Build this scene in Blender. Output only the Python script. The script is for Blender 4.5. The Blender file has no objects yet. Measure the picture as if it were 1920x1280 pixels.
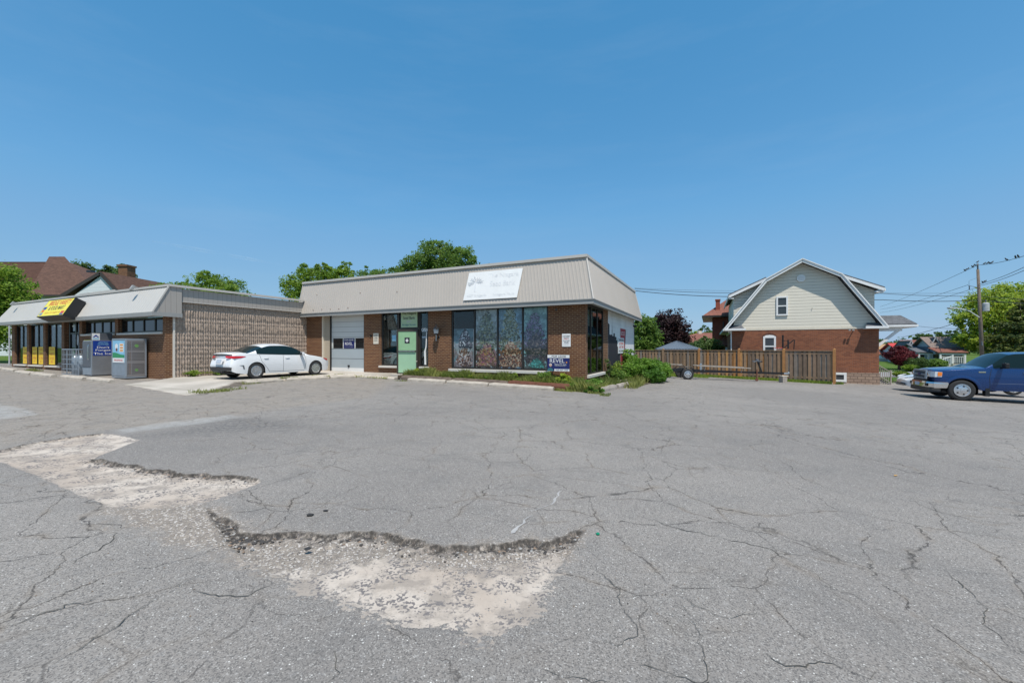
import bpy, math, random
import numpy as np
from mathutils import Vector, Matrix
rad = math.radians
sc = bpy.context.scene
random.seed(7)
# ------------------------------------------------------------ camera
camd = bpy.data.cameras.new('camera'); cam = bpy.data.objects.new('camera', camd)
sc.collection.objects.link(cam); sc.camera = cam
cam.location = (0, 0, 1.55); cam.rotation_euler = (rad(90), 0, 0)
camd.sensor_width = 36; camd.lens = 779/1920*36; camd.shift_y = 12/1920
camd.clip_start = .05; camd.clip_end = 6000
# ------------------------------------------------------------ sky, sun, exposure
SUN = Vector((.10, -.45, 1.0)).normalized()
w = bpy.data.worlds.new('World'); sc.world = w; w.use_nodes = True
nt = w.node_tree; bg = nt.nodes['Background']
sky = nt.nodes.new('ShaderNodeTexSky'); sky.sky_type = 'NISHITA'; sky.sun_disc = False
sky.sun_elevation = math.asin(SUN.z); sky.sun_rotation = math.atan2(SUN.x, SUN.y)
sky.air_density = 1.0; sky.dust_density = .6; sky.ozone_density = 2.0; sky.altitude = 100
# grade the clear sky towards the photograph's deeper blue
SS = .11; spx = nt.nodes.new('ShaderNodeSeparateColor'); cmb = nt.nodes.new('ShaderNodeCombineColor'); nt.links.new(sky.outputs[0], spx.inputs[0])
def wm(op, a, b, c=0.0):
    m_ = nt.nodes.new('ShaderNodeMath'); m_.operation = op
    for q_, v_ in enumerate((a, b, c)):
        if isinstance(v_, float): m_.inputs[q_].default_value = v_
        else: nt.links.new(v_, m_.inputs[q_])
    return m_.outputs[0]
for i_, (k_, o_, a1, b1, a2, b2) in enumerate(((.82, -.020, 1.2, -.008, .55, .10), (.79, .112, 1.25, -.042, .45, .235), (.60, .325, 1.5, -.23, .2, .56))):
    x_ = wm('MULTIPLY_ADD', spx.outputs[i_], k_*SS, o_); y_ = wm('SMOOTH_MIN', wm('MULTIPLY_ADD', x_, a1, b1), wm('MULTIPLY_ADD', x_, a2, b2), .03)
    nt.links.new(wm('MULTIPLY', y_, 1.06/SS), cmb.inputs[i_])
# very faint high cirrus
tc_ = nt.nodes.new('ShaderNodeTexCoord'); mp_ = nt.nodes.new('ShaderNodeMapping'); mp_.inputs['Scale'].default_value = (1.2, 2.5, 9); mp_.inputs['Rotation'].default_value = (0, .25, .4); nz_ = nt.nodes.new('ShaderNodeTexNoise'); nz_.inputs['Scale'].default_value = 1.6; nz_.inputs['Detail'].default_value = 7; nz_.inputs['Roughness'].default_value = .62
nt.links.new(tc_.outputs['Generated'], mp_.inputs[0]); nt.links.new(mp_.outputs[0], nz_.inputs['Vector'])
cf_ = wm('MULTIPLY', wm('MAXIMUM', wm('SUBTRACT', nz_.outputs[0], .50), 0.0), .20); mx_ = nt.nodes.new('ShaderNodeMix'); mx_.data_type = 'RGBA'; nt.links.new(cf_, mx_.inputs[0]); nt.links.new(cmb.outputs[0], mx_.inputs[6]); mx_.inputs[7].default_value = (.62/SS, .72/SS, .82/SS, 1)
nt.links.new(mx_.outputs[2], bg.inputs[0]); bg.inputs[1].default_value = SS
sl = bpy.data.lights.new('sun', 'SUN'); sl.energy = 5.0; sl.angle = rad(.53); sl.color = (1, .945, .855)
so = bpy.data.objects.new('sun', sl); sc.collection.objects.link(so)
so.rotation_euler = SUN.to_track_quat('Z', 'Y').to_euler(); so.location = (0, -5, 30)
sc.view_settings.view_transform = 'Standard'; sc.view_settings.look = 'None'
sc.view_settings.exposure = -0.03; sc.view_settings.gamma = 1
# ------------------------------------------------------------ object helpers
COL = sc.collection
def tag(o, label=None, cat=None, group=None, kind=None):
    if label: o['label'] = label
    if cat: o['category'] = cat
    if group: o['group'] = group
    if kind: o['kind'] = kind
    return o
def thing(name, label, cat, loc=(0, 0, 0), rz=0, group=None):
    o = bpy.data.objects.new(name, None); COL.objects.link(o); o.empty_display_size = .2
    o.location = loc; o.rotation_euler = (0, 0, rz)
    return tag(o, label, cat, group)
def copy_tree(o, parent=None):
    c = o.copy(); COL.objects.link(c); c.parent = parent
    for ch in list(o.children): copy_tree(ch, c)
    return c
class MB:
    def __init__(s): s.v = []; s.f = []; s.m = []
    def add(s, vs, fs, m=0):
        b = len(s.v); s.v += [tuple(p) for p in vs]
        for f in fs: s.f.append(tuple(b+i for i in f)); s.m.append(m)
        return s
    def box(s, x0, x1, y0, y1, z0, z1, m=0):
        x0, x1 = min(x0, x1), max(x0, x1); y0, y1 = min(y0, y1), max(y0, y1); z0, z1 = min(z0, z1), max(z0, z1)
        return s.add([(x0,y0,z0),(x1,y0,z0),(x1,y1,z0),(x0,y1,z0),(x0,y0,z1),(x1,y0,z1),(x1,y1,z1),(x0,y1,z1)],
              [(0,3,2,1),(4,5,6,7),(0,1,5,4),(1,2,6,5),(2,3,7,6),(3,0,4,7)], m)
    def obox(s, c, sx, sy, sz, rot=(0, 0, 0), m=0):
        from mathutils import Euler
        R_ = Euler(rot).to_matrix(); c = Vector(c); vs = []
        for z in (-1, 1):
            for x, y in ((-1,-1),(1,-1),(1,1),(-1,1)): vs.append(c + R_ @ Vector((x*sx/2, y*sy/2, z*sz/2)))
        return s.add(vs, [(0,3,2,1),(4,5,6,7),(0,1,5,4),(1,2,6,5),(2,3,7,6),(3,0,4,7)], m)
    def beam(s, p, q, wd, ht, m=0):          # rectangular bar from p to q
        p = Vector(p); q = Vector(q); d = (q-p).normalized()
        u = d.cross(Vector((0, 0, 1)));
        if u.length < 1e-4: u = Vector((1, 0, 0))
        u.normalize(); v = u.cross(d).normalized(); vs = []
        for c in (p, q):
            for a, b in ((-1,-1),(1,-1),(1,1),(-1,1)): vs.append(c + u*a*wd/2 + v*b*ht/2)
        return s.add(vs, [(0,1,2,3),(7,6,5,4),(0,4,5,1),(1,5,6,2),(2,6,7,3),(3,7,4,0)], m)
    def tube(s, pts, r, n=8, m=0, cap=True):
        pts = [Vector(p) for p in pts]; rs = r if isinstance(r, (list, tuple)) else [r]*len(pts)
        vs = []; fs = []; k = len(pts); pu = None
        for i, p in enumerate(pts):
            d = (pts[min(i+1, k-1)] - pts[max(i-1, 0)]).normalized()
            u = pu - d*pu.dot(d) if pu else d.cross(Vector((0, 0, 1)) if abs(d.z) < .9 else Vector((1, 0, 0)))
            u.normalize(); pu = u; v = d.cross(u)
            for j in range(n):
                a = 2*math.pi*j/n; vs.append(p + (u*math.cos(a) + v*math.sin(a))*rs[i])
        for i in range(k-1):
            for j in range(n): fs.append((i*n+j, i*n+(j+1)%n, (i+1)*n+(j+1)%n, (i+1)*n+j))
        if cap: fs.append(tuple(range(n))[::-1]); fs.append(tuple((k-1)*n+j for j in range(n)))
        return s.add(vs, fs, m)
    def prism(s, poly, ax, a0, a1, m=0):     # poly in the plane across axis ax
        def P(a, b, c): return {'x': (c, a, b), 'y': (a, c, b), 'z': (a, b, c)}[ax]
        n = len(poly); vs = [P(a, b, a0) for a, b in poly] + [P(a, b, a1) for a, b in poly]
        fs = [tuple(range(n))[::-1], tuple(range(n, 2*n))] + [(i, (i+1)%n, n+(i+1)%n, n+i) for i in range(n)]
        return s.add(vs, fs, m)
    def slab(s, quad, t, m=0):               # quad thickened along its normal
        q = [Vector(p) for p in quad]; n = (q[1]-q[0]).cross(q[2]-q[0]).normalized()*t; k = len(q)
        return s.add(q + [p-n for p in q], [tuple(range(k)), tuple(range(k, 2*k))[::-1]] + [(i, k+i, k+(i+1)%k, (i+1)%k) for i in range(k)], m)
    def lathe(s, prof, c, n=20, m=0, axis='z'):  # prof (r,h)
        vs = []; fs = []
        for r, h in prof:
            for j in range(n):
                a = 2*math.pi*j/n; x, y = r*math.cos(a), r*math.sin(a)
                vs.append({'z': (c[0]+x, c[1]+y, c[2]+h), 'y': (c[0]+x, c[1]+h, c[2]+y), 'x': (c[0]+h, c[1]+x, c[2]+y)}[axis])
        for i in range(len(prof)-1):
            for j in range(n): fs.append((i*n+j, i*n+(j+1)%n, (i+1)*n+(j+1)%n, (i+1)*n+j))
        fs.append(tuple(range(n))[::-1]); fs.append(tuple((len(prof)-1)*n+j for j in range(n)))
        return s.add(vs, fs, m)
    def build(s, name, mats, parent=None, smooth=False, loc=None, bevel=0):
        me = bpy.data.meshes.new(name); me.from_pydata(s.v, [], s.f); me.validate(); me.update()
        if not isinstance(mats, (list, tuple)): mats = [mats]
        for x in mats: me.materials.append(x)
        if len(mats) > 1 and len(me.polygons) == len(s.m): me.polygons.foreach_set('material_index', s.m)
        import bmesh
        bm = bmesh.new(); bm.from_mesh(me); bmesh.ops.recalc_face_normals(bm, faces=bm.faces)
        bm.to_mesh(me); bm.free()
        if smooth: me.polygons.foreach_set('use_smooth', [True]*len(me.polygons))
        o = bpy.data.objects.new(name, me); COL.objects.link(o); o.parent = parent
        if loc: o.location = loc
        if bevel:
            b = o.modifiers.new('bevel', 'BEVEL'); b.width = bevel; b.segments = 2; b.limit_method = 'ANGLE'
        return o
def box(name, mats, parent, *a, bevel=0): return MB().box(*a).build(name, mats, parent, bevel=bevel)
def npmesh(name, V, Fq, mats, parent=None, smooth=False):    # quads from numpy
    me = bpy.data.meshes.new(name); nv, nf = len(V), len(Fq); k = Fq.shape[1]
    me.vertices.add(nv); me.vertices.foreach_set('co', V.astype(np.float32).ravel())
    me.loops.add(nf*k); me.loops.foreach_set('vertex_index', Fq.astype(np.int32).ravel())
    me.polygons.add(nf); me.polygons.foreach_set('loop_start', np.arange(nf, dtype=np.int32)*k)
    me.polygons.foreach_set('loop_total', np.full(nf, k, np.int32))
    me.update(calc_edges=True)
    if smooth: me.polygons.foreach_set('use_smooth', [True]*nf)
    for x in (mats if isinstance(mats, (list, tuple)) else [mats]): me.materials.append(x)
    o = bpy.data.objects.new(name, me); COL.objects.link(o); o.parent = parent
    return o
def txt(body, o, r, u, W, H, m, parent, name='lettering', bold=0.0):
    """flat lettering centred on o, right r, up u, fitted to W x H"""
    c = bpy.data.curves.new('t', 'FONT'); c.body = body; c.align_x = 'CENTER'; c.offset = bold
    ob = bpy.data.objects.new('t', c); COL.objects.link(ob)
    me = bpy.data.meshes.new_from_object(ob); bpy.data.objects.remove(ob); bpy.data.curves.remove(c)
    P = np.array([v.co[:] for v in me.vertices])
    if len(P) == 0: return None
    lo, hi = P.min(0), P.max(0); o, r, u = Vector(o), Vector(r).normalized(), Vector(u).normalized()
    sx, sz = W/max(hi[0]-lo[0], 1e-5), H/max(hi[1]-lo[1], 1e-5)
    for v in me.vertices:
        v.co = o + r*((v.co.x-(lo[0]+hi[0])/2)*sx) + u*((v.co.y-(lo[1]+hi[1])/2)*sz)
    me.materials.append(m); me.name = name
    ob = bpy.data.objects.new(name, me); COL.objects.link(ob); ob.parent = parent
    return ob
# ------------------------------------------------------------ materials
class N:
    def __init__(s, name):
        s.mat = bpy.data.materials.new(name); s.mat.use_nodes = True; s.t = s.mat.node_tree
        s.p = s.t.nodes['Principled BSDF']; s.out = s.t.nodes['Material Output']
    def n(s, typ, **k):
        x = s.t.nodes.new('ShaderNode'+typ)
        for a, b in k.items():
            if a == 'inp':
                for i, v in b.items(): s.set(x.inputs[i], v)
            else: setattr(x, a, b)
        return x
    def set(s, sock, v):
        if hasattr(v, 'is_linked') or hasattr(v, 'links'): s.t.links.new(v, sock)
        elif isinstance(v, tuple) and sock.type == 'RGBA' and len(v) == 3: sock.default_value = (*v, 1)
        else: sock.default_value = v
    def math(s, op, a, b=0.0, c=None, clamp=False):
        x = s.n('Math', operation=op, use_clamp=clamp); s.set(x.inputs[0], a); s.set(x.inputs[1], b)
        if c is not None: s.set(x.inputs[2], c)
        return x.outputs[0]
    def mix(s, f, a, b, mode='MIX'):
        x = s.n('Mix', data_type='RGBA', blend_type=mode); s.set(x.inputs[0], f); s.set(x.inputs[6], a); s.set(x.inputs[7], b)
        return x.outputs[2]
    def ss(s, v, a, b):
        x = s.n('MapRange', interpolation_type='SMOOTHSTEP'); s.set(x.inputs[0], v); s.set(x.inputs[1], a); s.set(x.inputs[2], b)
        return x.outputs[0]
    def noise(s, sc_, det=3, vec=None, rough=.5, col=False):
        x = s.n('TexNoise'); x.inputs['Scale'].default_value = sc_; x.inputs['Detail'].default_value = det
        x.inputs['Roughness'].default_value = rough
        if vec is not None: s.t.links.new(vec, x.inputs['Vector'])
        return x.outputs[1 if col else 0]
    def obj(s): return s.n('TexCoord').outputs['Object']
    def attr(s, nm): return s.n('Attribute', attribute_name=nm).outputs['Fac']
    def scale(s, v, sv):
        x = s.n('Mapping'); s.t.links.new(v, x.inputs[0]); x.inputs['Scale'].default_value = sv; return x.outputs[0]
    def wallvec(s):          # (x+y, z, 0): runs round a wall's corners
        sp = s.n('SeparateXYZ'); s.t.links.new(s.obj(), sp.inputs[0])
        c = s.n('CombineXYZ'); s.set(c.inputs[0], s.math('ADD', sp.outputs[0], sp.outputs[1])); s.set(c.inputs[1], sp.outputs[2])
        return c.outputs[0]
    def bump(s, h, st=.3, dist=.01):
        x = s.n('Bump'); x.inputs['Strength'].default_value = st; x.inputs['Distance'].default_value = dist
        s.t.links.new(h, x.inputs['Height']); s.t.links.new(x.outputs[0], s.p.inputs['Normal']); return x
    def fin(s, col, rough=.6, metal=0, spec=.5, coat=0):
        s.set(s.p.inputs['Base Color'], col); s.set(s.p.inputs['Roughness'], rough)
        s.p.inputs['Metallic'].default_value = metal; s.p.inputs['Specular IOR Level'].default_value = spec
        s.p.inputs['Coat Weight'].default_value = coat
        return s.mat
def plain(name, col, rough=.6, metal=0, spec=.5, var=.12, vs=3.0, bump=0, bs=60, coat=0):
    m = N(name); v = m.obj(); f = m.noise(vs, 4, v); g = m.noise(vs*9, 3, v)
    k = m.math('ADD', m.math('MULTIPLY', m.math('SUBTRACT', f, .5), var*2.2), m.math('MULTIPLY', m.math('SUBTRACT', g, .5), var))
    k = m.math('ADD', k, 1.0); x = m.n('Mix', data_type='RGBA', blend_type='MULTIPLY'); x.inputs[0].default_value = 1
    x.inputs[6].default_value = (*col, 1); c = m.n('CombineColor')
    for i in range(3): m.set(c.inputs[i], k)
    m.t.links.new(c.outputs[0], x.inputs[7])
    if bump: m.bump(m.noise(bs, 4, v), bump, .01)
    r = m.math('ADD', m.math('MULTIPLY', m.math('SUBTRACT', g, .5), .15), rough, clamp=True)
    return m.fin(x.outputs[2], r, metal, spec, coat)
def brick(name, c1, c2, mortar, bw=.215, bh=.075, ms=.009, var=.35, dirt=None, rough=.85):
    m = N(name); v = m.wallvec()
    b = m.n('TexBrick'); b.offset = .5
    m.t.links.new(v, b.inputs['Vector']); m.set(b.inputs['Color1'], c1); m.set(b.inputs['Color2'], c2); m.set(b.inputs['Mortar'], mortar)
    b.inputs['Scale'].default_value = 1; b.inputs['Mortar Size'].default_value = ms; b.inputs['Brick Width'].default_value = bw
    b.inputs['Row Height'].default_value = bh; b.inputs['Mortar Smooth'].default_value = .15; b.inputs['Bias'].default_value = 0
    nz = m.noise(22, 5, v); big = m.noise(1.1, 5, v)
    k = m.math('ADD', m.math('MULTIPLY', m.math('SUBTRACT', nz, .5), var), m.math('ADD', .78, m.math('MULTIPLY', big, .44)))
    cc = m.n('CombineColor'); [m.set(cc.inputs[i], k) for i in range(3)]
    col = m.mix(1.0, b.outputs[0], cc.outputs[0], 'MULTIPLY')
    m.bump(m.math('SUBTRACT', m.math('MULTIPLY', nz, .3), b.outputs[1]), .6, .006)
    return m.fin(col, rough)
def lapboard(name, col, pitch=.115, vertical=False, var=.06, st=.6):
    m = N(name); v = m.obj(); sp = m.n('SeparateXYZ'); m.t.links.new(v, sp.inputs[0])
    h = m.math('ADD', sp.outputs[0], sp.outputs[1]) if vertical else sp.outputs[2]
    fr = m.math('FRACT', m.math('DIVIDE', m.math('ADD', h, 50.0), pitch))
    nz = m.noise(2.2, 4, v); k = m.math('ADD', 1-var/2, m.math('MULTIPLY', nz, var*1.4))
    gap = m.ss(fr, .0, .09) if vertical else m.ss(fr, .02, .12)
    k2 = m.math('MULTIPLY', k, m.math('ADD', .45, m.math('MULTIPLY', gap, .55)))
    cc = m.n('CombineColor'); [m.set(cc.inputs[i], k2) for i in range(3)]
    c = m.mix(1.0, col, cc.outputs[0], 'MULTIPLY')
    m.bump(m.math('SUBTRACT', 1.0, fr) if not vertical else gap, st, .012)
    return m.fin(c, .55)
def shingle(name, c1, c2):
    m = N(name); v = m.obj(); sp = m.n('SeparateXYZ'); m.t.links.new(v, sp.inputs[0])
    c = m.n('CombineXYZ'); m.set(c.inputs[0], m.math('ADD', sp.outputs[0], sp.outputs[1])); m.set(c.inputs[1], m.math('MULTIPLY', sp.outputs[2], 1.5))
    b = m.n('TexBrick'); m.t.links.new(c.outputs[0], b.inputs['Vector']); m.set(b.inputs['Color1'], c1); m.set(b.inputs['Color2'], c2)
    m.set(b.inputs['Mortar'], tuple(x*.45 for x in c1)); b.inputs['Scale'].default_value = 1; b.inputs['Mortar Size'].default_value = .012
    b.inputs['Brick Width'].default_value = .3; b.inputs['Row Height'].default_value = .14
    nz = m.noise(14, 5, v); k = m.math('ADD', .7, m.math('MULTIPLY', nz, .6)); cc = m.n('CombineColor'); [m.set(cc.inputs[i], k) for i in range(3)]
    m.bump(nz, .4, .01)
    return m.fin(m.mix(1.0, b.outputs[0], cc.outputs[0], 'MULTIPLY'), .92, spec=.2)
def leafmat(name, c1, c2, c3, trans=.35):
    m = N(name); g = m.n('NewGeometry'); r = g.outputs['Random Per Island']
    v = m.obj(); big = m.noise(.7, 3, v)
    c = m.mix(r, c1, c2); c = m.mix(m.ss(big, .42, .64), c, c3)
    m.fin(c, .55, spec=.3)
    t = m.n('BsdfTranslucent'); m.t.links.new(m.mix(.5, c, tuple(x*1.6 for x in c2)), t.inputs[0])
    ms = m.n('MixShader'); ms.inputs[0].default_value = trans
    m.t.links.new(m.p.outputs[0], ms.inputs[1]); m.t.links.new(t.outputs[0], ms.inputs[2]); m.t.links.new(ms.outputs[0], m.out.inputs[0])
    return m.mat
def clearglass(name, tint=(.75, .82, .8), refl=.8):
    m = N(name); f = m.n('Fresnel'); f.inputs[0].default_value = 1.5
    tr = m.n('BsdfTransparent'); m.set(tr.inputs[0], tint); gl = m.n('BsdfGlossy'); gl.inputs['Roughness'].default_value = .02
    b = m.n('Bump'); b.inputs['Strength'].default_value = .04; b.inputs['Distance'].default_value = .02
    m.t.links.new(m.noise(1.3, 2, m.obj()), b.inputs['Height']); m.t.links.new(b.outputs[0], gl.inputs['Normal'])
    ms = m.n('MixShader'); m.t.links.new(m.math('ADD', m.math('MULTIPLY', f.outputs[0], refl), .02, clamp=True), ms.inputs[0])
    m.t.links.new(tr.outputs[0], ms.inputs[1]); m.t.links.new(gl.outputs[0], ms.inputs[2]); m.t.links.new(ms.outputs[0], m.out.inputs[0])
    return m.mat
W_ = {}
W_['brown_brick'] = brick('brown_brick', (.095, .031, .015), (.165, .066, .027), (.28, .18, .10), ms=.010)
W_['red_brick'] = brick('red_brick', (.27, .092, .04), (.175, .055, .026), (.22, .13, .09), bh=.078, ms=.007)
W_['deep_red_brick'] = brick('deep_red_brick', (.30, .065, .035), (.24, .05, .03), (.24, .10, .07), ms=.006)
W_['far_brick'] = brick('far_brick', (.30, .10, .06), (.22, .08, .05), (.3, .2, .15))
W_['stone_base'] = brick('stone_base', (.36, .25, .18), (.29, .20, .15), (.16, .11, .08), bw=.36, bh=.17, ms=.02, var=.5)
W_['split_block'] = plain('split_block', (.37, .295, .24), .95, var=.5, vs=9, bump=.9, bs=40, spec=.2)
W_['mansard_metal'] = plain('mansard_metal', (.44, .395, .35), .45, var=.06, vs=.7)
W_['mansard_trim'] = plain('mansard_trim', (.52, .49, .45), .5, var=.08)
W_['fascia'] = plain('fascia', (.30, .30, .29), .5, var=.08)
W_['soffit'] = plain('soffit', (.35, .34, .32), .7)
W_['side_siding'] = lapboard('side_siding', (.36, .33, .30), .20, True)
W_['tan_siding'] = lapboard('tan_siding', (.42, .36, .28), .11)
W_['cream_siding'] = lapboard('cream_siding', (.66, .615, .52), .19, st=1.0)
W_['white_siding'] = lapboard('white_siding', (.66, .69, .71), .14)
W_['bluegrey_siding'] = lapboard('bluegrey_siding', (.33, .37, .42), .14)
W_['garage_white'] = lapboard('garage_white', (.60, .61, .59), .27, st=.4); W_['garage_grey'] = lapboard('garage_grey', (.36, .41, .44), .52, st=.25)
W_['white_block'] = brick('white_block', (.70, .71, .71), (.68, .70, .71), (.60, .61, .62), bw=.4, bh=.2, ms=.008, var=.08)
W_['white_paint'] = plain('white_paint', (.76, .76, .75), .5, var=.07)
W_['cream_paint'] = plain('cream_paint', (.66, .60, .50), .6, var=.1)
W_['sill_stone'] = plain('sill_stone', (.62, .58, .52), .8, var=.12, bump=.3)
W_['dark_frame'] = plain('dark_frame', (.022, .019, .017), .4)
W_['bronze_frame'] = plain('bronze_frame', (.05, .038, .03), .4)
W_['black'] = plain('black', (.012, .012, .013), .5)
W_['black_metal'] = plain('black_metal', (.02, .02, .022), .4, metal=.3)
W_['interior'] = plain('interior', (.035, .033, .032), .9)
W_['dark_glass'] = plain('dark_glass', (.008, .011, .013), .03, spec=.8, var=.0)
W_['house_glass'] = plain('house_glass', (.04, .045, .05), .06, spec=.7, var=.3, vs=2)
W_['clear_glass'] = clearglass('clear_glass'); W_['poster_glass'] = clearglass('poster_glass', (.95, .97, .97), .42)
W_['tint_glass'] = clearglass('tint_glass', (.35, .42, .42))
W_['concrete'] = plain('concrete', (.47, .43, .375), .9, var=.22, vs=1.5, bump=.35, bs=45)
W_['kerb_stone'] = plain('kerb_stone', (.44, .39, .33), .95, var=.35, vs=5, bump=.7, bs=25)
W_['old_timber'] = plain('old_timber', (.16, .12, .095), .95, var=.45, vs=6, bump=.9, bs=30)
W_['weathered_timber'] = plain('weathered_timber', (.34, .30, .26), .95, var=.4, vs=6, bump=.9, bs=30)
W_['green_door'] = plain('green_door', (.27, .46, .26), .5, var=.16, vs=2.5)
W_['pale_green'] = plain('pale_green', (.42, .54, .33), .5, var=.05)
W_['galv'] = plain('galv', (.34, .39, .44), .4, metal=.4, var=.15, vs=5)
W_['galv_dark'] = plain('galv_dark', (.12, .13, .15), .45, metal=.2, var=.15, vs=5)
W_['cage_grey'] = plain('cage_grey', (.27, .26, .26), .45, metal=.3, var=.12)
W_['sign_blue'] = plain('sign_blue', (.012, .05, .30), .4, var=.04)
W_['navy'] = plain('navy', (.012, .02, .12), .35, var=.04)
W_['sky_blue_print'] = plain('sky_blue_print', (.25, .52, .72), .4, var=.05)
W_['grass_green_print'] = plain('grass_green_print', (.02, .27, .10), .4, var=.05)
W_['print_green'] = plain('print_green', (.16, .35, .10), .5)
W_['yellow_sign'] = plain('yellow_sign', (.85, .72, .05), .35, var=.06)
W_['poster_yellow'] = plain('poster_yellow', (.85, .55, .02), .5, var=.08)
W_['orange_print'] = plain('orange_print', (.72, .30, .03), .5)
W_['red_print'] = plain('red_print', (.62, .05, .03), .45, var=.06)
W_['dark_print'] = plain('dark_print', (.03, .03, .04), .5)
W_['grey_print'] = plain('grey_print', (.45, .46, .48), .5)
W_['faint_print'] = plain('faint_print', (.69, .70, .72), .6)
W_['mural_dark'] = plain('mural_dark', (.014, .014, .022), .8, var=.2)
W_['mural_red'] = plain('mural_red', (.36, .035, .05), .7, var=.25)
W_['skin_print'] = plain('skin_print', (.62, .38, .28), .5)
W_['hair_print'] = plain('hair_print', (.62, .60, .58), .5)
W_['teal_print'] = plain('teal_print', (.04, .16, .19), .5)
W_['rust'] = plain('rust', (.16, .06, .035), .85, var=.4, vs=8, bump=.5)
W_['rubber'] = plain('rubber', (.028, .028, .029), .85, var=.25, vs=6)
W_['alloy'] = plain('alloy', (.62, .63, .65), .28, metal=.85, var=.05)
W_['chrome'] = plain('chrome', (.75, .75, .76), .12, metal=1, var=.03)
W_['car_white'] = plain('car_white', (.80, .81, .82), .25, coat=.9, var=.015)
W_['car_blue'] = plain('car_blue', (.004, .042, .165), .28, metal=.3, coat=.7, var=.03)
W_['car_red'] = plain('car_red', (.5, .01, .01), .3, coat=.8, var=.02)
W_['car_glass'] = plain('car_glass', (.008, .020, .022), .04, spec=.22, var=0)
W_['lamp_red'] = plain('lamp_red', (.50, .01, .012), .12, spec=.8, var=.1)
W_['lamp_clear'] = plain('lamp_clear', (.62, .64, .66), .1, spec=.8, var=.2, vs=30)
W_['lamp_amber'] = plain('lamp_amber', (.85, .22, .02), .15, var=.1)
W_['plate'] = plain('plate', (.42, .48, .56), .5)
W_['plastic_dark'] = plain('plastic_dark', (.035, .036, .038), .6)
W_['roof_brown'] = shingle('roof_brown', (.145, .082, .062), (.10, .058, .045))
W_['roof_red_brown'] = shingle('roof_red_brown', (.26, .11, .08), (.20, .085, .065))
W_['roof_grey'] = shingle('roof_grey', (.16, .165, .18), (.11, .115, .125))
W_['roof_taupe'] = shingle('roof_taupe', (.26, .20, .175), (.22, .17, .15))
W_['roof_red'] = plain('roof_red', (.52, .05, .035), .5, var=.15)
W_['roof_tan'] = shingle('roof_tan', (.45, .29, .16), (.38, .24, .13))
W_['gazebo_blue'] = plain('gazebo_blue', (.10, .13, .17), .8, var=.1)
W_['bark'] = plain('bark', (.10, .075, .055), .95, var=.4, vs=6, bump=.8, bs=20)
W_['pole_wood'] = plain('pole_wood', (.16, .125, .10), .95, var=.35, vs=5, bump=.4)
W_['wire'] = plain('wire', (.03, .03, .034), .6)
W_['lane_white'] = plain('lane_white', (.62, .62, .60), .8, var=.3, vs=8)
LEAF = {
 'bright': leafmat('leaf_bright', (.15, .25, .025), (.25, .35, .045), (.10, .19, .02), .4),
 'mid': leafmat('leaf_mid', (.11, .20, .035), (.19, .29, .055), (.075, .15, .03), .45),
 'dull': leafmat('leaf_dull', (.07, .13, .035), (.12, .19, .05), (.05, .10, .03)),
 'lime': leafmat('leaf_lime', (.24, .33, .035), (.40, .47, .06), (.14, .24, .03), .45),
 'purple': leafmat('leaf_purple', (.028, .012, .014), (.055, .022, .022), (.018, .010, .012), .2),
 'maroon': leafmat('leaf_maroon', (.10, .012, .018), (.17, .03, .035), (.05, .008, .014), .25),
 'conifer': leafmat('leaf_conifer', (.09, .13, .03), (.20, .21, .05), (.05, .085, .025), .3),
 'weed': leafmat('leaf_weed', (.16, .25, .03), (.28, .36, .06), (.11, .18, .03)), 'dry': leafmat('leaf_dry', (.20, .24, .05), (.36, .36, .12), (.14, .18, .04)),
 'bush': leafmat('leaf_bush', (.11, .22, .025), (.18, .32, .045), (.06, .15, .02)),
}
# ------------------------------------------------------------ terrain height and pixel rays onto it
def g(x, y=0):
    x = np.clip(x, -40., 26.)
    return -.0225*x - .0075*np.sqrt(x*x+4) + .015
def gp(px, py, dz=0.0):
    t = 15.0
    for _ in range(12):
        t = (1.55-(float(g((px-960)/779*t))+dz))*779/(py-652)
    return ((px-960)/779*t, t)
def at(px, py, Y): return ((px-960)/779*Y, Y, 1.55+(652-py)/779*Y)
# ============================================================ GROUND
gm = N('lawn_earth'); v = gm.obj(); a = gm.noise(.35, 5, v); b_ = gm.noise(9, 4, v)
c = gm.mix(gm.ss(a, .35, .65), (.06, .115, .02), (.10, .15, .03)); c = gm.mix(gm.ss(b_, .6, .8), c, (.15, .13, .07)); gm.bump(b_, .8, .05)
M_lawn = gm.fin(c, .95, spec=.1)
def steps(a, b, lo, hi, fine, grow=1.09, mx=60):
    xs = list(np.arange(lo, hi+1e-6, fine)); s = fine
    while xs[-1] < b: s = min(s*grow, mx); xs.append(min(xs[-1]+s, b))
    s = fine
    while xs[0] > a: s = min(s*grow, mx); xs.insert(0, max(xs[0]-s, a))
    return np.array(xs)
def grid(name, X, Y, zf, mat, keep=None, smooth=True):
    XX, YY = np.meshgrid(X, Y); Z = zf(XX, YY); V = np.stack([XX, YY, Z], -1).reshape(-1, 3); nx, ny = len(X), len(Y)
    i = np.arange((ny-1)*nx).reshape(ny-1, nx)[:, :-1].ravel(); Fq = np.stack([i, i+1, i+nx+1, i+nx], -1)
    if keep is not None:
        cx = V[Fq].mean(1); k = keep(cx[:, 0], cx[:, 1]); Fq = Fq[k]
        used = np.unique(Fq); mp = np.full(len(V), -1); mp[used] = np.arange(len(used)); V = V[used]; Fq = mp[Fq]
    return npmesh(name, V, Fq, mat, smooth=smooth), V
gx = steps(-3000, 3000, -44, 44, 4, 1.25, 400); gy = steps(-300, 3500, -20, 70, 5, 1.25, 400)
def far_z(X, Y): return g(X, Y) - .06 - .0*Y
o, _ = grid('ground', gx, gy, far_z, M_lawn); tag(o, kind='structure')
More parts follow.
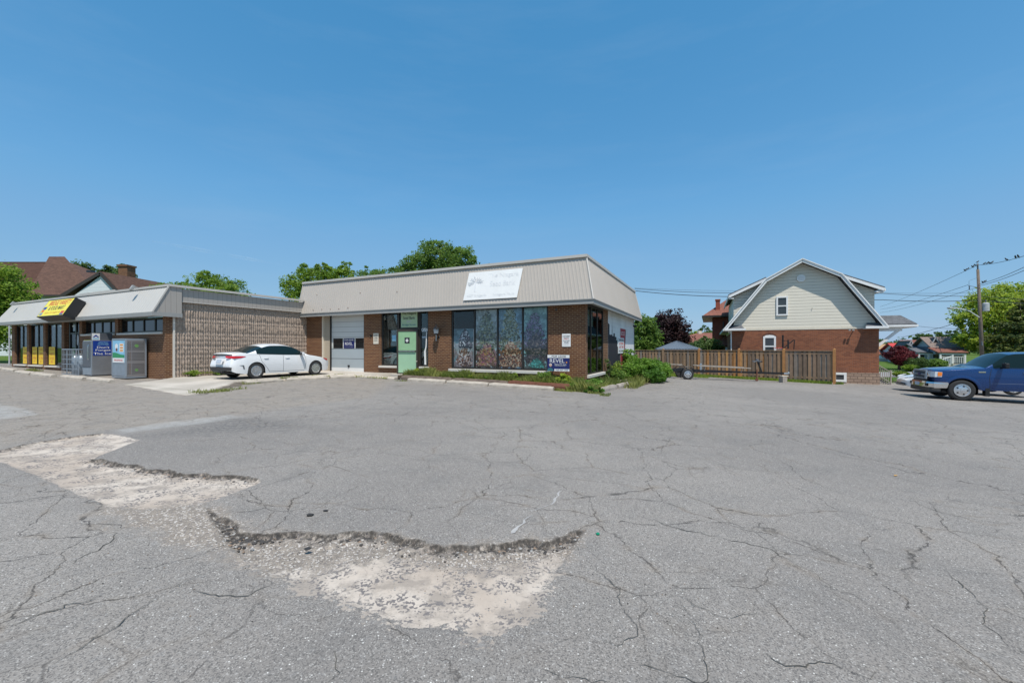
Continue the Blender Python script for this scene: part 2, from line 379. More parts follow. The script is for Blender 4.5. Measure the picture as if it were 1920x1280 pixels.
def poly_sd(P, poly):       # signed distance, + inside
    poly = np.array(poly); n = len(poly); d = np.full(len(P), 1e9); ins = np.zeros(len(P), bool)
    for i in range(n):
        a, b = poly[i], poly[(i+1) % n]; ab = b-a
        t = np.clip(((P-a)@ab)/(ab@ab+1e-12), 0, 1); d = np.minimum(d, np.linalg.norm(P-a-t[:, None]*ab, axis=1))
        c1 = (a[1] > P[:, 1]) != (b[1] > P[:, 1])
        with np.errstate(divide='ignore', invalid='ignore'): xi = (b[0]-a[0])*(P[:, 1]-a[1])/(b[1]-a[1])+a[0]
        ins ^= c1 & (P[:, 0] < xi)
    return np.where(ins, d, -d)
def line_d(P, line):
    line = np.array(line); d = np.full(len(P), 1e9)
    for i in range(len(line)-1):
        a, b = line[i], line[i+1]; ab = b-a; t = np.clip(((P-a)@ab)/(ab@ab+1e-12), 0, 1)
        d = np.minimum(d, np.linalg.norm(P-a-t[:, None]*ab, axis=1))
    return d
def G(pts): return [gp(*p) for p in pts]
def jag(line, amp=.035, step=.10, seed=1):
    rr = random.Random(seed); out = []
    for i in range(len(line)-1):
        a, b = Vector(line[i]), Vector(line[i+1]); n = max(1, int((b-a).length/step))
        for k in range(n):
            p = a.lerp(b, k/n); out.append((p.x+rr.uniform(-amp, amp), p.y+rr.uniform(-amp, amp)))
    out.append(tuple(line[-1])); return out
lipA = jag(G([(172,858),(215,866),(260,874),(340,885),(440,892),(484,897)]), .04, .12, 2)
lipA2 = jag(G([(0,842),(60,829),(115,820),(190,811),(215,808)]), .02, .2, 4)
lipB = jag(G([(385,950),(410,965),(440,978),(447,997),(500,1000),(560,997),(620,1001),(650,995),(700,997),(760,1009),(820,1021),(870,1024),(930,1018),(985,1011),(1020,1014),(1060,1003),(1098,992)]), .022, .07, 3)
polyA = G([(-160,872),(0,843),(60,830),(115,821),(190,812),(235,817),(262,824),(232,836),(190,852)]) + lipA + G([(489,904),(440,923),(398,938),(330,952),(262,955),(205,951),(160,932),(115,914),(60,888),(0,866)])
polyB = lipB + G([(1076,1028),(1052,1060),(1030,1100),(1003,1138),(975,1168),(945,1188),(880,1188),(760,1178),(700,1155),(620,1118),(560,1098),(500,1072),(455,1046),(420,1015),(405,990)])
grit = G([(185,948),(262,950),(330,944),(395,944),(447,985),(520,1003),(700,1003),(860,1030),(1090,1003),(1070,1040),(900,1060),(700,1040),(540,1075),(470,1062),(400,1040),(320,1015),(240,985)])
tanz = G([(-300,700),(0,690),(330,700),(520,716),(700,709),(745,707),(700,745),(560,762),(430,783),(250,805),(120,817),(0,842),(-300,900)])
lightp = [G([(-120,745),(0,757),(45,765),(76,776),(40,781),(0,786),(-120,800)]), G([(212,806),(300,792),(430,777),(455,782),(380,794),(300,803),(230,813)])]
smudge = G([(235,820),(330,805),(440,783),(560,790),(600,800),(430,812),(300,818)])
Xs = steps(-34, 33, -9.2, 3.6, .026, 1.06, .5); Ys = steps(-12, 34, 2.2, 9.6, .026, 1.06, .5)
def lot_z(X, Y):
    P = np.stack([X.ravel(), Y.ravel()], -1); z = g(X, Y).ravel()
    m = (P[:, 0] > -14) & (P[:, 0] < 5) & (P[:, 1] > 2) & (P[:, 1] < 12); Q = P[m]
    sA, sB = poly_sd(Q, polyA), poly_sd(Q, polyB); dl = np.minimum(np.minimum(line_d(Q, lipA), line_d(Q, lipA2)*1.5), line_d(Q, lipB))
    s = np.maximum(np.maximum(sA, sB), 0)
    rs = np.random.RandomState(3); rough = rs.rand(len(Q))
    dep = np.clip(s/.026, 0, 1)*.042*np.exp(-dl/.55) + np.clip(s/.2, 0, 1)*(.004+.006*rough)
    lump = np.where((dl < .16) & (s > 0), rough*.018, 0)
    z2 = z[m]-dep+lump + np.sin(Q[:, 0]*2.1)*np.sin(Q[:, 1]*1.7)*.004; z[m] = z2
    return z.reshape(X.shape)
def lot_keep(x, y):
    yb = np.where(x < -20, 27.5, np.where(x < 3, 26, np.where(x < 13, 31.5, np.where(x < 18.75, 24.1+(18.6-x)*.813, np.where(x < 23.4, 26.5, 27.2)))))
    return y < yb
am = N('asphalt'); v = am.obj()
sp = am.n('SeparateXYZ'); am.t.links.new(v, sp.inputs[0]); fl = am.n('CombineXYZ'); am.set(fl.inputs[0], sp.outputs[0]); am.set(fl.inputs[1], sp.outputs[1]); v = fl.outputs[0]
def vor(scale, feat='F1', vec=None):
    x = am.n('TexVoronoi', feature=feat); x.inputs['Scale'].default_value = scale; am.t.links.new(vec if vec is not None else v, x.inputs['Vector']); return x
v1 = vor(150); v2 = vor(80); s1 = am.n('SeparateColor'); am.t.links.new(v1.outputs['Color'], s1.inputs[0]); s2 = am.n('SeparateColor'); am.t.links.new(v2.outputs['Color'], s2.inputs[0])
big = am.noise(.22, 5, v); med = am.noise(1.7, 5, v); fine = am.noise(75, 5, v, .75); fine2 = am.noise(14, 5, v, .65)
base = am.mix(am.ss(big, .35, .65), (.226, .207, .190), (.290, .265, .240))
base = am.mix(am.attr('tan'), base, (.30, .262, .222))
base = am.mix(am.math('MULTIPLY', am.ss(med, .45, .75), .42), base, (.15, .145, .14)); base = am.mix(am.math('MULTIPLY', am.ss(am.noise(.75, 6, v, .7), .56, .72), .35), base, (.30, .28, .25)); base = am.mix(am.math('MULTIPLY', am.ss(am.noise(1.3, 3, am.scale(v, (1, 1.6, 1))), .66, .74), .5), base, (.11, .105, .10))
base = am.mix(am.ss(s1.outputs[0], .80, 1.0), base, (.38, .36, .335)); base = am.mix(am.math('MULTIPLY', am.ss(s1.outputs[1], .62, .85), .85), base, (.115, .108, .102))
base = am.mix(am.math('MULTIPLY', am.ss(s2.outputs[0], .97, .98), am.ss(v2.outputs[0], .42, .25)), base, (.66, .64, .60))
base = am.mix(am.math('MULTIPLY', am.ss(fine, .48, .68), .55), base, (.12, .112, .107))
base = am.mix(am.math('MULTIPLY', am.ss(fine2, .52, .72), .22), base, (.34, .335, .33))
base = am.mix(am.math('MULTIPLY', am.math('MULTIPLY', am.attr('light'), .7), am.ss(am.noise(7, 5, v, .7), .2, .7)), base, (.36, .36, .35))
base = am.mix(am.math('MULTIPLY', am.attr('smudge'), am.ss(fine2, .40, .62)), base, (.115, .112, .11))
# crack network
def warp(sc_, amt):
    nc = am.noise(sc_, 9, v, .62, col=True); mp = am.n('VectorMath', operation='SCALE'); am.t.links.new(nc, mp.inputs[0]); mp.inputs['Scale'].default_value = amt
    ad = am.n('VectorMath', operation='ADD'); am.t.links.new(v, ad.inputs[0]); am.t.links.new(mp.outputs[0], ad.inputs[1]); return ad.outputs[0]
cr = None; crw = None
for s_, wd, lo, hi, k, ns in ((.38, .0026, .34, .48, .9, .31), (.95, .0045, .40, .54, .8, .23), (2.3, .0080, .47, .60, .7, .4)):
    x = vor(s_, 'DISTANCE_TO_EDGE', warp(1.4*s_+.6, .55/s_*.5)); ln = am.math('SUBTRACT', 1.0, am.ss(x.outputs[0], wd*s_**.3*.3, wd*s_**.3*1.5))
    msk = am.ss(am.noise(ns, 3, am.scale(v, (1, 1, 1))), lo, hi)
    if s_ == 2.3: msk = am.math('MAXIMUM', am.math('MULTIPLY', msk, .6), am.attr('tan'))
    ln = am.math('MULTIPLY', am.math('MULTIPLY', ln, msk), am.math('MULTIPLY', k, am.ss(am.noise(6, 3, v), .32, .55)))
    cr = ln if cr is None else am.math('MAXIMUM', cr, ln)
    lw = am.math('MULTIPLY', am.math('MULTIPLY', am.math('SUBTRACT', 1.0, am.ss(x.outputs[0], 0.0, .045*s_)), msk), am.ss(am.noise(3.1, 4, v), .45, .65)); crw = lw if crw is None else am.math('MAXIMUM', crw, lw)
base = am.mix(am.math('MULTIPLY', crw, .35), base, (.21, .165, .12)); base = am.mix(am.math('MULTIPLY', cr, .9), base, (.035, .032, .03))
# exposed base under the broken patches
pv = vor(60); ps = am.n('SeparateColor'); am.t.links.new(pv.outputs['Color'], ps.inputs[0]); pn = am.noise(3.2, 6, v, .7); pn2 = am.noise(1.1, 4, v)
ex = am.mix(am.ss(pn2, .35, .65), (.42, .35, .29), (.54, .475, .41)); ex = am.mix(am.math('MULTIPLY', am.ss(pn, .45, .60), .75), ex, (.28, .24, .205))
ex = am.mix(am.math('MULTIPLY', am.ss(ps.outputs[0], .55, .65), am.ss(am.noise(4.5, 6, v, .7), .45, .56)), ex, (.17, .155, .15))
ex = am.mix(am.math('MULTIPLY', am.ss(am.noise(30, 4, v, .7), .55, .7), .5), ex, (.36, .31, .27))
gr = am.mix(am.ss(fine2, .35, .65), (.215, .185, .155), (.32, .275, .23)); gr = am.mix(am.ss(s1.outputs[0], .7, .85), gr, (.15, .135, .13)); gr = am.mix(am.ss(s2.outputs[1], .86, .9), gr, (.5, .46, .42))
sdn = am.math('ADD', am.attr('sd'), am.math('ADD', am.math('MULTIPLY', am.math('SUBTRACT', pn, .5), am.attr('fuzz')), am.math('MULTIPLY', am.math('SUBTRACT', am.noise(25, 5, v, .7), .5), am.math('MULTIPLY', am.attr('fuzz'), .6))))
col = am.mix(am.ss(sdn, -.01, .02), base, ex)
gd = am.math('ADD', am.attr('gritsd'), am.math('MULTIPLY', am.math('SUBTRACT', am.noise(4, 6, v, .75), .42), .9))
col = am.mix(am.math('MULTIPLY', am.ss(gd, -.05, .18), am.ss(am.noise(16, 5, v, .7), .2, .42)), col, gr)
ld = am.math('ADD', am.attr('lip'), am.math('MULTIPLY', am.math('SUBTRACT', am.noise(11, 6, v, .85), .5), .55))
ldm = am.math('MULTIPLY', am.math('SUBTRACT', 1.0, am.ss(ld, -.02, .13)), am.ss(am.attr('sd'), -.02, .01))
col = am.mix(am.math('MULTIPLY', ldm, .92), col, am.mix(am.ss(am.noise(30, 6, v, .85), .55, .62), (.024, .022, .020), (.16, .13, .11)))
h = am.math('ADD', am.math('MULTIPLY', fine, .5), am.math('SUBTRACT', am.math('MULTIPLY', s1.outputs[2], .35), am.math('MULTIPLY', cr, 1.6)))
am.bump(h, .55, .006)
M_asph = am.fin(col, .88, spec=.25)
lot, V = grid('parking_lot', Xs, Ys, lot_z, M_asph, lot_keep); tag(lot, kind='structure')
P = V[:, :2]; near = (P[:, 0] > -15) & (P[:, 0] < 6) & (P[:, 1] > 1.5) & (P[:, 1] < 13)
def put(name, arr):
    at_ = lot.data.attributes.new(name, 'FLOAT', 'POINT'); at_.data.foreach_set('value', arr.astype(np.float32))
def onnear(f, fill):
    r = np.full(len(P), fill, float); r[near] = f(P[near]); return r
put('sd', onnear(lambda Q: np.maximum(poly_sd(Q, polyA), poly_sd(Q, polyB)), -3))
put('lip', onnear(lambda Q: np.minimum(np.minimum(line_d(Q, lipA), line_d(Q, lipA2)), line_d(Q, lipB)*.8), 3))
put('fuzz', onnear(lambda Q: np.clip(np.minimum(line_d(Q, lipB), line_d(Q, lipA))*.9, .03, .38)*np.where(poly_sd(Q, polyA) > -.25, .45, 1.7), .1))
put('gritsd', onnear(lambda Q: poly_sd(Q, grit), -3))
ss_ = lambda d, a, b: np.clip((d-a)/(b-a), 0, 1)
put('tan', ss_(poly_sd(P, tanz), -.12, .35)); put('light', np.maximum(ss_(poly_sd(P, lightp[0]), -.02, .06), ss_(poly_sd(P, lightp[1]), -.06, .12)))
put('smudge', onnear(lambda Q: ss_(poly_sd(Q, smudge), -.25, .35), 0))
# long individual cracks followed from the photograph, as shallow dark ribbons of tar and dirt
CR = [[(820,960-30),(0,0)]]
cracks = [
 [(0,1012),(60,1003),(120,985),(205,1035-52),(232,1000-10),(255,985)],
 [(20,1090),(75,1075),(130,1058),(190,1022),(228,1003),(232,990)],
 [(80,1270),(150,1215),(200,1180),(310,1100),(330,1085),(420,1062)],
 [(0,1170),(60,1150),(130,1125),(190,1115)],
 [(735,838),(800,845),(850,860),(920,867),(985,867),(995,855),(978,838)],
 [(905,758),(960,765),(1040,769),(1120,777),(1165,787),(1240,795),(1262,798)],
 [(1105,742),(1130,748),(1160,768),(1190,785),(1255,796),(1262,812),(1250,835),(1245,860),(1195,850)],
 [(1245,840),(1290,850),(1345,868),(1400,885)],
 [(560,800),(620,810),(660,808),(735,790),(790,762)],
 [(845,788),(900,775),(935,762)],
 [(1170,958),(1240,978),(1330,1008),(1440,1035),(1480,1050),(1530,1078),(1590,1128),(1660,1170)],
 [(1340,802),(1400,835),(1450,858),(1540,910),(1600,935),(1690,945),(1720,955)],
 [(1385,812),(1480,826),(1570,852),(1700,885),(1800,905)],
 [(1700,930),(1760,958),(1840,975),(1920,988)],
 [(1120,1060),(1160,1102),(1172,1175),(1130,1200)],
 [(1160,1098),(1230,1100),(1290,1118),(1360,1150),(1440,1150)],
 [(1420,1225),(1480,1255),(1560,1240),(1640,1262)],
 [(1550,1020),(1660,1030),(1760,1055),(1920,1085)],
 [(1290,1130),(1310,1190),(1290,1279)],
 [(1780,1070),(1840,1110),(1860,1180),(1920,1230)],
 [(1330,797),(1380,800),(1420,786)],[(1440,775),(1540,790),(1700,800),(1850,815)],
 [(610,1225),(615,1279)],[(350,1110),(455,1115),(500,1085)],[(1560,870),(1700,900),(1850,930),(1920,936)],
 [(700,905),(640,930),(560,960)],[(660,840),(800,862),(980,874),(1150,885),(1260,905),(1420,922)],
 [(1020,1240),(1090,1260),(1140,1279)],[(1200,1230),(1260,1250),(1330,1279)],
]
cb = MB(); rr = random.Random(5)
def crackpath(line, seed):
    r_ = random.Random(seed); ph = [r_.uniform(0, 6.28) for _ in range(4)]; out = []; s0 = 0
    for i in range(len(line)-1):
        a, b = Vector(line[i]), Vector(line[i+1]); L_ = (b-a).length; st_ = .03*max(1, a.y/5); n = max(1, int(L_/st_)); d = (b-a).normalized(); nn = Vector((-d.y, d.x))
        for k in range(n):
            s1 = s0+L_*k/n; w_ = .045*math.sin(s1*2.6+ph[3])+.026*math.sin(s1*6.1+ph[0])+.015*math.sin(s1*14.7+ph[1])+.008*math.sin(s1*37+ph[2])+r_.uniform(-.010, .010); p = a.lerp(b, k/n)+nn*w_; out.append((p.x, p.y))
        s0 += L_
    out.append(tuple(line[-1])); return out
for ci, ln in enumerate(cracks):
    pts = crackpath(G(ln), 50+ci); vs = []; fs = []; kw = rr.uniform(.5, 1.0); p0 = rr.uniform(0, 6)
    for i, p in enumerate(pts):
        a = Vector(pts[max(i-1, 0)]); b = Vector(pts[min(i+1, len(pts)-1)]); d = (b-a); d = d.normalized() if d.length else Vector((1, 0)); n = Vector((-d.y, d.x))
        t_ = i/len(pts); dist = max(p[1], 3); mod = .35+.65*abs(math.sin(i*.17+p0)*math.sin(i*.053+p0*2)); wd = .0036*kw*mod*min(1, t_*5+.05)*min(1, (1-t_)*5+.05)*(1+dist*.07)*rr.uniform(.6, 1.2)
        z = float(g(p[0]))+.0045
        vs += [(p[0]+n.x*wd, p[1]+n.y*wd, z), (p[0]-n.x*wd, p[1]-n.y*wd, z)]
        if i and not (mod < .40 and rr.random() < .5): fs.append((2*i-2, 2*i-1, 2*i+1, 2*i))
    cb.add(vs, fs)
tag(cb.build('asphalt_cracks', plain('crack_dirt', (.075, .07, .06), .95, var=.3)), kind='structure')
# moss in a few of them
mossm = plain('moss', (.10, .13, .04), .95, var=.4)
# tyre scuffs / pale scrape
sb = MB()
for ln, wd in (([(1052,920),(1035,945),(1005,957),(990,957)], .012), ([(1000,966),(985,975),(968,995)], .012), ([(975,985),(962,1000)], .018)):
    pts = jag(G(ln), .012, .05, 9); vs = []; fs = []
    for i, p in enumerate(pts):
        z = float(g(p[0]))+.005; k = wd*(.5+rr.random()); vs += [(p[0]+k, p[1]+k*.4, z), (p[0]-k, p[1]-k*.4, z)]
        if i: fs.append((2*i-2, 2*i-1, 2*i+1, 2*i))
    sb.add(vs, fs)
tag(sb.build('pavement_scrape', plain('scrape', (.36, .35, .34), .9, var=.3)), kind='structure')
# rubble
def stone(mb, x, y, z, r, rr, m=0):
    vs = []; n = 5
    for k, (h, s) in enumerate(((-.5, .8), (.15, 1), (.5, .55))):
        for j in range(n):
            a = 2*math.pi*(j+rr.random()*.5)/n; q = r*s*rr.uniform(.65, 1.2); vs.append((x+q*math.cos(a), y+q*math.sin(a), z+h*r*rr.uniform(.6, 1.0)))
    fs = [(i*n+j, i*n+(j+1)%n, (i+1)*n+(j+1)%n, (i+1)*n+j) for i in range(2) for j in range(n)] + [tuple(range(n))[::-1], tuple(range(2*n, 3*n))]
    mb.add(vs, fs, m)
rb = MB(); rr = random.Random(11)
def along(line, cnt, spread, r0, r1, side):
    for _ in range(cnt):
        i = rr.randrange(len(line)-1); a = Vector(line[i]).lerp(Vector(line[i+1]), rr.random())
        d = abs(rr.gauss(0, spread)); x, y = a.x+rr.gauss(0, .03)+side[0]*d, a.y+side[1]*d
        r = (r0+(r1-r0)*rr.random()**2.2)*(1-min(d/.8, .6)); dep = .042*math.exp(-d/.55)
        stone(rb, x, y, float(g(x))-dep+r*.25, r, rr, rr.choice([0, 0, 0, 0, 0, 0, 1, 2]))
along(lipB, 900, .07, .003, .022, (-.2, -1)); along(lipA, 450, .05, .003, .022, (-.3, -1)); along(lipB[:16], 650, .22, .003, .03, (-.5, -.8)); along(lipB, 1600, .38, .002, .008, (-.2, -1)); along(lipA, 700, .3, .002, .008, (-.3, -1))
for _ in range(900):
    x = rr.uniform(-3.2, 1.2); y = rr.uniform(2.3, 5.3); stone(rb, x, y, float(g(x))+.001, rr.uniform(.002, .0055), rr, rr.choice([0, 1, 2, 2]))
tag(rb.build('asphalt_rubble', [plain('rub_dark', (.055, .05, .047), .95, var=.5, vs=20), plain('rub_tan', (.24, .17, .12), .9), plain('rub_grey', (.3, .29, .28), .9)]), 'crumbled asphalt bits and grit along the broken pavement edge', 'rubble', kind='stuff')
for (px, py, r, lab) in ((581,967,.028,'black lump of asphalt on smooth grey pavement above the broken edge'), (577,1030,.022,'dark asphalt lump on pink gravel just inside the broken hole'), (610,958,.018,'thin dark asphalt sliver lying right of the bigger lump')):
    x, y = gp(px, py); cb2 = MB(); stone(cb2, 0, 0, 0, r, rr); o = cb2.build('asphalt_chunk', W_['rubber'], loc=(x, y, float(g(x))+r*.4)); o.scale = (1.5, 1.0, .8)
    tag(o, lab, 'asphalt chunk', 'loose asphalt chunks')
x, y = gp(1121, 1002); o = MB().lathe([(.014, 0), (.016, .004), (.015, .012), (.010, .014)], (0, 0, 0), 10).build('bottle_cap', plain('cap_green', (.0, .22, .12), .4), loc=(x, y, float(g(x))+.002)); tag(o, 'small green bottle cap on pavement right of the broken patch', 'bottle cap')
x, y = gp(1677, 893); o = MB().slab([(0,0,0),(.05,.01,.004),(.07,.035,.002),(.02,.03,.006)], .003).build('dry_leaf', plain('dryleaf', (.45, .26, .08), .8), loc=(x, y, float(g(x))+.01)); tag(o, 'single dry orange leaf on the open pavement', 'leaf')
# ---- building frame: local x right along the shop front, y back, origin at its right front corner
BO = (2.905, 16.4); BA = math.atan2(-.431, .9025)
def L2W(x, y): return (BO[0]+.9025*x+.431*y, BO[1]-.431*x+.9025*y)
# concrete driveway in front of the garage
pad = [(-16.02,-6.35),(-15.4,-7.2),(-14.64,-8.5),(-9.4,-9.2),(-9.8,-8.5),(-11.6,-6.47),(-11.9,-4.57),(-11.1,-1.5),(-9.6,-1.0),(-9.5,.1),(-16.02,.1)]
px_ = np.arange(-16.2, -9.2, .12); py_ = np.arange(-9.4, .2, .12)
def pad_z(X, Y):
    wx = BO[0]+.9025*X+.431*Y; gz = g(wx)+.012
    t = np.clip((Y+8.6)/2.6, 0, 1); t = t*t*(3-2*t); return gz+(.305-gz)*t
cm = N('driveway_concrete'); v = cm.obj(); n1 = cm.noise(.8, 5, v); n2 = cm.noise(35, 5, v, .7); sp = cm.n('SeparateXYZ'); cm.t.links.new(v, sp.inputs[0])
c = cm.mix(cm.ss(n1, .3, .7), (.36, .325, .28), (.50, .455, .40)); c = cm.mix(cm.math('MULTIPLY', cm.ss(n2, .5, .7), .5), c, (.26, .24, .21))
fy = cm.math('ABSOLUTE', cm.math('SUBTRACT', cm.math('FRACT', cm.math('DIVIDE', cm.math('ADD', sp.outputs[1], 30.2), 2.9)), .5)); c = cm.mix(cm.math('SUBTRACT', 1.0, cm.ss(fy, .002, .006)), c, (.10, .10, .06))
cm.bump(n2, .4, .006); M_drive = cm.fin(c, .92, spec=.2)
A, Bm = np.meshgrid(px_, py_); Zp = pad_z(A, Bm); V = np.stack([A, Bm, Zp], -1).reshape(-1, 3); nx = len(px_)
i = np.arange((len(py_)-1)*nx).reshape(-1, nx)[:, :-1].ravel(); Fq = np.stack([i, i+1, i+nx+1, i+nx], -1)
cc = V[Fq].mean(1)[:, :2]; Fq = Fq[poly_sd(cc, pad) > 0]
used = np.unique(Fq); mp = np.full(len(V), -1); mp[used] = np.arange(len(used)); V = V[used]; Fq = mp[Fq]
# skirt on the open edges
from collections import Counter
ec = Counter(); ed = {}
for f in Fq:
    for k in range(4):
        a, b = int(f[k]), int(f[(k+1) % 4]); key = (min(a, b), max(a, b)); ec[key] += 1; ed[key] = (a, b)
V2 = np.vstack([V, V-np.array([0, 0, .3])]); n0 = len(V)
sk = [(ed[e][0], ed[e][0]+n0, ed[e][1]+n0, ed[e][1]) for e, cnt in ec.items() if cnt == 1]
Fq = np.vstack([Fq, np.array(sk)])
dr = npmesh('driveway', V2, Fq, M_drive); dr.location = (BO[0], BO[1], 0); dr.rotation_euler = (0, 0, BA); tag(dr, kind='structure')
eb = MB(); rr = random.Random(21); el = jag([(-9.45,-9.0),(-9.85,-8.45),(-11.55,-6.5),(-11.9,-5.2),(-11.85,-4.6)], .04, .15, 5); vs = []; fs = []
for i_, (x, y) in enumerate(el):
    w0_ = rr.uniform(.12, .34); ax_, ay_ = L2W(x-.03, y); bx_, by_ = L2W(x+w0_, y+w0_*.35); vs += [(ax_, ay_, float(pad_z(np.array(x), np.array(y)))-.03), (bx_, by_, float(g(bx_))+.008)]
    if i_: fs.append((2*i_-2, 2*i_-1, 2*i_+1, 2*i_))
tag(eb.add(vs, fs).build('broken_driveway_edge', plain('edge_dirt', (.12, .10, .08), .95, var=.6, vs=7, bump=.9, bs=25)), kind='structure')
# street behind on the right, and its pavement
sm = MB()
def sheet(name, poly, dz, mat):
    vs = [(x, y, float(g(x))+dz) for x, y in poly]; o = MB().add(vs, [tuple(range(len(vs)))]).build(name, mat); return tag(o, kind='structure')
def strip(name, y0, y1, x0, x1, dz, mat, n=24):
    vs = []; fs = []
    for i in range(n+1):
        x = x0+(x1-x0)*i/n; vs += [(x, y0, float(g(x))+dz), (x, y1, float(g(x))+dz)]
        if i: fs.append((2*i-2, 2*i, 2*i+1, 2*i-1))
    return tag(MB().add(vs, fs).build(name, mat), kind='structure')
strip('side_street', 33.5, 40.5, 24, 140, -.03, plain('street_asphalt', (.27, .26, .25), .9, var=.15, vs=.6, bump=.3))
strip('street_pavement', 42.2, 43.6, 24, 140, -.02, W_['concrete'])
strip('front_path', 27.3, 29.3, 26, 60, -.03, plain('mulch', (.05, .035, .025), .95, var=.5, bump=.8))
strip('back_lane', 60, 63, -90, 20, -.02, W_['concrete'])
# ============================================================ BUILDING HELPERS
X3, Y3, Z3 = Vector((1,0,0)), Vector((0,1,0)), Vector((0,0,1))
def ribbed(mb, q, pitch=.15, h=.012, m=0):
    """corrugated sheet over quad q = bl, br, tr, tl; ribs run up the slope"""
    bl, br, tr, tl = [Vector(p) for p in q]; nrm = (br-bl).cross(tl-bl).normalized()
    n = max(2, int((br-bl).length/pitch)); prof = [(0, 0), (.62, 0), (.68, 1), (.94, 1)]; vs = []
    for i in range(n):
        for f, k in prof:
            t = (i+f)/n; vs += [bl.lerp(br, t)+nrm*h*k, tl.lerp(tr, t)+nrm*h*k]
    vs += [br, tr]; fs = [(2*i, 2*i+2, 2*i+3, 2*i+1) for i in range(len(vs)//2-1)]
    mb.add(vs, fs, m)
def window(name, parent, x0, x1, z0, z1, y, glass='clear_glass', frame='dark_frame', panes=1, fw=.05, sill=None, depth=.07, sash=False, axis='y', sgn=1):
    """framed window in a wall of constant y (or constant x when axis='x'); outward is -y (or +x)"""
    def put_(mb, a0, a1, d0, d1, b0, b1):
        if axis == 'y': mb.box(a0, a1, y+d0, y+d1, b0, b1)
        else: mb.box(y-d1, y-d0, a0, a1, b0, b1)
    f = MB(); put_(f, x0, x1, 0, depth, z1-fw, z1); put_(f, x0, x1, 0, depth, z0, z0+fw); put_(f, x0, x0+fw, .002, depth-.002, z0+fw, z1-fw); put_(f, x1-fw, x1, .002, depth-.002, z0+fw, z1-fw)
    edges = [x0+(x1-x0)*i/panes for i in range(panes+1)] if isinstance(panes, int) else panes
    for e in edges[1:-1]: put_(f, e-fw/2, e+fw/2, .004, depth-.004, z0+fw, z1-fw)
    if sash: put_(f, x0+fw, x1-fw, .006, depth-.01, (z0+z1)/2-fw*.4, (z0+z1)/2+fw*.4)
    wo = f.build(name, W_[frame], parent)
    for i in range(len(edges)-1):
        p = MB(); put_(p, edges[i]+(fw if i == 0 else fw/2), edges[i+1]-(fw if i == len(edges)-2 else fw/2), depth*.5, depth*.5+.006, z0+fw, z1-fw); p.build('pane', W_[glass], wo)
    if sill is not None:
        s = MB(); put_(s, x0-.06, x1+.06, -.09, depth, z0-sill, z0-.002); s.build('sill', W_['sill_stone'], wo, bevel=.008)
    return wo
# ============================================================ MAIN SHOP (brown brick, mansard)
shop = thing('shop_building', 'low brown brick shop with beige ribbed metal mansard and large display windows', 'shop', (BO[0], BO[1], 0), BA)
ZW, D = 3.34, 11.56
def wall(x0, x1, z0, z1, t=.25, y=0, nm='brick_pier'): MB().box(x0, x1, y, y+t, z0, z1).build(nm, W_['brown_brick'], shop)
wall(-16.0, -14.66, -.2, ZW); wall(-11.68, -10.52, -.2, ZW); wall(-10.52, -9.46, -.2, .56, nm='brick_apron'); wall(-8.13, -7.62, -.2, .56, nm='brick_apron'); wall(-7.62, -6.32, -.2, ZW)
wall(-6.32, -1.58, -.2, .47, nm='brick_apron'); wall(-1.58, 0, -.2, ZW)
MB().box(-.25, -.002, .25, .3, -.3, ZW).build('brick_pier', W_['brown_brick'], shop); MB().box(-.25, -.002, .3, 3.02, -.4, .33).build('brick_apron', W_['brown_brick'], shop); MB().box(-.25, -.002, 3.02, 3.98, -.4, ZW).build('brick_pier', W_['brown_brick'], shop)
# recessed column of tan siding beside the garage door
box('siding_panel', W_['tan_siding'], shop, -14.66, -14.12, .05, .2, -.2, ZW)
MB().box(-14.72, -14.645, -.03, .05, -.2, ZW).build('corner_trim', W_['cream_paint'], shop)
wb = MB(); wb.box(-.2, .0, 3.98, D, -.5, ZW); wb.box(-16, .0, D-.2, D, -.5, ZW) ; wb.build('block_wall', W_['white_block'], shop)
# dark interior
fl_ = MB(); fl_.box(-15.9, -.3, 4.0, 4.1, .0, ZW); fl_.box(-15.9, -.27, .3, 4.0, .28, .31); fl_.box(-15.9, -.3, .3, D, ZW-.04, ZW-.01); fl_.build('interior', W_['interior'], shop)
# display windows
edges = [-6.32, -5.1, -3.94, -2.74, -1.58]
dw = window('display_window', shop, -6.32, -1.58, .60, 3.33, .03, panes=edges, fw=.07, frame='dark_frame', glass='poster_glass')
MB().box(-6.42, -1.5, -.10, .12, .47, .598).build('sill', W_['sill_stone'], dw, bevel=.01)
cw = window('corner_window', shop, .28, 3.0, .46, 3.3, -.0, axis='x', panes=[.28, .88, 1.96, 3.0], fw=.06)
MB().box(-.15, .09, .22, 3.08, .335, .458).build('sill', W_['sill_stone'], cw, bevel=.01)
sw = window('side_window', shop, -10.52, -9.46, .66, 3.33, .03, fw=.07); MB().box(-10.62, -9.44, -.10, .12, .56, .658).build('sill', W_['sill_stone'], sw, bevel=.01)
s2 = window('sidelight', shop, -8.13, -7.62, .66, 3.33, .03, fw=.06); MB().box(-8.1, -7.56, -.10, .12, .56, .658).build('sill', W_['sill_stone'], s2, bevel=.01)
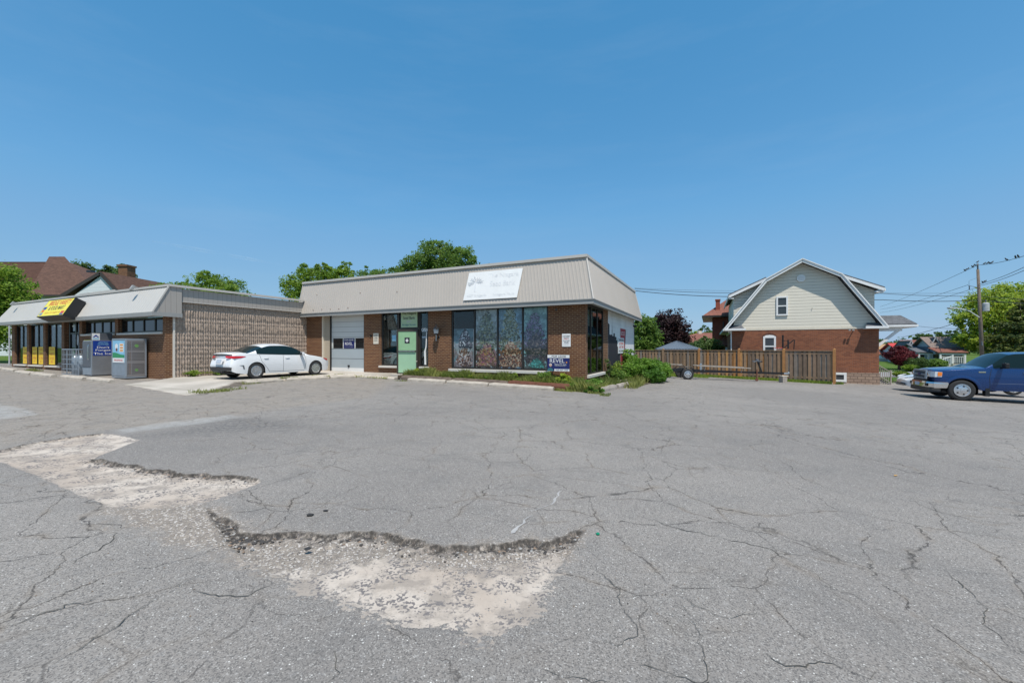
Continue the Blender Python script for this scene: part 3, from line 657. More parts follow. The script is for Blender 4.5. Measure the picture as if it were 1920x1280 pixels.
# entrance: frame, transom, half-open green door
ef = MB(); ef.box(-9.46, -9.38, .0, .14, .2, ZW); ef.box(-8.21, -8.131, .0, .14, .2, ZW); ef.box(-9.38, -8.21, .02, .12, 2.42, 2.52); ef.box(-9.38, -9.0, .03, .11, .28, .31)
ef.build('door_frame', W_['bronze_frame'], shop)
MB().box(-9.38, -8.21, .06, .066, 2.52, ZW).build('transom_glass', W_['dark_glass'], shop)
MB().box(-9.5, -8.0, -.5, .1, .1, .29).build('step', W_['concrete'], shop)
dl = bpy.data.objects.new('door', None); COL.objects.link(dl); dl.parent = shop; dl.location = (-8.2, -.02, .27); dl.rotation_euler = (0, 0, rad(10))
m_ = MB(); m_.box(-1.12, -1.04, -.05, 0, 0, 2.17); m_.box(-.08, 0, -.05, 0, 0, 2.17); m_.box(-1.04, -.08, -.049, -.001, 2.07, 2.17); m_.box(-1.04, -.08, -.049, -.001, 0, .08); m_.box(-1.04, -.08, -.049, -.001, 1.08, 1.16)
m_.build('door_stile', W_['bronze_frame'], dl)
MB().box(-1.04, -.08, -.035, -.02, 1.16, 2.07).build('upper_panel', W_['green_door'], dl)
MB().box(-1.04, -.08, -.035, -.02, .08, 1.08).build('lower_panel', plain('green_door_low', (.33, .53, .35), .5, var=.06), dl)
MB().box(-1.0, -.1, -.09, -.06, 1.10, 1.135).box(-.97, -.93, -.07, -.04, 1.10, 1.135).box(-.17, -.13, -.07, -.04, 1.10, 1.135).build('push_bar', W_['chrome'], dl)
b_ = MB(); b_.box(-.70, -.43, -.042, -.036, 1.50, 1.78, 0); b_.prism([(-.565,1.75),(-.60,1.66),(-.67,1.64),(-.60,1.60),(-.565,1.53),(-.53,1.60),(-.46,1.64),(-.53,1.66)], 'y', -.047, -.043, 1)
b_.build('emblem', [W_['dark_print'], W_['white_paint']], dl)
MB().box(-.04, -.01, -.12, -.05, .62, .66).build('door_stop', W_['cream_paint'], dl)
# sign over the door
sg = MB().box(-9.2, -8.22, -.06, -.03, 2.54, 3.33).build('address_sign', W_['pale_green']); sg.location = (BO[0], BO[1], 0); sg.rotation_euler = (0, 0, BA)
tag(sg, 'pale green shop name and address sign above the green door', 'sign')
for t, z, ww, hh, mm in (('The Niagara', 3.2, .84, .15, 'dark_print'), ('Seed Bank', 3.0, .72, .14, 'dark_print'), ('4507', 2.82, .3, .1, 'grey_print'), ('Bridge Street', 2.66, .82, .11, 'teal_print')):
    txt(t, (-8.71, -.063, z), X3, Z3, ww, hh, W_[mm], sg, bold=.015)
# garage door
gl2 = MB().box(-14.1, -11.69, .08, .13, .5, 1.52); gd_ = MB(); gd_.box(-14.1, -11.69, .08, .13, 2.06, 3.32); gd_.box(-14.1, -14.0, .081, .129, 1.52, 2.06); gd_.box(-11.78, -11.69, .081, .129, 1.52, 2.06)
for x in (-13.24, -12.4): gd_.box(x-.03, x+.03, .081, .129, 1.52, 2.06)
gdo = gd_.build('garage_door', W_['garage_white'], shop); gl2.build('lower_panel', W_['garage_grey'], gdo)
MB().box(-14.1, -11.69, .075, .12, .3, .498).build('bottom_rail', W_['white_paint'], gdo)
for a, b in ((-14.0, -13.27), (-13.21, -12.43), (-12.37, -11.78)): MB().box(a, b, .10, .106, 1.52, 2.06).build('pane', W_['dark_glass'], gdo)
MB().box(-12.87, -12.77, .03, .08, .56, .64).box(-12.84, -12.80, .05, .079, .50, .57).build('handle', W_['black'], gdo)
MB().box(-14.14, -14.1, -.01, .14, .2, ZW).build('garage_door_jamb', W_['dark_frame'], shop); MB().box(-11.69, -11.68, -.005, .14, .2, ZW).build('garage_door_jamb', W_['dark_frame'], shop)
gs = MB().box(-13.2, -12.44, .075, .079, 1.53, 2.05).build('window_sign', W_['navy']); gs.location = (BO[0], BO[1], 0); gs.rotation_euler = (0, 0, BA); tag(gs, 'navy agency sign in the middle pane of the white garage door', 'sign')
txt('FOR LEASE', (-12.82, .073, 1.97), X3, Z3, .66, .09, W_['white_paint'], gs, bold=.02); txt('REVEL.', (-12.82, .073, 1.77), X3, Z3, .56, .15, W_['white_paint'], gs); txt('REALTY INC., BROKERAGE', (-12.82, .073, 1.61), X3, Z3, .56, .035, W_['grey_print'], gs)
# mansard roof
zb, zt = 3.42, 5.15; rf = MB()
ribbed(rf, [(-16.2, -.4, zb), (.4, -.4, zb), (.03, .0, zt), (-16.2, .0, zt)]); ribbed(rf, [(.4, -.4, zb), (.4, D+.4, zb), (.03, D, zt), (.03, .0, zt)])
rf.add([(-16.2,-.4,zb),(-16.2,0,zt),(-16.2,D,zt),(-16.2,D+.4,zb)], [(0,1,2,3)]); rf.add([(-16.2,D+.4,zb),(.4,D+.4,zb),(.03,D,zt),(-16.2,D,zt)], [(0,1,2,3)])
rf.build('mansard_roof', W_['mansard_metal'], shop)
rd = MB().box(-16.15, 0, .05, D, zt-.25, zt-.2).build('roof_deck', W_['roof_grey'], shop)
tr_ = MB(); tr_.beam((-16.24, -.03, zt+.03), (.08, -.03, zt+.03), .12, .11); tr_.beam((.03, .034, zt+.031), (.03, D+.05, zt+.031), .12, .11); tr_.beam((.41, -.425, zb+.01), (.035, -.015, zt-.02), .05, .05); tr_.beam((-16.21, -.42, zb), (-16.21, -.02, zt-.03), .04, .05); tr_.beam((.41, D+.41, zb), (.035, D+.01, zt-.02), .05, .05)
tr_.build('roof_trim', W_['mansard_trim'], shop)
fa = MB(); fa.box(-16.2, .42, -.42, -.38, 3.24, 3.425); fa.box(.38, .42, -.38, D+.4, 3.24, 3.425); fa.box(-16.2, .44, -.45, -.42, 3.40, 3.435); fa.box(.42, .45, -.42, D+.4, 3.40, 3.435)
fa.build('fascia', W_['fascia'], shop)
MB().box(-16.2, .38, -.38, 0, 3.335, 3.36).box(0, .38, 0, D+.38, 3.335, 3.36).build('soffit', W_['soffit'], shop)
# dents and fixings on the roof metal
dn = MB(); rr = random.Random(3)
for px, py in ((595,553),(676,549),(745,547),(588,581),(604,580),(620,579.5),(636,579),(653,577)):
    u = (px-960)/779; yy = -.3 if py > 565 else -.2
    # ray / sloped plane
    for _ in range(6):
        c0 = Vector((u, 1)); # solve for local point at y=yy
        A2 = np.array([[u, -.9025], [1, .431]]); rhs = np.array([BO[0]+.431*yy, BO[1]+.9025*yy]); t_, xl = np.linalg.solve(A2, rhs); z = 1.55+(652-py)/779*t_
        yy = -.4+.4*(z-zb)/(zt-zb)
    MB().obox((xl, yy-.03, z), .035, .02, .03).build('roof_fixing', W_['rust'], shop)
# blank white sign on the roof
sl_n = Vector((0, -(zt-zb), .4)).normalized(); up = Vector((0, .4, zt-zb)).normalized()
def onroof(x, z, off): y = -.4+.4*(z-zb)/(zt-zb); return Vector((x, y, z))+sl_n*off
q = [onroof(-5.42, 3.63, .06), onroof(-2.8, 3.63, .06), onroof(-2.66, 4.88, .06), onroof(-5.28, 4.88, .06)]
rs_ = MB().slab(q, .03).build('roof_sign', W_['white_paint']); rs_.location = (BO[0], BO[1], 0); rs_.rotation_euler = (0, 0, BA)
tag(rs_, 'large weathered white sign board with faded lettering on the ribbed roof', 'sign')
for t, x, z, ww, hh in (('The Niagara', -3.55, 4.64, 1.45, .24), ('Seed Bank', -3.55, 4.3, 1.2, .24), ('4507 Bridge St.', -4.75, 3.8, 1.0, .13), ('905-354-1234', -3.45, 3.8, 1.0, .13)):
    if t.startswith('905'): t = 'Niagara Falls'
    txt(t, onroof(x, z, .066), X3, up, ww, hh, W_['faint_print'], rs_)
tb = MB(); rr = random.Random(8)
c0 = (-4.88, 4.0)
for k in range(60):
    a = rr.uniform(-.3, math.pi+.3); r0, r1 = rr.uniform(.05, .25), rr.uniform(.22, .42); z0 = 4.38
    p = onroof(c0[0]+r0*math.cos(a), z0+r0*math.sin(a)*.75, .066); q_ = onroof(c0[0]+r1*math.cos(a+.2), z0+r1*math.sin(a+.2)*.75, .066); tb.beam(p, q_, .002, .014)
tb.beam(onroof(c0[0], 3.98, .066), onroof(c0[0], 4.4, .066), .05, .004); tb.build('tree_emblem', plain('emblem_faint', (.66, .67, .69), .6), rs_)
# wall lantern
wl = thing('wall_lantern', 'black coach lantern on the brick pier left of the display windows', 'lantern', L2W(-7.0, 0)+(2.05,), BA)
MB().lathe([(.05,0),(.06,.01),(.06,.03),(.02,.04)], (0,-.01,0), 12, axis='y').tube([(0,-.03,0),(0,-.12,-.08),(0,-.2,-.1),(0,-.22,.1)], .014, 8).build('bracket', W_['black_metal'], wl)
MB().tube([(0,-.22,-.18),(0,-.22,.1)], .018, 8).build('tail', W_['chrome'], wl)
MB().lathe([(.05,.1),(.11,.14),(.12,.16)], (0,-.22,0), 6).lathe([(.16,.36),(.11,.44),(.05,.50),(.02,.54),(.012,.62)], (0,-.22,0), 6).build('lantern_cap', W_['black_metal'], wl)
MB().lathe([(.10,.16),(.14,.36)], (0,-.22,0), 6).build('lantern_glass', W_['galv'], wl)
# display window posters made of printed shapes just behind the panes
PC = {}
def pcol(c):
    k = tuple(round(x, 2) for x in c)
    if k not in PC: PC[k] = plain('print_%d' % len(PC), c, .5, var=.25, vs=8)
    return PC[k]
def plant_poster(parent, x0, x1, z0, z1, bgs, plants, seed):
    rr = random.Random(seed); cols = []; mb = MB(); ycur = [.085]
    def mi(c):
        c = tuple(round(x, 2) for x in c)
        if c not in cols: cols.append(c)
        return cols.index(c)
    mb.box(x0, x1, .095, .10, z0, z1, mi(bgs[0]))
    y = .0945
    for k in range(220):           # soft mottled backdrop
        f = rr.random(); c = bgs[min(len(bgs)-1, int((1-f)*len(bgs)+rr.uniform(-.35, .35))) if len(bgs) > 1 else 0]
        kq = rr.choice((.5, .62, .75, .9)); c = tuple(q*kq for q in c)
        cx, cz = rr.uniform(x0, x1), z0+(z1-z0)*f; r = rr.uniform(.05, .16); a0 = rr.random()*6
        pts = [(min(max(cx+r*math.cos(a0+j*1.26)*rr.uniform(.5, 1.2), x0), x1), y-.00002*k, min(max(cz+r*math.sin(a0+j*1.26)*rr.uniform(.5, 1.2), z0), z1)) for j in range(5)]
        mb.add(pts, [(0,1,2,3,4)], mi(c))
    y = .089
    for (px, pz, w_, h_, pal, n) in plants:
        for k in range(46):
            zz = pz+h_*rr.random(); hw = w_*.8*(1-(zz-pz)/h_)**.6+.02; cx = px+rr.uniform(-hw, hw); L = rr.uniform(.10, .24); a = rr.uniform(0, 6.28); c = min(pal, key=sum); c = tuple(q*.6 for q in c)
            pts = [(min(max(cx+L*math.cos(a+j*1.05)*rr.uniform(.5, 1), x0), x1), y+.0025, min(max(zz+L*math.sin(a+j*1.05)*rr.uniform(.5, 1), z0), z1)) for j in range(6)]; mb.add(pts, [(0,1,2,3,4,5)], mi(c))
            y -= .00004
        n = int(n*1.5)
        for k in range(n):
            f = (k/n); zz = pz+h_*rr.random(); hw = w_*(1-(zz-pz)/h_)**.6+.03; cx = px+rr.uniform(-hw, hw); a = rr.uniform(-.3, math.pi+.3); L = rr.uniform(.05, .17)*(w_/.4)**.5; wd = L*rr.uniform(.10, .28)
            c = pal[rr.randrange(len(pal))]; dx, dz = math.cos(a), math.sin(a)
            pts = [(cx, zz), (cx+dx*L*.5-dz*wd, zz+dz*L*.5+dx*wd), (cx+dx*L, zz+dz*L), (cx+dx*L*.5+dz*wd, zz+dz*L*.5-dx*wd)]
            pts = [(min(max(p[0], x0), x1), y-.0000045*k, min(max(p[1], z0), z1)) for p in pts]; mb.add(pts, [(0,1,2,3)], mi(c))
        y -= .003
    o = mb.build('window_graphic', [pcol(c) for c in cols], parent); return o
e = edges; z0, z1 = .68, 3.25
plant_poster(dw, e[0]+.08, e[1]-.04, z0, 2.42, [(.16,.28,.33),(.55,.58,.62),(.45,.36,.38)], [(-5.7,.75,.42,.75,[(.25,.09,.05),(.12,.05,.05),(.7,.55,.52),(.35,.2,.14),(.78,.7,.7)],170), (-5.62,1.6,.36,.65,[(.1,.08,.12),(.2,.17,.2),(.75,.77,.8),(.05,.05,.07)],120)], 1)
plant_poster(dw, e[1]+.04, e[2]-.04, z0, z1, [(.50,.58,.62),(.40,.46,.46),(.30,.28,.22),(.45,.25,.30),(.26,.14,.1)], [(-4.5,1.5,.5,1.5,[(.20,.25,.16),(.42,.48,.48),(.08,.10,.06),(.30,.30,.16),(.05,.05,.05)],420), (-4.5,.75,.5,.9,[(.5,.25,.1),(.4,.12,.2),(.22,.1,.07),(.55,.42,.3),(.12,.06,.05)],360)], 2)
plant_poster(dw, e[2]+.04, e[3]-.04, z0, z1, [(.28,.48,.66),(.30,.42,.5),(.30,.28,.22),(.25,.12,.08),(.18,.08,.05)], [(-3.35,1.45,.48,1.7,[(.34,.44,.42),(.14,.18,.10),(.48,.54,.48),(.06,.08,.05),(.28,.26,.10)],460), (-3.3,.72,.55,1.0,[(.42,.16,.08),(.55,.36,.24),(.16,.06,.04),(.62,.5,.36),(.1,.04,.03)],360)], 3)
plant_poster(dw, e[3]+.04, e[4]-.06, z0, z1, [(.34,.58,.60),(.32,.52,.58),(.26,.25,.38),(.12,.10,.12),(.12,.16,.16)], [(-2.2,1.55,.5,1.35,[(.16,.13,.26),(.06,.05,.09),(.30,.26,.42),(.1,.18,.15)],380), (-2.15,.95,.5,1.1,[(.04,.04,.06),(.08,.07,.09),(.22,.17,.17),(.03,.03,.04)],340), (-2.1,.72,.26,.3,[(.04,.30,.28),(.1,.5,.46),(.02,.12,.1)],140)], 4)
MB().box(-5.2+.0, -5.17, .09, .1, .7, 2.4).build('blind', W_['grey_print'], dw)
# things seen in the entrance panes
po = MB().box(-8.02, -7.72, .055, .06, 2.32, 2.40).box(-8.02, -7.74, .055, .06, 2.02, 2.10).build('window_notice', W_['galv'], s2)
txt('OPEN', (-7.87, .05, 2.42), X3, Z3, .36, .14, W_['white_paint'], s2, bold=.03)
MB().tube([(-7.74,.05,2.3),(-7.78,.05,1.6),(-7.84,.05,1.35),(-7.82,.05,.75)], [.025,.03,.05,.05], 8).build('curtain', W_['white_paint'], s2)
MB().box(-9.86, -9.62, .055, .06, 1.9, 2.18).build('window_notice', W_['sky_blue_print'], sw); MB().box(-10.35, -9.6, .25, .5, .9, 1.15).box(-10.1, -9.7, .2, .4, .75, .9).build('stored_boxes', W_['grey_print'], sw)
txt('OPEN', (-9.30, .055, 2.36), X3, Z3, .12, .12, W_['white_paint'], shop, bold=.02)
# signs on the brick piers
def board(name, lab, x0, x1, z0, z1, mat, y=-.02, cat='sign', t=.015):
    o = MB().box(x0, x1, y-t, y, z0, z1).build(name, W_[mat]); o.location = (BO[0], BO[1], 0); o.rotation_euler = (0, 0, BA); return tag(o, lab, cat)
nb = board('parking_notice', 'small white customer parking notice on brick above the for lease board', -.97, -.61, 1.6, 2.12, 'white_paint', -.003)
for t, z, ww, hh, mm in (('CUSTOMER', 2.02, .3, .045, 'dark_print'), ('PARKING', 1.965, .22, .035, 'dark_print'), ('ONLY', 1.91, .22, .05, 'red_print'), ('ALL OTHERS', 1.84, .28, .035, 'dark_print'), ('WILL BE', 1.79, .18, .035, 'dark_print'), ('TOWED', 1.74, .2, .03, 'dark_print'), ('AT OWNERS EXPENSE', 1.67, .2, .02, 'grey_print')):
    txt(t, (-.79, -.021, z), X3, Z3, ww, hh, W_[mm], nb, bold=.01)
nc = board('door_notice', 'narrow cream notice on the brick pier right of the garage door', -11.03, -10.69, 1.75, 2.29, 'cream_paint', -.003)
for i, t in enumerate(('PARKING', 'FOR', 'CUSTOMERS', 'OF SHOP', 'ONLY')): txt(t, (-10.86, -.021, 2.2-.075*i), X3, Z3, .22, .045, W_['dark_print'], nc, bold=.01)
cmz = thing('security_camera', 'small dark dome camera on brick left of the cream notice', 'camera', L2W(-11.2, 0)+(2.16,), BA)
MB().lathe([(.05,0),(.05,-.02),(.035,-.05),(.01,-.07)], (0,0,0), 12, axis='y').build('dome', W_['dark_glass'], cmz)
cmz = thing('floodlight', 'small soffit floodlight above the brick at the right shop corner', 'floodlight', L2W(-1.2, -.05)+(3.1,), BA)
MB().tube([(0,.05,0),(0,-.05,0)], .03, 8).build('base', W_['bronze_frame'], cmz); MB().lathe([(.02,0),(.045,-.07),(.048,-.09)], (.04,-.04,-.01), 10, axis='y').build('lamp_head', W_['bronze_frame'], cmz)
# mural on the white side wall (+x side)
mu = MB(); xo = .003
sk = [(3.985,-.3),(6.95,-.3),(6.95,1.3),(6.6,1.3),(6.6,1.62),(6.2,1.62),(6.2,1.95),(5.95,1.95),(5.95,2.12),(5.55,2.12),(5.55,2.3),(5.2,2.3),(5.2,2.15),(4.95,2.15),(4.95,2.22),(4.88,2.85),(4.84,2.22),(4.7,2.2),(4.3,2.2),(4.3,2.66),(4.2,2.72),(3.985,2.74)]
mu.add([(xo, y, z) for y, z in sk], [tuple(range(len(sk)))], 0)
rp = [(7.0,-.4),(7.85,-.4),(8.5,2.62),(7.0,2.62)]; mu.add([(xo+.001, y, z) for y, z in rp], [(0,1,2,3)], 1)
mu.add([(xo+.001, 8.5, 2.62), (xo+.001, 8.62, 2.55), (xo+.001, 7.95, -.4), (xo+.001, 7.85, -.4)], [(0,1,2,3)], 0)
mu.build('wall_mural', [W_['mural_dark'], W_['mural_red']], shop)
ps_ = MB().box(.004, .03, 6.35, 7.95, 1.25, 2.1).build('parking_sign', W_['faint_print']); ps_.location = (BO[0], BO[1], 0); ps_.rotation_euler = (0, 0, BA); tag(ps_, 'white lettered sign over the red panel on the white side wall', 'sign')
for t, z, ww, hh, mm in (('PARKING', 1.98, 1.3, .12, 'dark_print'), ('NO STOPPING', 1.78, 1.2, .12, 'red_print'), ('ANY TIME', 1.6, 1.2, .12, 'red_print'), ('STRICTLY ENFORCED', 1.38, 1.4, .09, 'dark_print')): txt(t, (.032, 7.15, z), Y3, Z3, ww, hh, W_[mm], ps_, bold=.02)
txt('NOTICE', (.006, 7.7, 2.35), Y3, Z3, 1.1, .22, W_['faint_print'], shop)
ml = thing('floodlight', 'black floodlight at the far top corner of the white side wall', 'floodlight', L2W(.0, 11.2)+(2.95,), BA)
MB().box(0, .06, -.05, .05, -.05, .05).build('base', W_['black'], ml); MB().box(.06, .2, -.09, .09, -.08, .04).build('lamp_head', W_['black'], ml)
# for-lease board on posts in the weed bed
lb = thing('lease_sign', 'navy and white for lease board standing in weeds by the brick corner', 'sign', L2W(-1.02, -.3)+(0,), BA)
MB().box(-.46, .46, -.02, 0, .62, 1.27, 0).box(-.46, .46, -.024, -.02, 1.15, 1.27, 1).box(-.17, .46, -.024, -.02, .62, .71, 1).build('board', [W_['navy'], W_['white_paint']], lb)
[MB().box(x, x+.02, .001, .02, -.15, 1.2).build('stake', W_['black_metal'], lb) for x in (-.27, .3)]
txt('FOR LEASE', (.02, -.0255, 1.21), X3, Z3, .6, .075, W_['dark_print'], lb, bold=.015); txt('REVEL', (-.05, -.022, 1.035), X3, Z3, .62, .155, W_['white_paint'], lb)
MB().lathe([(.028,0),(.028,-.004)], (.34,-.021,.975), 12, axis='y').build('logo_dot', W_['orange_print'], lb)
for t, z, ww, hh, mm, cx in (('AGENT NAME', .885, .5, .05, 'white_paint', .1), ('SALES REPRESENTATIVE', .83, .44, .03, 'grey_print', .07), ('905-357-1700', .665, .5, .055, 'navy', .15)):
    if t == 'AGENT NAME': t = 'REALTY INC.'
    txt(t, (cx, -.0255, z), X3, Z3, ww, hh, W_[mm], lb, bold=.01)
pm = MB(); pm.lathe([(.062,0),(.062,-.002)], (-.33,-.022,.87), 14, 1, 'y'); pm.lathe([(.052,0),(.052,-.002)], (-.33,-.0242,.85), 14, 0, 'y'); pm.prism([(-.46,.62),(-.2,.62),(-.23,.7),(-.3,.75),(-.37,.75),(-.45,.71)], 'y', -.0262, -.0245, 2); pm.build('portrait', [W_['skin_print'], W_['hair_print'], W_['teal_print']], lb)
# ============================================================ CONVENIENCE STORE (left)
st = thing('store_building', 'long low convenience store with sloped beige metal fascia and brown brick piers', 'store', (BO[0], BO[1], 0), BA)
F = -6.69
def inl(o): o.location = (BO[0], BO[1], 0); o.rotation_euler = (0, 0, BA); return o
def w2(x0, x1, z0, z1): MB().box(x0, x1, F, F+.3, z0, z1).build('brick_pier' if z1 > 2.5 else 'brick_apron', W_['brown_brick'], st)
w2(-32.6, -32.15, -.1, 2.86); w2(-30.38, -30.07, -.1, 2.86); w2(-28.17, -27.86, -.1, 2.86); w2(-25.88, -25.58, -.1, 2.86); w2(-23.85, -23.55, -.1, 2.86); w2(-20.25, -19.95, -.1, 2.86); w2(-16.17, -16.0, -.1, 2.86)
for x0, x1 in ((-32.15, -30.38), (-30.07, -28.17), (-27.86, -25.88)): w2(x0, x1, -.1, .52)
for x0, x1 in ((-23.55, -20.25), (-19.95, -16.17)): w2(x0, x1, -.1, 2.13)
MB().box(-16.25, -16.0, F+.3, -6.35, -.1, 2.86).build('brick_pier', W_['brown_brick'], st); MB().box(-32.6, -32.35, F+.3, 0, -.1, 2.86).build('end_wall', W_['brown_brick'], st)
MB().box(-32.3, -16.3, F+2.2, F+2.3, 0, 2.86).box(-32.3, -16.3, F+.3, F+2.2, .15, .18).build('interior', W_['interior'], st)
for i, (x0, x1) in enumerate(((-32.14, -30.39), (-30.06, -28.18), (-27.85, -25.89))):
    wo = window('shop_window', st, x0, x1, .60, 2.84, F+.08, panes=2, fw=.055, frame='dark_frame')
    MB().box(x0+.01, x1-.01, F-.07, F+.2, .52, .598).build('sill', W_['sill_stone'], wo, bevel=.01)
for x0, x1 in ((-23.55, -20.25), (-19.95, -16.17)):
    wo = window('high_window', st, x0, x1, 2.22, 2.85, F+.14, panes=4, fw=.07, frame='dark_frame', glass='dark_glass')
    MB().box(x0-.02, x1+.0, F-.06, F+.2, 2.13, 2.218).build('sill', W_['sill_stone'], wo, bevel=.01)
do = MB().box(-25.3, -25.2, F+.1, F+.2, .15, 2.85).box(-23.88, -23.78, F+.1, F+.2, .15, 2.85).box(-24.6, -24.5, F+.1, F+.2, .15, 2.85).box(-25.2, -24.6, F+.11, F+.19, 2.25, 2.33).box(-24.5, -23.88, F+.11, F+.19, 2.25, 2.33).box(-25.2, -24.6, F+.11, F+.19, .15, .35).box(-24.5, -23.88, F+.11, F+.19, .15, .35).build('door', W_['dark_frame'], st)
MB().box(-25.2, -24.6, F+.14, F+.146, .35, 2.25).build('pane', W_['tint_glass'], do); MB().box(-24.5, -23.88, F+.14, F+.146, .35, 2.85).build('pane', W_['tint_glass'], do)
MB().tube([(-24.68,F+.06,.9),(-24.68,F+.06,1.4)], .015, 8).build('handle', W_['chrome'], do)
st1 = MB(); rr = random.Random(4)
pp = MB(); pp.prism([(-24.42+.18*math.cos(a)*.7, 1.95+.27*math.sin(a)) for a in np.linspace(0, 6.28, 13)[:-1]], 'y', F+.128, F+.135, 0); pp.box(-25.0, -24.72, F+.128, F+.135, 1.0, 1.35, 1); pp.box(-24.35, -24.0, F+.12, F+.135, 1.2, 1.8, 2); pp.box(-24.9, -24.65, F+.12, F+.135, 2.4, 2.75, 3)
pp.build('door_posters', [W_['grey_print'], W_['grass_green_print'], W_['galv_dark'], W_['galv']], do)
# shelves and posters dimly visible in the shop windows
sh = MB(); rr = random.Random(6)
for x0, x1 in ((-32.0, -30.45), (-30.0, -28.24), (-27.8, -25.95)):
    for k in range(26):
        x = rr.uniform(x0, x1-.2); z = rr.uniform(.7, 2.4); sh.box(x, x+rr.uniform(.1, .35), F+rr.uniform(.5, 1.6), F+1.8, z, z+rr.uniform(.08, .3), rr.randrange(5))
sh.build('shop_goods', [W_['galv_dark'], W_['grass_green_print'], W_['grey_print'], W_['plastic_dark'], W_['teal_print']], st)
bd_ = MB(); [bd_.box(x, x+.16, F+.30, F+.31, .62, 2.84) for x in (-31.9, -31.72, -31.54, -31.2, -31.0, -29.5, -29.3, -27.5, -27.3)]; bd_.build('vertical_blind', plain('blind_grey', (.22, .27, .25), .8), st)
for i, (x0, x1, words) in enumerate(((-31.18, -30.5, ('COLD', 'BEER', 'WINE', '&')), (-29.85, -29.22, ('LOTTO', 'TICKETS', 'HERE', '$')), (-29.0, -28.36, ('PHONE', 'CARDS', 'ATM', '@')), (-27.65, -26.9, ('COLD', 'DRINKS', 'ICE', '!')))):
    p = MB().box(x0, x1, F+.066, F+.072, .66, 1.6).build('window_poster', W_['poster_yellow']); inl(p)
    tag(p, ('tall yellow poster leaning in the leftmost store window', 'yellow poster left half of the middle store window', 'yellow poster right half of the middle store window', 'yellow poster in the store window nearest the door')[i], 'poster', 'yellow posters in the store windows')
    for j in range(3): txt(words[j], ((x0+x1)/2, F+.064, 1.47-.24*j), X3, Z3, (x1-x0)*.72, .13, W_['orange_print'], p, bold=.03)
    txt(words[3], ((x0+x1)/2, F+.064, .80), X3, Z3, (x1-x0)*.3, .13, W_['orange_print'], p, bold=.02)
# split-rib block side wall (faces +x)
xs_ = np.arange(0, 6.35, .0225); zs_ = np.arange(-.1, 4.05, .05); rs = np.random.RandomState(2)
YY, ZZ = np.meshgrid(xs_, zs_); ph = (YY/.103) % 1; rib = (ph < .62).astype(float)
rnd = rs.rand(*YY.shape); ridx = (YY/.103).astype(int); blk = rs.rand(30, 80)[(ZZ/.2).astype(int) % 30, ridx % 80]
XX = rib*(.018+.022*blk+.02*(rnd-.3)) - (1-rib)*.012
row = ((ZZ % .2) < .05); XX = np.where(row, np.minimum(XX, .008), XX)
V = np.stack([-16.0+XX, -6.35+YY, ZZ], -1).reshape(-1, 3); nx = len(xs_); i = np.arange((len(zs_)-1)*nx).reshape(-1, nx)[:, :-1].ravel()
npmesh('ribbed_block_wall', V, np.stack([i, i+1, i+nx+1, i+nx], -1), W_['split_block'], st)
MB().box(-16.02, -15.955, -6.42, -6.35, -.1, 3.55).build('wall_corner', W_['sill_stone'], st)
MB().box(-16.28, -16.02, -6.33, -.01, -.1, 3.4).build('wall_core', W_['split_block'], st)
# sloped metal fascia
m = MB(); zt2 = 4.12
ribbed(m, [(-33.3, F-.5, 3.0), (-15.85, F-.5, 3.0), (-15.85, F+.09, zt2), (-32.75, F+.09, zt2)], .2, .006)
m.add([(-33.3, F-.5, 3.0), (-32.75, F+.09, zt2), (-32.75, 0, zt2), (-33.3, 0, 3.0)], [(0,1,2,3)])
m.build('mansard_roof', plain('mansard_metal_pale', (.50, .475, .435), .4, var=.05, vs=.6), st)
sp_ = MB(); sp_.add([(-15.845, F-.5, 3.0), (-15.845, F+.09, zt2), (-15.845, -6.15, zt2), (-15.845, -6.15, 3.0)], [(3,2,1,0)])
sp_.box(-15.99, -15.90, -6.15, -.02, 3.52, zt2-.06); sp_.build('side_fascia', W_['side_siding'], st)
MB().box(-32.6, -16.0, F+.1, 0, zt2-.2, zt2-.15).build('roof_deck', W_['roof_grey'], st)
t = MB(); t.beam((-32.8, F+.09, zt2+.03), (-15.8, F+.09, zt2+.03), .12, .09); t.beam((-15.86, F+.09, zt2+.031), (-15.86, 0, zt2+.031), .14, .09); t.beam((-15.83, F-.51, 3.0), (-15.83, F+.06, zt2), .05, .05)
t.box(-15.90, -15.885, -6.15, -.02, 3.50, 3.53); t.box(-24.0, -20.5, F+.06, F+.12, zt2+.076, zt2+.13); t.build('roof_trim', W_['mansard_trim'], st)
f = MB(); f.box(-33.3, -15.80, F-.54, F-.5, 2.84, 3.005); f.box(-15.84, -15.80, F-.5, -6.15, 2.84, 3.005); f.build('fascia', W_['fascia'], st)
MB().box(-33.3, -15.84, F-.5, F+.0, 2.862, 2.885).build('soffit', W_['soffit'], st)
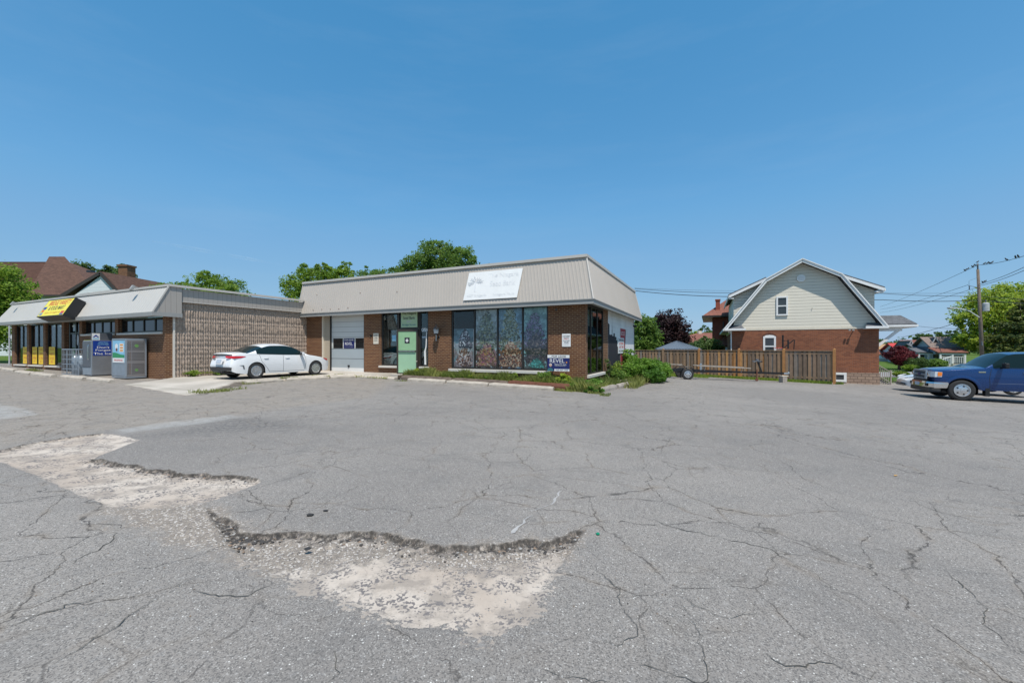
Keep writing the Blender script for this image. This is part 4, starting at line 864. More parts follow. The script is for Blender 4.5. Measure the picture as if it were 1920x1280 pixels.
# box sign tilted on the roof
T = lambda x, y, z: Vector((x, y, z))
bx = thing('store_sign', 'yellow illuminated box sign with red lettering tilted on the store roof', 'sign', (BO[0], BO[1], 0), BA)
bl, br_ = T(-25.55, F-.98, 3.06), T(-22.6, F-.98, 3.06); upv = Vector((0, .50, .98)).normalized(); nv = Vector((0, -.98, .50)).normalized(); H_ = .98
fr = MB(); fr.slab([bl, br_, br_+upv*H_, bl+upv*H_], .42, 0); fr.build('sign_box', W_['black'], bx)
e_ = .04; a = bl+nv*.004; wv = br_-bl
fc = [a+X3*e_+upv*e_, a+wv-X3*e_+upv*e_, a+wv-X3*e_+upv*(H_-e_), a+X3*e_+upv*(H_-e_)]; MB().slab(fc, .003).build('sign_face', W_['yellow_sign'], bx)
c_ = lambda fx, fz: a+wv*fx+upv*(H_*fz)+nv*.003
txt('BRIDGE VARIETY', c_(.55, .78), X3, upv, 2.35, .28, W_['red_print'], bx, bold=.01); txt('& FOOD MART', c_(.56, .47), X3, upv, 1.75, .22, W_['dark_print'], bx, bold=.01); txt('GROCERY   LOTTO   CIGARETTES   ATM', c_(.52, .2), X3, upv, 1.7, .10, W_['orange_print'], bx)
lg = MB(); lg.slab([c_(.04,.42), c_(.16,.42), c_(.16,.58), c_(.04,.58)], .002, 0); lg.slab([c_(.05,.28), c_(.13,.28), c_(.13,.40), c_(.05,.40)], .002, 1); lg.slab([c_(.04,.08), c_(.15,.08), c_(.15,.25), c_(.04,.25)], .002, 2); lg.slab([c_(.84,.06), c_(.96,.06), c_(.96,.13), c_(.84,.13)], .002, 0); lg.slab([c_(.84,.14), c_(.96,.14), c_(.96,.26), c_(.84,.26)], .002, 1)
lg.build('logo', [W_['sign_blue'], W_['red_print'], W_['galv']], bx)
[MB().box(x, x+.1, F-.62, F-.45, 2.98, 3.12).build('bracket', W_['black'], bx) for x in (-25.0, -23.2)]
for nm, lab, (x, yy, z) in (('floodlight', 'small floodlight on the store roof edge near its right corner', (-18.0, F-.05, 4.16)), ('floodlight', 'small floodlight on the far left end of the store roof', (-31.4, F-.05, 4.1))):
    fl = thing(nm, lab, 'floodlight', L2W(x, yy)+(z,), BA, 'floodlights on the store roof')
    MB().tube([(0,0,0),(0,-.12,.03)], .015, 6).build('arm', W_['fascia'], fl); MB().obox((0,-.22,-.03), .16, .1, .22, (rad(-30),0,0)).build('lamp_head', W_['fascia'], fl)
# lotto style band sign low on brick right of the door
ys = MB().box(-23.2, -20.9, F-.05, F-.02, 1.62, 1.93).build('band_sign', W_['yellow_sign']); inl(ys); tag(ys, 'lime yellow strip sign under the high window behind the ice freezer', 'sign')
MB().box(-23.14, -20.96, F-.053, F-.05, 1.67, 1.88).build('sign_panel', W_['print_green'], ys); txt('LIMITED AT', (-22.2, F-.056, 1.775), X3, Z3, 1.7, .15, W_['dark_print'], ys, bold=.03)
rp_ = MB().box(-22.6, -22.1, F-.04, F-.01, .95, 1.45).box(-22.5, -22.3, F-.045, F-.04, 1.1, 1.35, 1).build('wall_poster', [W_['red_print'], W_['white_paint']]); inl(rp_); tag(rp_, 'small red and white poster on brick left of the ice freezer', 'poster')
# ice merchandiser
gz = float(g(-17.2))+.005
ic = thing('ice_freezer', 'grey outdoor ice freezer with blue reminder sign on its side', 'ice freezer', L2W(-20.57, -7.15)+(gz,), BA)
MB().box(-.44, .44, -.36, .37, .06, 1.60).box(-.40, .40, -.33, .35, 0, .06).build('cabinet', plain('ice_grey', (.20, .215, .235), .5, var=.2, vs=3), ic, bevel=.02)
MB().box(-.40, .34, -.385, -.36, .42, 1.55).build('door', W_['galv_dark'], ic); MB().box(.36, .43, -.375, -.36, .06, 1.58).box(-.40, .34, -.37, -.36, .08, .40).build('front_trim', W_['galv'], ic)
MB().tube([(.26,-.41,.75),(.26,-.43,.8),(.26,-.43,1.35),(.26,-.41,1.4)], .014, 8).build('handle', W_['chrome'], ic)
MB().box(.441, .446, -.33, .36, .93, 1.59).build('side_sign', W_['sign_blue'], ic)
for t, z, hh, ww, mm in (('ARCTIC', 1.51, .06, .34, 'sky_blue_print'), ('GLACIER', 1.43, .06, .38, 'sky_blue_print'), ("Don't", 1.30, .10, .42, 'white_paint'), ('Forget', 1.16, .11, .52, 'white_paint'), ('The Ice!', 1.02, .10, .64, 'white_paint')): txt(t, (.4475, .015, z), Y3, Z3, ww, hh, W_[mm], ic, bold=.012)
MB().box(.32, .335, -.36, .37, 1.60, 1.93, 0).build('top_board', W_['galv_dark'], ic)
lo_ = MB(); lo_.box(.336, .340, -.33, -.06, 1.62, 1.92, 0); lo_.add([(.342,-.31,1.74),(.342,-.195,1.86),(.342,-.08,1.74),(.342,-.14,1.74),(.342,-.195,1.79),(.342,-.25,1.74)], [(0,1,4,5),(1,2,3,4)], 1); lo_.add([(.342,-.30,1.66),(.342,-.09,1.66),(.342,-.09,1.71),(.342,-.30,1.71)], [(0,1,2,3)], 2); lo_.build('logo_panel', [W_['white_paint'], W_['sign_blue'], W_['sky_blue_print']], ic)
# propane cage
pc = thing('propane_cage', 'steel propane exchange cage with punched side panel and poster door', 'propane cage', L2W(-17.80, -7.15)+(gz,), BA)
MB().box(-.57, .57, -.34, .36, .02, .08).box(-.57, .57, -.34, .36, 1.60, 1.66).box(-.58, -.52, -.35, -.30, .08, 1.60).box(.53, .58, -.35, -.30, .08, 1.60).box(.53, .58, .31, .36, .08, 1.60).box(-.58, -.52, .31, .36, .08, 1.6).build('frame', W_['galv'], pc)
# side panel with real holes
def punched(y0, y1, z0, z1, x, bands):
    V = []; Fc = []
    nx_, p = 11, (y1-y0)/11
    def q(a, b, c, d): k = len(V); V.extend([(x, a, c), (x, b, c), (x, b, d), (x, a, d)]); Fc.append((k, k+1, k+2, k+3))
    z = z0
    for (b0, b1) in bands:
        q(y0, y1, z, b0); rows = int(round((b1-b0)/.058)); hz = (b1-b0)/rows
        for r in range(rows):
            za = b0+r*hz; off = p*.5 if r % 2 else 0; q(y0, y1, za, za+hz*.38); a = y0
            n = nx_ - (1 if r % 2 else 0)
            for k in range(n):
                h0 = y0+off+k*p+p*.24; h1 = h0+p*.56; q(a, h0, za+hz*.38, za+hz); a = h1
            q(a, y1, za+hz*.38, za+hz)
        z = b1
    q(y0, y1, z, z1); return MB().add(V, Fc)
punched(-.30, .31, .08, 1.60, .575, [(.16, .62), (.72, 1.08), (1.16, 1.52)]).build('punched_panel', W_['cage_grey'], pc)
MB().box(-.50, .50, .30, .305, .1, 1.6).box(-.5, .5, -.2, -.19, .1, 1.6).build('dark_lining', W_['black'], pc)
MB().add([(.5805,.02+.07*math.cos(a),1.36+.07*math.sin(a)) for a in np.linspace(0,6.28,11)[:-1]], [tuple(range(10))]).add([(.5805,.02+.055*math.cos(a),.35+.055*math.sin(a)) for a in np.linspace(0,6.28,11)[:-1]], [tuple(range(10))]).build('sticker', W_['print_green'], pc)
dm = MB()
for k in range(10): dm.box(-.52, .53, -.345, -.335, .10+.055*k, .135+.055*k)
dm.box(-.52, .53, -.34, -.332, .1, 1.58); dm.build('louvred_door', W_['galv'], pc)
ps = MB(); ps.box(-.46, .52, -.36, -.347, .66, 1.58, 0); ps.box(-.46, .52, -.362, -.36, .66, .86, 1)
ps.prism([(-.46,.86),(.52,.86),(.52,.98),(.2,1.0),(-.1,1.06),(-.3,1.08),(-.46,1.07)], 'y', -.364, -.360, 2); ps.box(.12, .46, -.363, -.361, 1.1, 1.46, 1)
ps.lathe([(.12,0),(.12,-.002)], (-.14,-.361,1.33), 12, 1, 'y'); ps.lathe([(.07,0),(.07,-.002)], (-.12,-.3635,1.2), 10, 3, 'y')
for z in (1.17, 1.28, 1.4): ps.box(.17, .41, -.3655, -.3632, z-.035, z+.03, 4)
ps.build('poster', [W_['sky_blue_print'], W_['white_paint'], W_['grass_green_print'], W_['rust'], W_['orange_print']], pc); txt('PROPANE', (.03, -.3645, .76), X3, Z3, .7, .07, W_['red_print'], pc, bold=.02)
# wire cage of gas cylinders
wc = thing('wire_cage', 'open blue grey wire cage standing between the door and the ice freezer', 'cage', L2W(-22.0, -7.3)+(gz,), BA)
fm = MB(); n_ = 12
for z in (.06, .3, .52, .74, .96): 
    fm.tube([(-.85,-.3,z),(.85,-.3,z),(.85,.35,z),(-.85,.35,z),(-.85,-.3,z)], .012, 6)
fm.tube([(-.85,-.3,1.2),(.85,-.3,1.2),(.85,.35,1.2),(-.85,.35,1.2),(-.85,-.3,1.2)], .024, 6); fm.build('rail', W_['galv'], wc)
fm = MB()
for k in range(n_): x = -.85+1.7*k/(n_-1); fm.tube([(x,-.305,.02),(x,-.305,1.19)], .009, 6); fm.tube([(x,.355,.02),(x,.355,1.19)], .009, 6)
for k in range(5): y = -.3+.65*k/4; fm.tube([(.855,y,.02),(.855,y,1.19)], .009, 6); fm.tube([(-.855,y,.02),(-.855,y,1.19)], .009, 6)
fm.build('wire_bars', W_['galv'], wc)
# gas cylinders inside
cyl0 = thing('gas_cylinder', 'pale steel gas cylinder standing inside the wire cage', 'gas cylinder', (0,0,0), BA, 'gas cylinders in the wire cage')
MB().lathe([(.10,0),(.13,.03),(.13,.75),(.09,.86),(.03,.90)], (0,0,0), 12).build('tank', W_['galv'], cyl0, smooth=True); MB().lathe([(.02,.9),(.025,.97),(.05,.98),(.05,1.0)], (0,0,0), 8).build('valve', W_['chrome'], cyl0)
for i in range(4):
    c = cyl0 if i == 0 else copy_tree(cyl0); c['label'] = 'pale steel gas cylinder, %s from the left in the wire cage' % ('first', 'second', 'third', 'last')[i]; c.location = L2W(-22.55+.3*i, -7.25+.05*(i % 2))+(gz+.02,)
# wheel stops
def wstop(x0, y0, x1, y1, name='wheel_stop', lab='', grp=None, mat='kerb_stone', w=.22, h=.14, z=None, seed=0):
    a, c = L2W(x0, y0), L2W(x1, y1); L = math.dist(a, c); ang = math.atan2(c[1]-a[1], c[0]-a[0]); rr = random.Random(seed); n = max(3, int(L/.16)); vs = []; fs = []
    pr = [(-w/2, -.05), (-w/2, h*.55), (-w*.32, h), (w*.32, h), (w/2, h*.55), (w/2, -.05)]
    for i in range(n+1):
        x = -L/2+L*i/n; e = .86 if i in (0, n) else 1
        for (yy, zz) in pr: vs.append((x+rr.uniform(-.006, .006), yy*e+rr.uniform(-.007, .007), zz*(e if zz > 0 else 1)+rr.uniform(-.007, .007)))
        if i: 
            for k in range(5): fs.append(((i-1)*6+k, (i-1)*6+k+1, i*6+k+1, i*6+k))
    fs += [tuple(range(6))[::-1], tuple(n*6+k for k in range(6))]
    mx, my = (a[0]+c[0])/2, (a[1]+c[1])/2; o = MB().add(vs, fs).build(name, W_[mat], loc=(mx, my, float(g(mx)) if z is None else z))
    dz = float(g(c[0])-g(a[0])); o.rotation_euler = (0, -math.atan2(dz, L) if z is None else 0, ang); return tag(o, lab, 'kerb' if 'stop' in name else 'timber', grp)
WG = 'concrete wheel stops along the store front'
for i, (x0, y0, x1, y1, lab) in enumerate((( -31.0,-8.0,-28.2,-8.1,'wheel stop at the far left edge before the store'), (-28.1,-8.1,-26.3,-8.15,'second wheel stop from the left with a tuft of grass behind'), (-24.95,-8.45,-22.9,-8.55,'wheel stop in front of the store door'),
      (-22.75,-8.55,-20.35,-8.62,'wheel stop in front of the wire cage'), (-19.85,-8.5,-17.85,-8.5,'wheel stop in front of the ice freezer'), (-17.75,-8.42,-15.75,-8.46,'rightmost store wheel stop in front of the propane cage'))):
    wstop(x0, y0, x1, y1, lab=lab, grp=WG, seed=i)
WG2 = 'concrete wheel stops before the display windows'
for i, (x0, y0, x1, y1, lab) in enumerate(((-7.6,-1.42,-5.62,-1.42,'pale wheel stop nearest the green door'), (-5.54,-1.42,-3.56,-1.46,'middle wheel stop under the display windows'), (-3.48,-1.48,-.8,-1.5,'longest wheel stop before the for lease board'))): wstop(x0, y0, x1, y1, lab=lab, grp=WG2, seed=10+i, h=.15)
# kerb along the driveway
WG3 = 'kerb stones along the raised driveway edge'
for i, (x0, y0, x1, y1, lab) in enumerate(((-11.45,-6.2,-11.65,-4.6,'broken kerb stone at the low front of the driveway edge'), (-11.62,-4.4,-11.3,-2.6,'long kerb stone beside the white car'), (-11.25,-2.5,-10.9,-1.35,'kerb stone nearest the garage'))): wstop(x0, y0, x1, y1, name='kerb_stop', lab=lab, grp=WG3, seed=20+i, h=.13, w=.2)
wstop(-10.6, -1.15, -8.6, -1.05, name='kerb_stop', lab='flat concrete slab edge in front of the side window', seed=30, h=.10, w=.5)
# railway ties edging the weed bed
def tie(x0, x1, y, z0, h, lab, mat='old_timber', seed=0, y1=None):
    o = wstop(x0, y, x1, y if y1 is None else y1, name='railway_tie', lab=lab, grp='old railway ties round the weed bed', mat=mat, w=.2, h=h, seed=seed); return o
tie(-8.3, -5.6, -1.02, 0, .22, 'dark railway tie nearest the green door edging the bed', seed=41); tie(-5.55, -2.9, -1.04, 0, .22, 'dark railway tie under the middle display windows', seed=42); tie(-2.85, -.15, -1.08, 0, .25, 'reddish railway tie end below the for lease board', 'rust', 43)
for k, (x0, y0, x1, y1, lab) in enumerate(((.82,-.95,.96,.95,'split grey timber nearest the camera beside the brick corner'), (1.02,1.05,1.2,3.3,'grey timber lying behind the split one along the side bed'), (.62,2.6,.9,5.4,'grey timber half hidden in weeds against the leafy bush'))):
    wstop(x0, y0, x1, y1, name='landscape_timber', lab=lab, grp='grey timbers along the side bed', mat='weathered_timber', w=.2, h=.19, seed=60+k)
# rocks in the bed
for (px, py, r, lab) in ((1008, 706, .22, 'pinkish rock in the weed bed below the display window'), (1218, 712, .11, 'small tan rock in front of the leafy bush')):
    x, y = gp(px, py, .15); rk = MB(); stone(rk, 0, 0, 0, r, random.Random(int(px))); o = rk.build('rock', plain('rock_pink', (.42, .33, .28), .95, var=.3, vs=12, bump=.8), loc=(x, y, float(g(x))+r*.5+.08)); tag(o, lab, 'rock')
# ============================================================ GAMBREL HOUSE
HA = Vector((14.77, 27.9)); HB = Vector((21.73, 24.6)); hd = (HB-HA).normalized(); HR = math.atan2(hd.y, hd.x)
gh = thing('gambrel_house', 'large cream sided house with gambrel gable over red brick ground floor', 'house', (HA.x, HA.y, 0), HR)
L = 7.703; DP = 9.5
MB().box(0, L, 0, DP, .06, 2.72).build('brick_wall', W_['red_brick'], gh)
MB().box(-.03, L+.03, -.03, DP, -1.0, .06).build('foundation', W_['stone_base'], gh)
G_ = [(-.46,2.82),(1.91,5.97),(3.86,7.09),(5.84,6.00),(7.95,2.84)]
gw = MB(); gw.prism([(0,2.72),(L,2.72),(7.5,3.2),(5.72,5.88),(3.86,6.92),(2.02,5.88),(.2,3.5)], 'y', 0.03, .2); gw.build('gable_siding', W_['cream_siding'], gh)
MB().box(.5, L-.5, -.02, .03, 2.70, 2.80).build('belt_trim', W_['cream_paint'], gh)
# main roof: 4 slabs, with overhang in front
rm = MB(); ov = -.42
for (a, b) in zip(G_[:-1], G_[1:]): rm.slab([(a[0],ov,a[1]),(b[0],ov,b[1]),(b[0],DP+.3,b[1]),(a[0],DP+.3,a[1])][::-1], -.10)
rm.build('roof', W_['roof_grey'], gh)
rk = MB()
for (a, b) in zip(G_[:-1], G_[1:]): rk.beam((a[0],ov-.02,a[1]-.10),(b[0],ov-.02,b[1]-.10), .06, .20); rk.beam((a[0],ov-.07,a[1]+.0),(b[0],ov-.07,b[1]+.0), .06, .05)
rk.build('rake_trim', W_['white_paint'], gh)
sf = MB()
for (a, b) in zip(G_[:-1], G_[1:]): sf.slab([(a[0],ov,a[1]-.02),(b[0],ov,b[1]-.02),(b[0],.03,b[1]-.02),(a[0],.03,a[1]-.02)], .02)
sf.build('rake_soffit', W_['cream_paint'], gh)
# shed dormers both sides
for nm, xw, xe, ze, xb, zb_ in (('dormer', .12, -.17, 5.02, 2.0, 6.10), ('dormer', 7.62, 7.98, 5.02, 5.75, 6.10)):
    d = MB(); s_ = 1 if xw > 4 else -1; d.prism([(xw, 3.2), (xw, ze+.0), (xb, zb_-.12), (xb, 3.2)], 'y', .45, 8.5); do_ = d.build(nm, W_['cream_siding'], gh)
    r = MB(); q = [(xb,.1,zb_),(xe,.1,ze+.06),(xe,9,ze+.06),(xb,9,zb_)]; q = q if s_ < 0 else q[::-1]; r.slab(q, .09); r.build('dormer_roof', W_['roof_grey'], do_)
    t = MB(); t.beam((xb,.08,zb_-.07),(xe,.08,ze-.02), .05, .16); t.box(min(xe, xw), max(xe, xw), .1, .5, ze-.17, ze-.10); t.beam((xe+.03*s_,.08,ze-.03),(xe+.03*s_,9,ze-.03), .06, .14); t.build('dormer_trim', W_['white_paint'], do_)
# eave returns / pent roofs at both corners
for a, b in ((-.45, .72), (6.98, 7.95)):
    p = MB(); p.slab([(a,-.45,2.80),(b,-.45,2.80),(b-.15,.0,3.05),(a+.15,.0,3.05)], .04, 0); p.build('eave_return', W_['roof_grey'], gh)
gt = MB(); gt.box(-.5, .78, -.53, -.45, 2.70, 2.82); gt.box(6.95, 8.0, -.53, -.45, 2.70, 2.82); gt.box(-.45, .78, -.45, 0, 2.68, 2.70); gt.box(6.95, 8.0, -.45, 0, 2.68, 2.70)
gt.box(-.55, -.45, -.53, DP, 2.69, 2.81); gt.box(-.45, 0, 0, DP, 2.68, 2.70); gt.box(-.03, .0, .0, DP, 2.55, 2.68); gt.tube([(-.10,-.06,2.68),(-.05,-.06,2.45),(-.05,-.06,-.7)], .04, 6); gt.build('gutter', W_['white_paint'], gh)
# front porch canopy on the right with brackets
pr = MB(); PX = 7.75; pr.slab([(PX,1.3,3.48),(9.05,1.3,3.48),(9.6,.6,2.92),(PX,.6,2.92)][::-1], -.06); pr.slab([(9.05,1.3,3.48),(9.05,5.5,3.48),(9.6,6.3,2.92),(9.6,.6,2.92)][::-1], -.06); pr.slab([(PX,1.3,3.48),(9.05,1.3,3.48),(9.05,5.5,3.48),(PX,5.5,3.48)], .05); pr.build('porch_roof', W_['roof_grey'], gh)
MB().box(PX, 9.65, .52, .60, 2.80, 2.92).box(9.6, 9.68, .6, 6.3, 2.80, 2.92).box(PX, 9.6, .6, 6.3, 2.76, 2.80).box(PX, 9.0, .75, .95, 2.56, 2.76).build('porch_gutter', W_['white_paint'], gh)
[MB().beam((PX,y,1.55),(8.85,y,2.60), .12, .14).box(PX-.04, PX+.06, y-.07, y+.07, 1.3, 2.75).build('bracket', W_['white_paint'], gh) for y in (.85, 4.8)]
w1 = window('window', gh, 2.53, 3.16, 3.62, 4.85, -.05, glass='house_glass', frame='white_paint', fw=.09, depth=.09, sash=True)
w2_ = window('window', gh, 1.80, 2.51, 1.0, 2.30, -.04, glass='house_glass', frame='white_paint', fw=.11, depth=.06, sash=True)
MB().prism([(1.73,2.28),(2.58,2.28),(2.5,2.4),(2.34,2.48),(2.16,2.5),(1.98,2.48),(1.81,2.4)], 'y', -.012, .02).build('window_arch', plain('arch_brick', (.10, .04, .025), .9), gh)
MB().prism([(1.85,2.29),(2.46,2.29),(2.38,2.36),(2.16,2.39),(1.94,2.36)], 'y', -.03, .0).build('arch_infill', W_['white_paint'], gh)
bw_ = window('basement_window', gh, 5.50, 6.15, -.52, .04, -.08, glass='house_glass', frame='white_paint', fw=.13, depth=.07)
so_ = MB()
for k in range(11): so_.box(5.45+.075*k, 5.508+.075*k, -.012, .0, .10, .36)
so_.build('soldier_course', plain('soldier', (.24, .10, .06), .9, var=.3), gh)
ov_ = [(3.86+.24*math.cos(a), 5.94+.24*math.sin(a)) for a in [math.pi/8+k*math.pi/4 for k in range(8)]]
vn = MB().prism(ov_, 'y', -.04, .03).build('gable_vent', W_['white_paint'], gh)
lv = MB(); [lv.box(3.86-.15, 3.86+.15, -.052, -.04, 5.81+.045*k, 5.835+.045*k) for k in range(6)]; lv.build('louvre', W_['faint_print'], vn)
MB().tube([(6.5,-.0,2.62),(6.42,-.2,2.64)], .025, 6).obox((6.42,-.25,2.62), .11, .1, .08).obox((6.25,-.25,2.62), .09, .1, .08).build('floodlight', W_['fascia'], gh)
MB().tube([(-.2,-.3,2.68),(-.2,-.3,2.56)], .045, 8).build('eave_lamp', W_['cream_paint'], gh)
MB().box(4.42, 4.45, -.01, 0, 3.95, 4.07).build('wall_fitting', W_['fascia'], gh)
# ============================================================ FENCE
FP = [Vector((18.62-1.907*k, 24+1.55*k)) for k in range(0, 6)]; fz = lambda p: float(g(p.x))
fcol = []
for i, c in enumerate(((.23,.155,.105),(.28,.18,.11),(.21,.17,.14),(.38,.18,.065),(.25,.215,.185),(.17,.12,.085),(.31,.20,.12),(.43,.23,.09))): fcol.append(plain('board_%d' % i, c, .9, var=.35, vs=4, bump=.5, bs=30))
fn = thing('wood_fence', 'weathered brown board fence along the back of the lot', 'fence', (FP[0].x, FP[0].y, 0), math.atan2(1.55, -1.907))
pl = 2.457; rr = random.Random(12); TOPZ = 1.42
for k in range(6):
    zg = fz(FP[k] if k < 6 else FP[5]); MB().box(pl*k-.07, pl*k+.07, -.07, .07, zg-.2, TOPZ+.05, 0).lathe([(.07,0),(.03,.05)], (pl*k, 0, TOPZ+.05), 4).build('fence_post', fcol[3] if k < 4 else fcol[1], fn)
for k in range(5):
    zg = fz(FP[k]); m = MB(); x = pl*k+.08; side = 0
    cols = [5, 1, 0, 2, 0, 5, 1] if k else [0, 5, 2, 0, 4, 5]
    while x < pl*(k+1)-.16:
        wdt = rr.uniform(.125, .15); c = rr.choice(cols+[0, 5, 2, 4, 6]+([3, 7, 1, 3] if k in (1, 2) else [1]) + ([6, 1, 6] if k > 2 else [])); s_ = .015 if side else -.03; z0 = zg+rr.uniform(.04, .10)
        m.obox((x+wdt/2, s_, (z0+TOPZ-.06)/2), wdt, .02, TOPZ-.06-z0, (0, rad(rr.uniform(-.3, .3)), 0), c); x += wdt-.022; side = 1-side
    m.build('fence_panel', fcol, fn)
    x0, x1 = pl*k+.07, pl*(k+1)-.07; MB().box(x0, x1, -.06, .06, TOPZ-.055, TOPZ-.02).build('fence_cap', fcol[1], fn)
    for za, zb3 in ((TOPZ-.25, TOPZ-.16), (zg+.28, zg+.37)): MB().box(x0, x1, -.034, .019, za, zb3).build('fence_rail', fcol[1], fn)
# hoop behind the fence
bh = thing('basketball_hoop', 'black basketball hoop frame with red rim behind the board fence', 'basketball hoop', (16.95, 26.0, 0), rad(-10))
MB().tube([(0,0,-.6),(0,0,2.35)], .05, 8).beam((0,0,1.5),(.62,0,2.05), .05, .05).beam((.30,0,1.5),(.30,0,2.05), .07, .07).beam((.62,0,1.45),(.66,0,2.05), .04, .04).beam((0,0,2.0),(.3,0,2.0), .04, .04).build('stand', W_['black_metal'], bh)
rg = [(-.28+.23*math.cos(a), .23*math.sin(a), 1.55) for a in np.linspace(0, 6.283, 17)]; MB().tube(rg, .018, 6).build('rim', W_['red_print'], bh)
nm = MB(); 
for k in range(12): a = k*math.pi/6; nm.tube([(-.28+.22*math.cos(a), .22*math.sin(a), 1.54), (-.28+.12*math.cos(a+.4), .12*math.sin(a+.4), 1.2)], .006, 4)
nm.build('net', W_['white_paint'], bh)
# steps with wooden railing by the house corner
rw = thing('wooden_railing', 'grey wooden stair railing beside the brick house corner', 'railing', (22.1, 25.3, float(g(22.2))), rad(-12)); rw.scale = (.62, .8, .85)
for a, b in (((0,0),(1.35,.2)),):
    m = MB()
    for k in range(9): t_ = k/8; zz = .62-.62*t_; m.box(a[0]+b[0]*t_-.02, a[0]+b[0]*t_+.02, .1*t_-.02, .1*t_+.02, zz*.8, zz+.82)
    m.build('baluster', W_['weathered_timber'], rw)
    MB().beam((0,0,1.48),(1.4,.1,.86), .09, .05).beam((0,0,.75),(1.4,.1,.1), .07, .05).build('handrail', W_['weathered_timber'], rw); MB().box(1.36, 1.45, .05, .15, -.1, .98).box(-.05, .05, -.05, .05, -.1, 1.6).build('newel', W_['weathered_timber'], rw)
m = MB(); [m.box(.25*k, .25*k+.3, .12, 1.3, -.1, .62-.14*k) for k in range(5)]; m.build('steps', W_['weathered_timber'], rw)
# ============================================================ TRAILER
T0 = Vector((9.9, 25.35)); T1 = Vector((15.95, 24.15)); td = (T1-T0); TL = td.length
tl = thing('boat_trailer', 'empty black boat trailer parked along the board fence', 'trailer', (T0.x, T0.y, float(g(10.5))), math.atan2(td.y, td.x))
tl.rotation_euler[1] = math.atan2(float(g(10.5)-g(15.95))*.85, TL)
fm = MB(); fm.beam((-1.2,0,.5),(TL-.15,0,.5), .09, .11); fm.beam((-1.2,.9,.5),(1.5,.9,.5), .07, .10); fm.beam((-1.2,-.9,.5),(1.5,-.9,.5), .07, .10); fm.beam((1.5,.9,.5),(3.6,.05,.5), .07, .09); fm.beam((1.5,-.9,.5),(3.6,-.05,.5), .07, .09)
for x in (-1.1, .0, 1.2): fm.beam((x,-.9,.49),(x,.9,.49), .07, .08)
fm.beam((.55,-1.05,.32),(.55,1.05,.32), .06, .06); fm.build('frame', W_['black_metal'], tl)
MB().beam((TL-.15,0,.5),(TL+.12,0,.52), .08, .09).lathe([(.05,0),(.06,.05),(.02,.09)], (TL+.1,0,.5), 10).build('coupler', W_['galv'], tl)
MB().beam((1.15,-.45,.82),(4.1,-.45,.76), .14, .05).build('bunk_board', W_['weathered_timber'], tl); MB().beam((1.15,.45,.82),(4.0,.45,.77), .14, .05).build('bunk_board', W_['weathered_timber'], tl)
bp2 = MB(); bp2.beam((-1.2,-.45,.86),(.35,-.45,.86), .14, .05); bp2.build('bunk_board', W_['weathered_timber'], tl)
[MB().tube([(x,-.45,.5),(x,-.45,z)], .025, 6).build('bunk_bracket', W_['galv_dark'], tl) for x, z in ((1.6,.8),(3.6,.76),(-.3,.85))]; MB().box(1.5, 1.6, .2, .3, .5, .95).build('guide_post', W_['galv'], tl)
MB().beam((4.85,0,.5),(4.62,0,1.15), .08, .08).beam((4.62,0,1.15),(4.85,0,1.15), .2, .07).build('winch_post', W_['black_metal'], tl); MB().lathe([(.07,-.1),(.07,.1)], (4.6,0,1.24), 10, axis='y').box(4.3, 4.75, -.12, -.08, 1.14, 1.2).tube([(4.6,-.13,1.24),(4.35,-.16,1.1),(4.33,-.22,1.1)], .012, 6).build('winch', W_['galv_dark'], tl)
MB().tube([(4.55,-.12,.7),(4.55,-.12,.16)], .035, 8).lathe([(.02,-.03),(.09,-.025),(.09,.025),(.02,.03)], (4.55,-.12,.10), 12, axis='y').build('jockey_wheel', W_['rust'], tl)
def wheel(name, parent, loc, R_=.32, wd=.2, rim=.205, spokes=5, sgn=-1, dark=None, style='spoke'):
    """wheel with its axle along local y; outer face towards sgn*y"""
    r = bpy.data.objects.new(name, None); COL.objects.link(r); r.parent = parent; r.location = loc
    h = wd/2; ty = MB().lathe([(rim+.01,-h*.75),(R_-.05,-h),(R_-.012,-h*.82),(R_,-h*.55),(R_,h*.55),(R_-.012,h*.82),(R_-.05,h),(rim+.01,h*.75)], (0,0,0), 36, axis='y'); ty.build('tyre', W_['rubber'], r, smooth=True)
    o = sgn*h; m = MB(); s = sgn
    m.lathe([(rim+.012, o*.78),(rim+.012,o*.96),(rim-.012,o*.99),(rim-.022,o*.7)], (0,0,0), 32, axis='y')
    if style == 'spoke':
        for k in range(spokes):
            a = 2*math.pi*k/spokes+.3; c, d = math.cos(a), math.sin(a)
            for w0, w1, off in ((.030, .050, 0),):
                p0 = Vector((c*.04, o*.85, d*.04)); p1 = Vector((c*(rim-.01), o*.93, d*(rim-.01))); t = Vector((-d, 0, c))
                q = [p0-t*w0, p1-t*w1*rim/.2, p1+t*w1*rim/.2, p0+t*w0]; m.slab([x+Vector((0,.0,0)) for x in (q if s < 0 else q[::-1])], .02)
        m.lathe([(.055,o*.8),(.055,o*.93),(.02,o*.97)], (0,0,0), 16, axis='y')
    else:
        m.lathe([(rim-.015,o*.72),(rim-.05,o*.80),(.10,o*.93),(.05,o*.95),(.05,o*1.05),(.01,o*1.07)], (0,0,0), 24, axis='y')
    m.build('rim', W_['alloy'], r, smooth=False)
    b = MB(); b.lathe([(rim-.005,o*.55),(.01,o*.55)], (0,0,0), 24, axis='y')
    if style != 'spoke':
        for k in range(spokes):
            a = 2*math.pi*k/spokes; c, d = math.cos(a), math.sin(a); rr_ = rim*.68
            b.lathe([(rim*.13, o*.70),(rim*.13,o*.90)], (c*rr_,0,d*rr_), 8, axis='y')
    b.build('wheel_well', W_['black'] if not dark else W_[dark], r)
    return r
for y in (-1.0, 1.0): wheel('wheel', tl, (.55, y, .33), .33, .2, .19, 8, -1 if y < 0 else 1, style='disc')
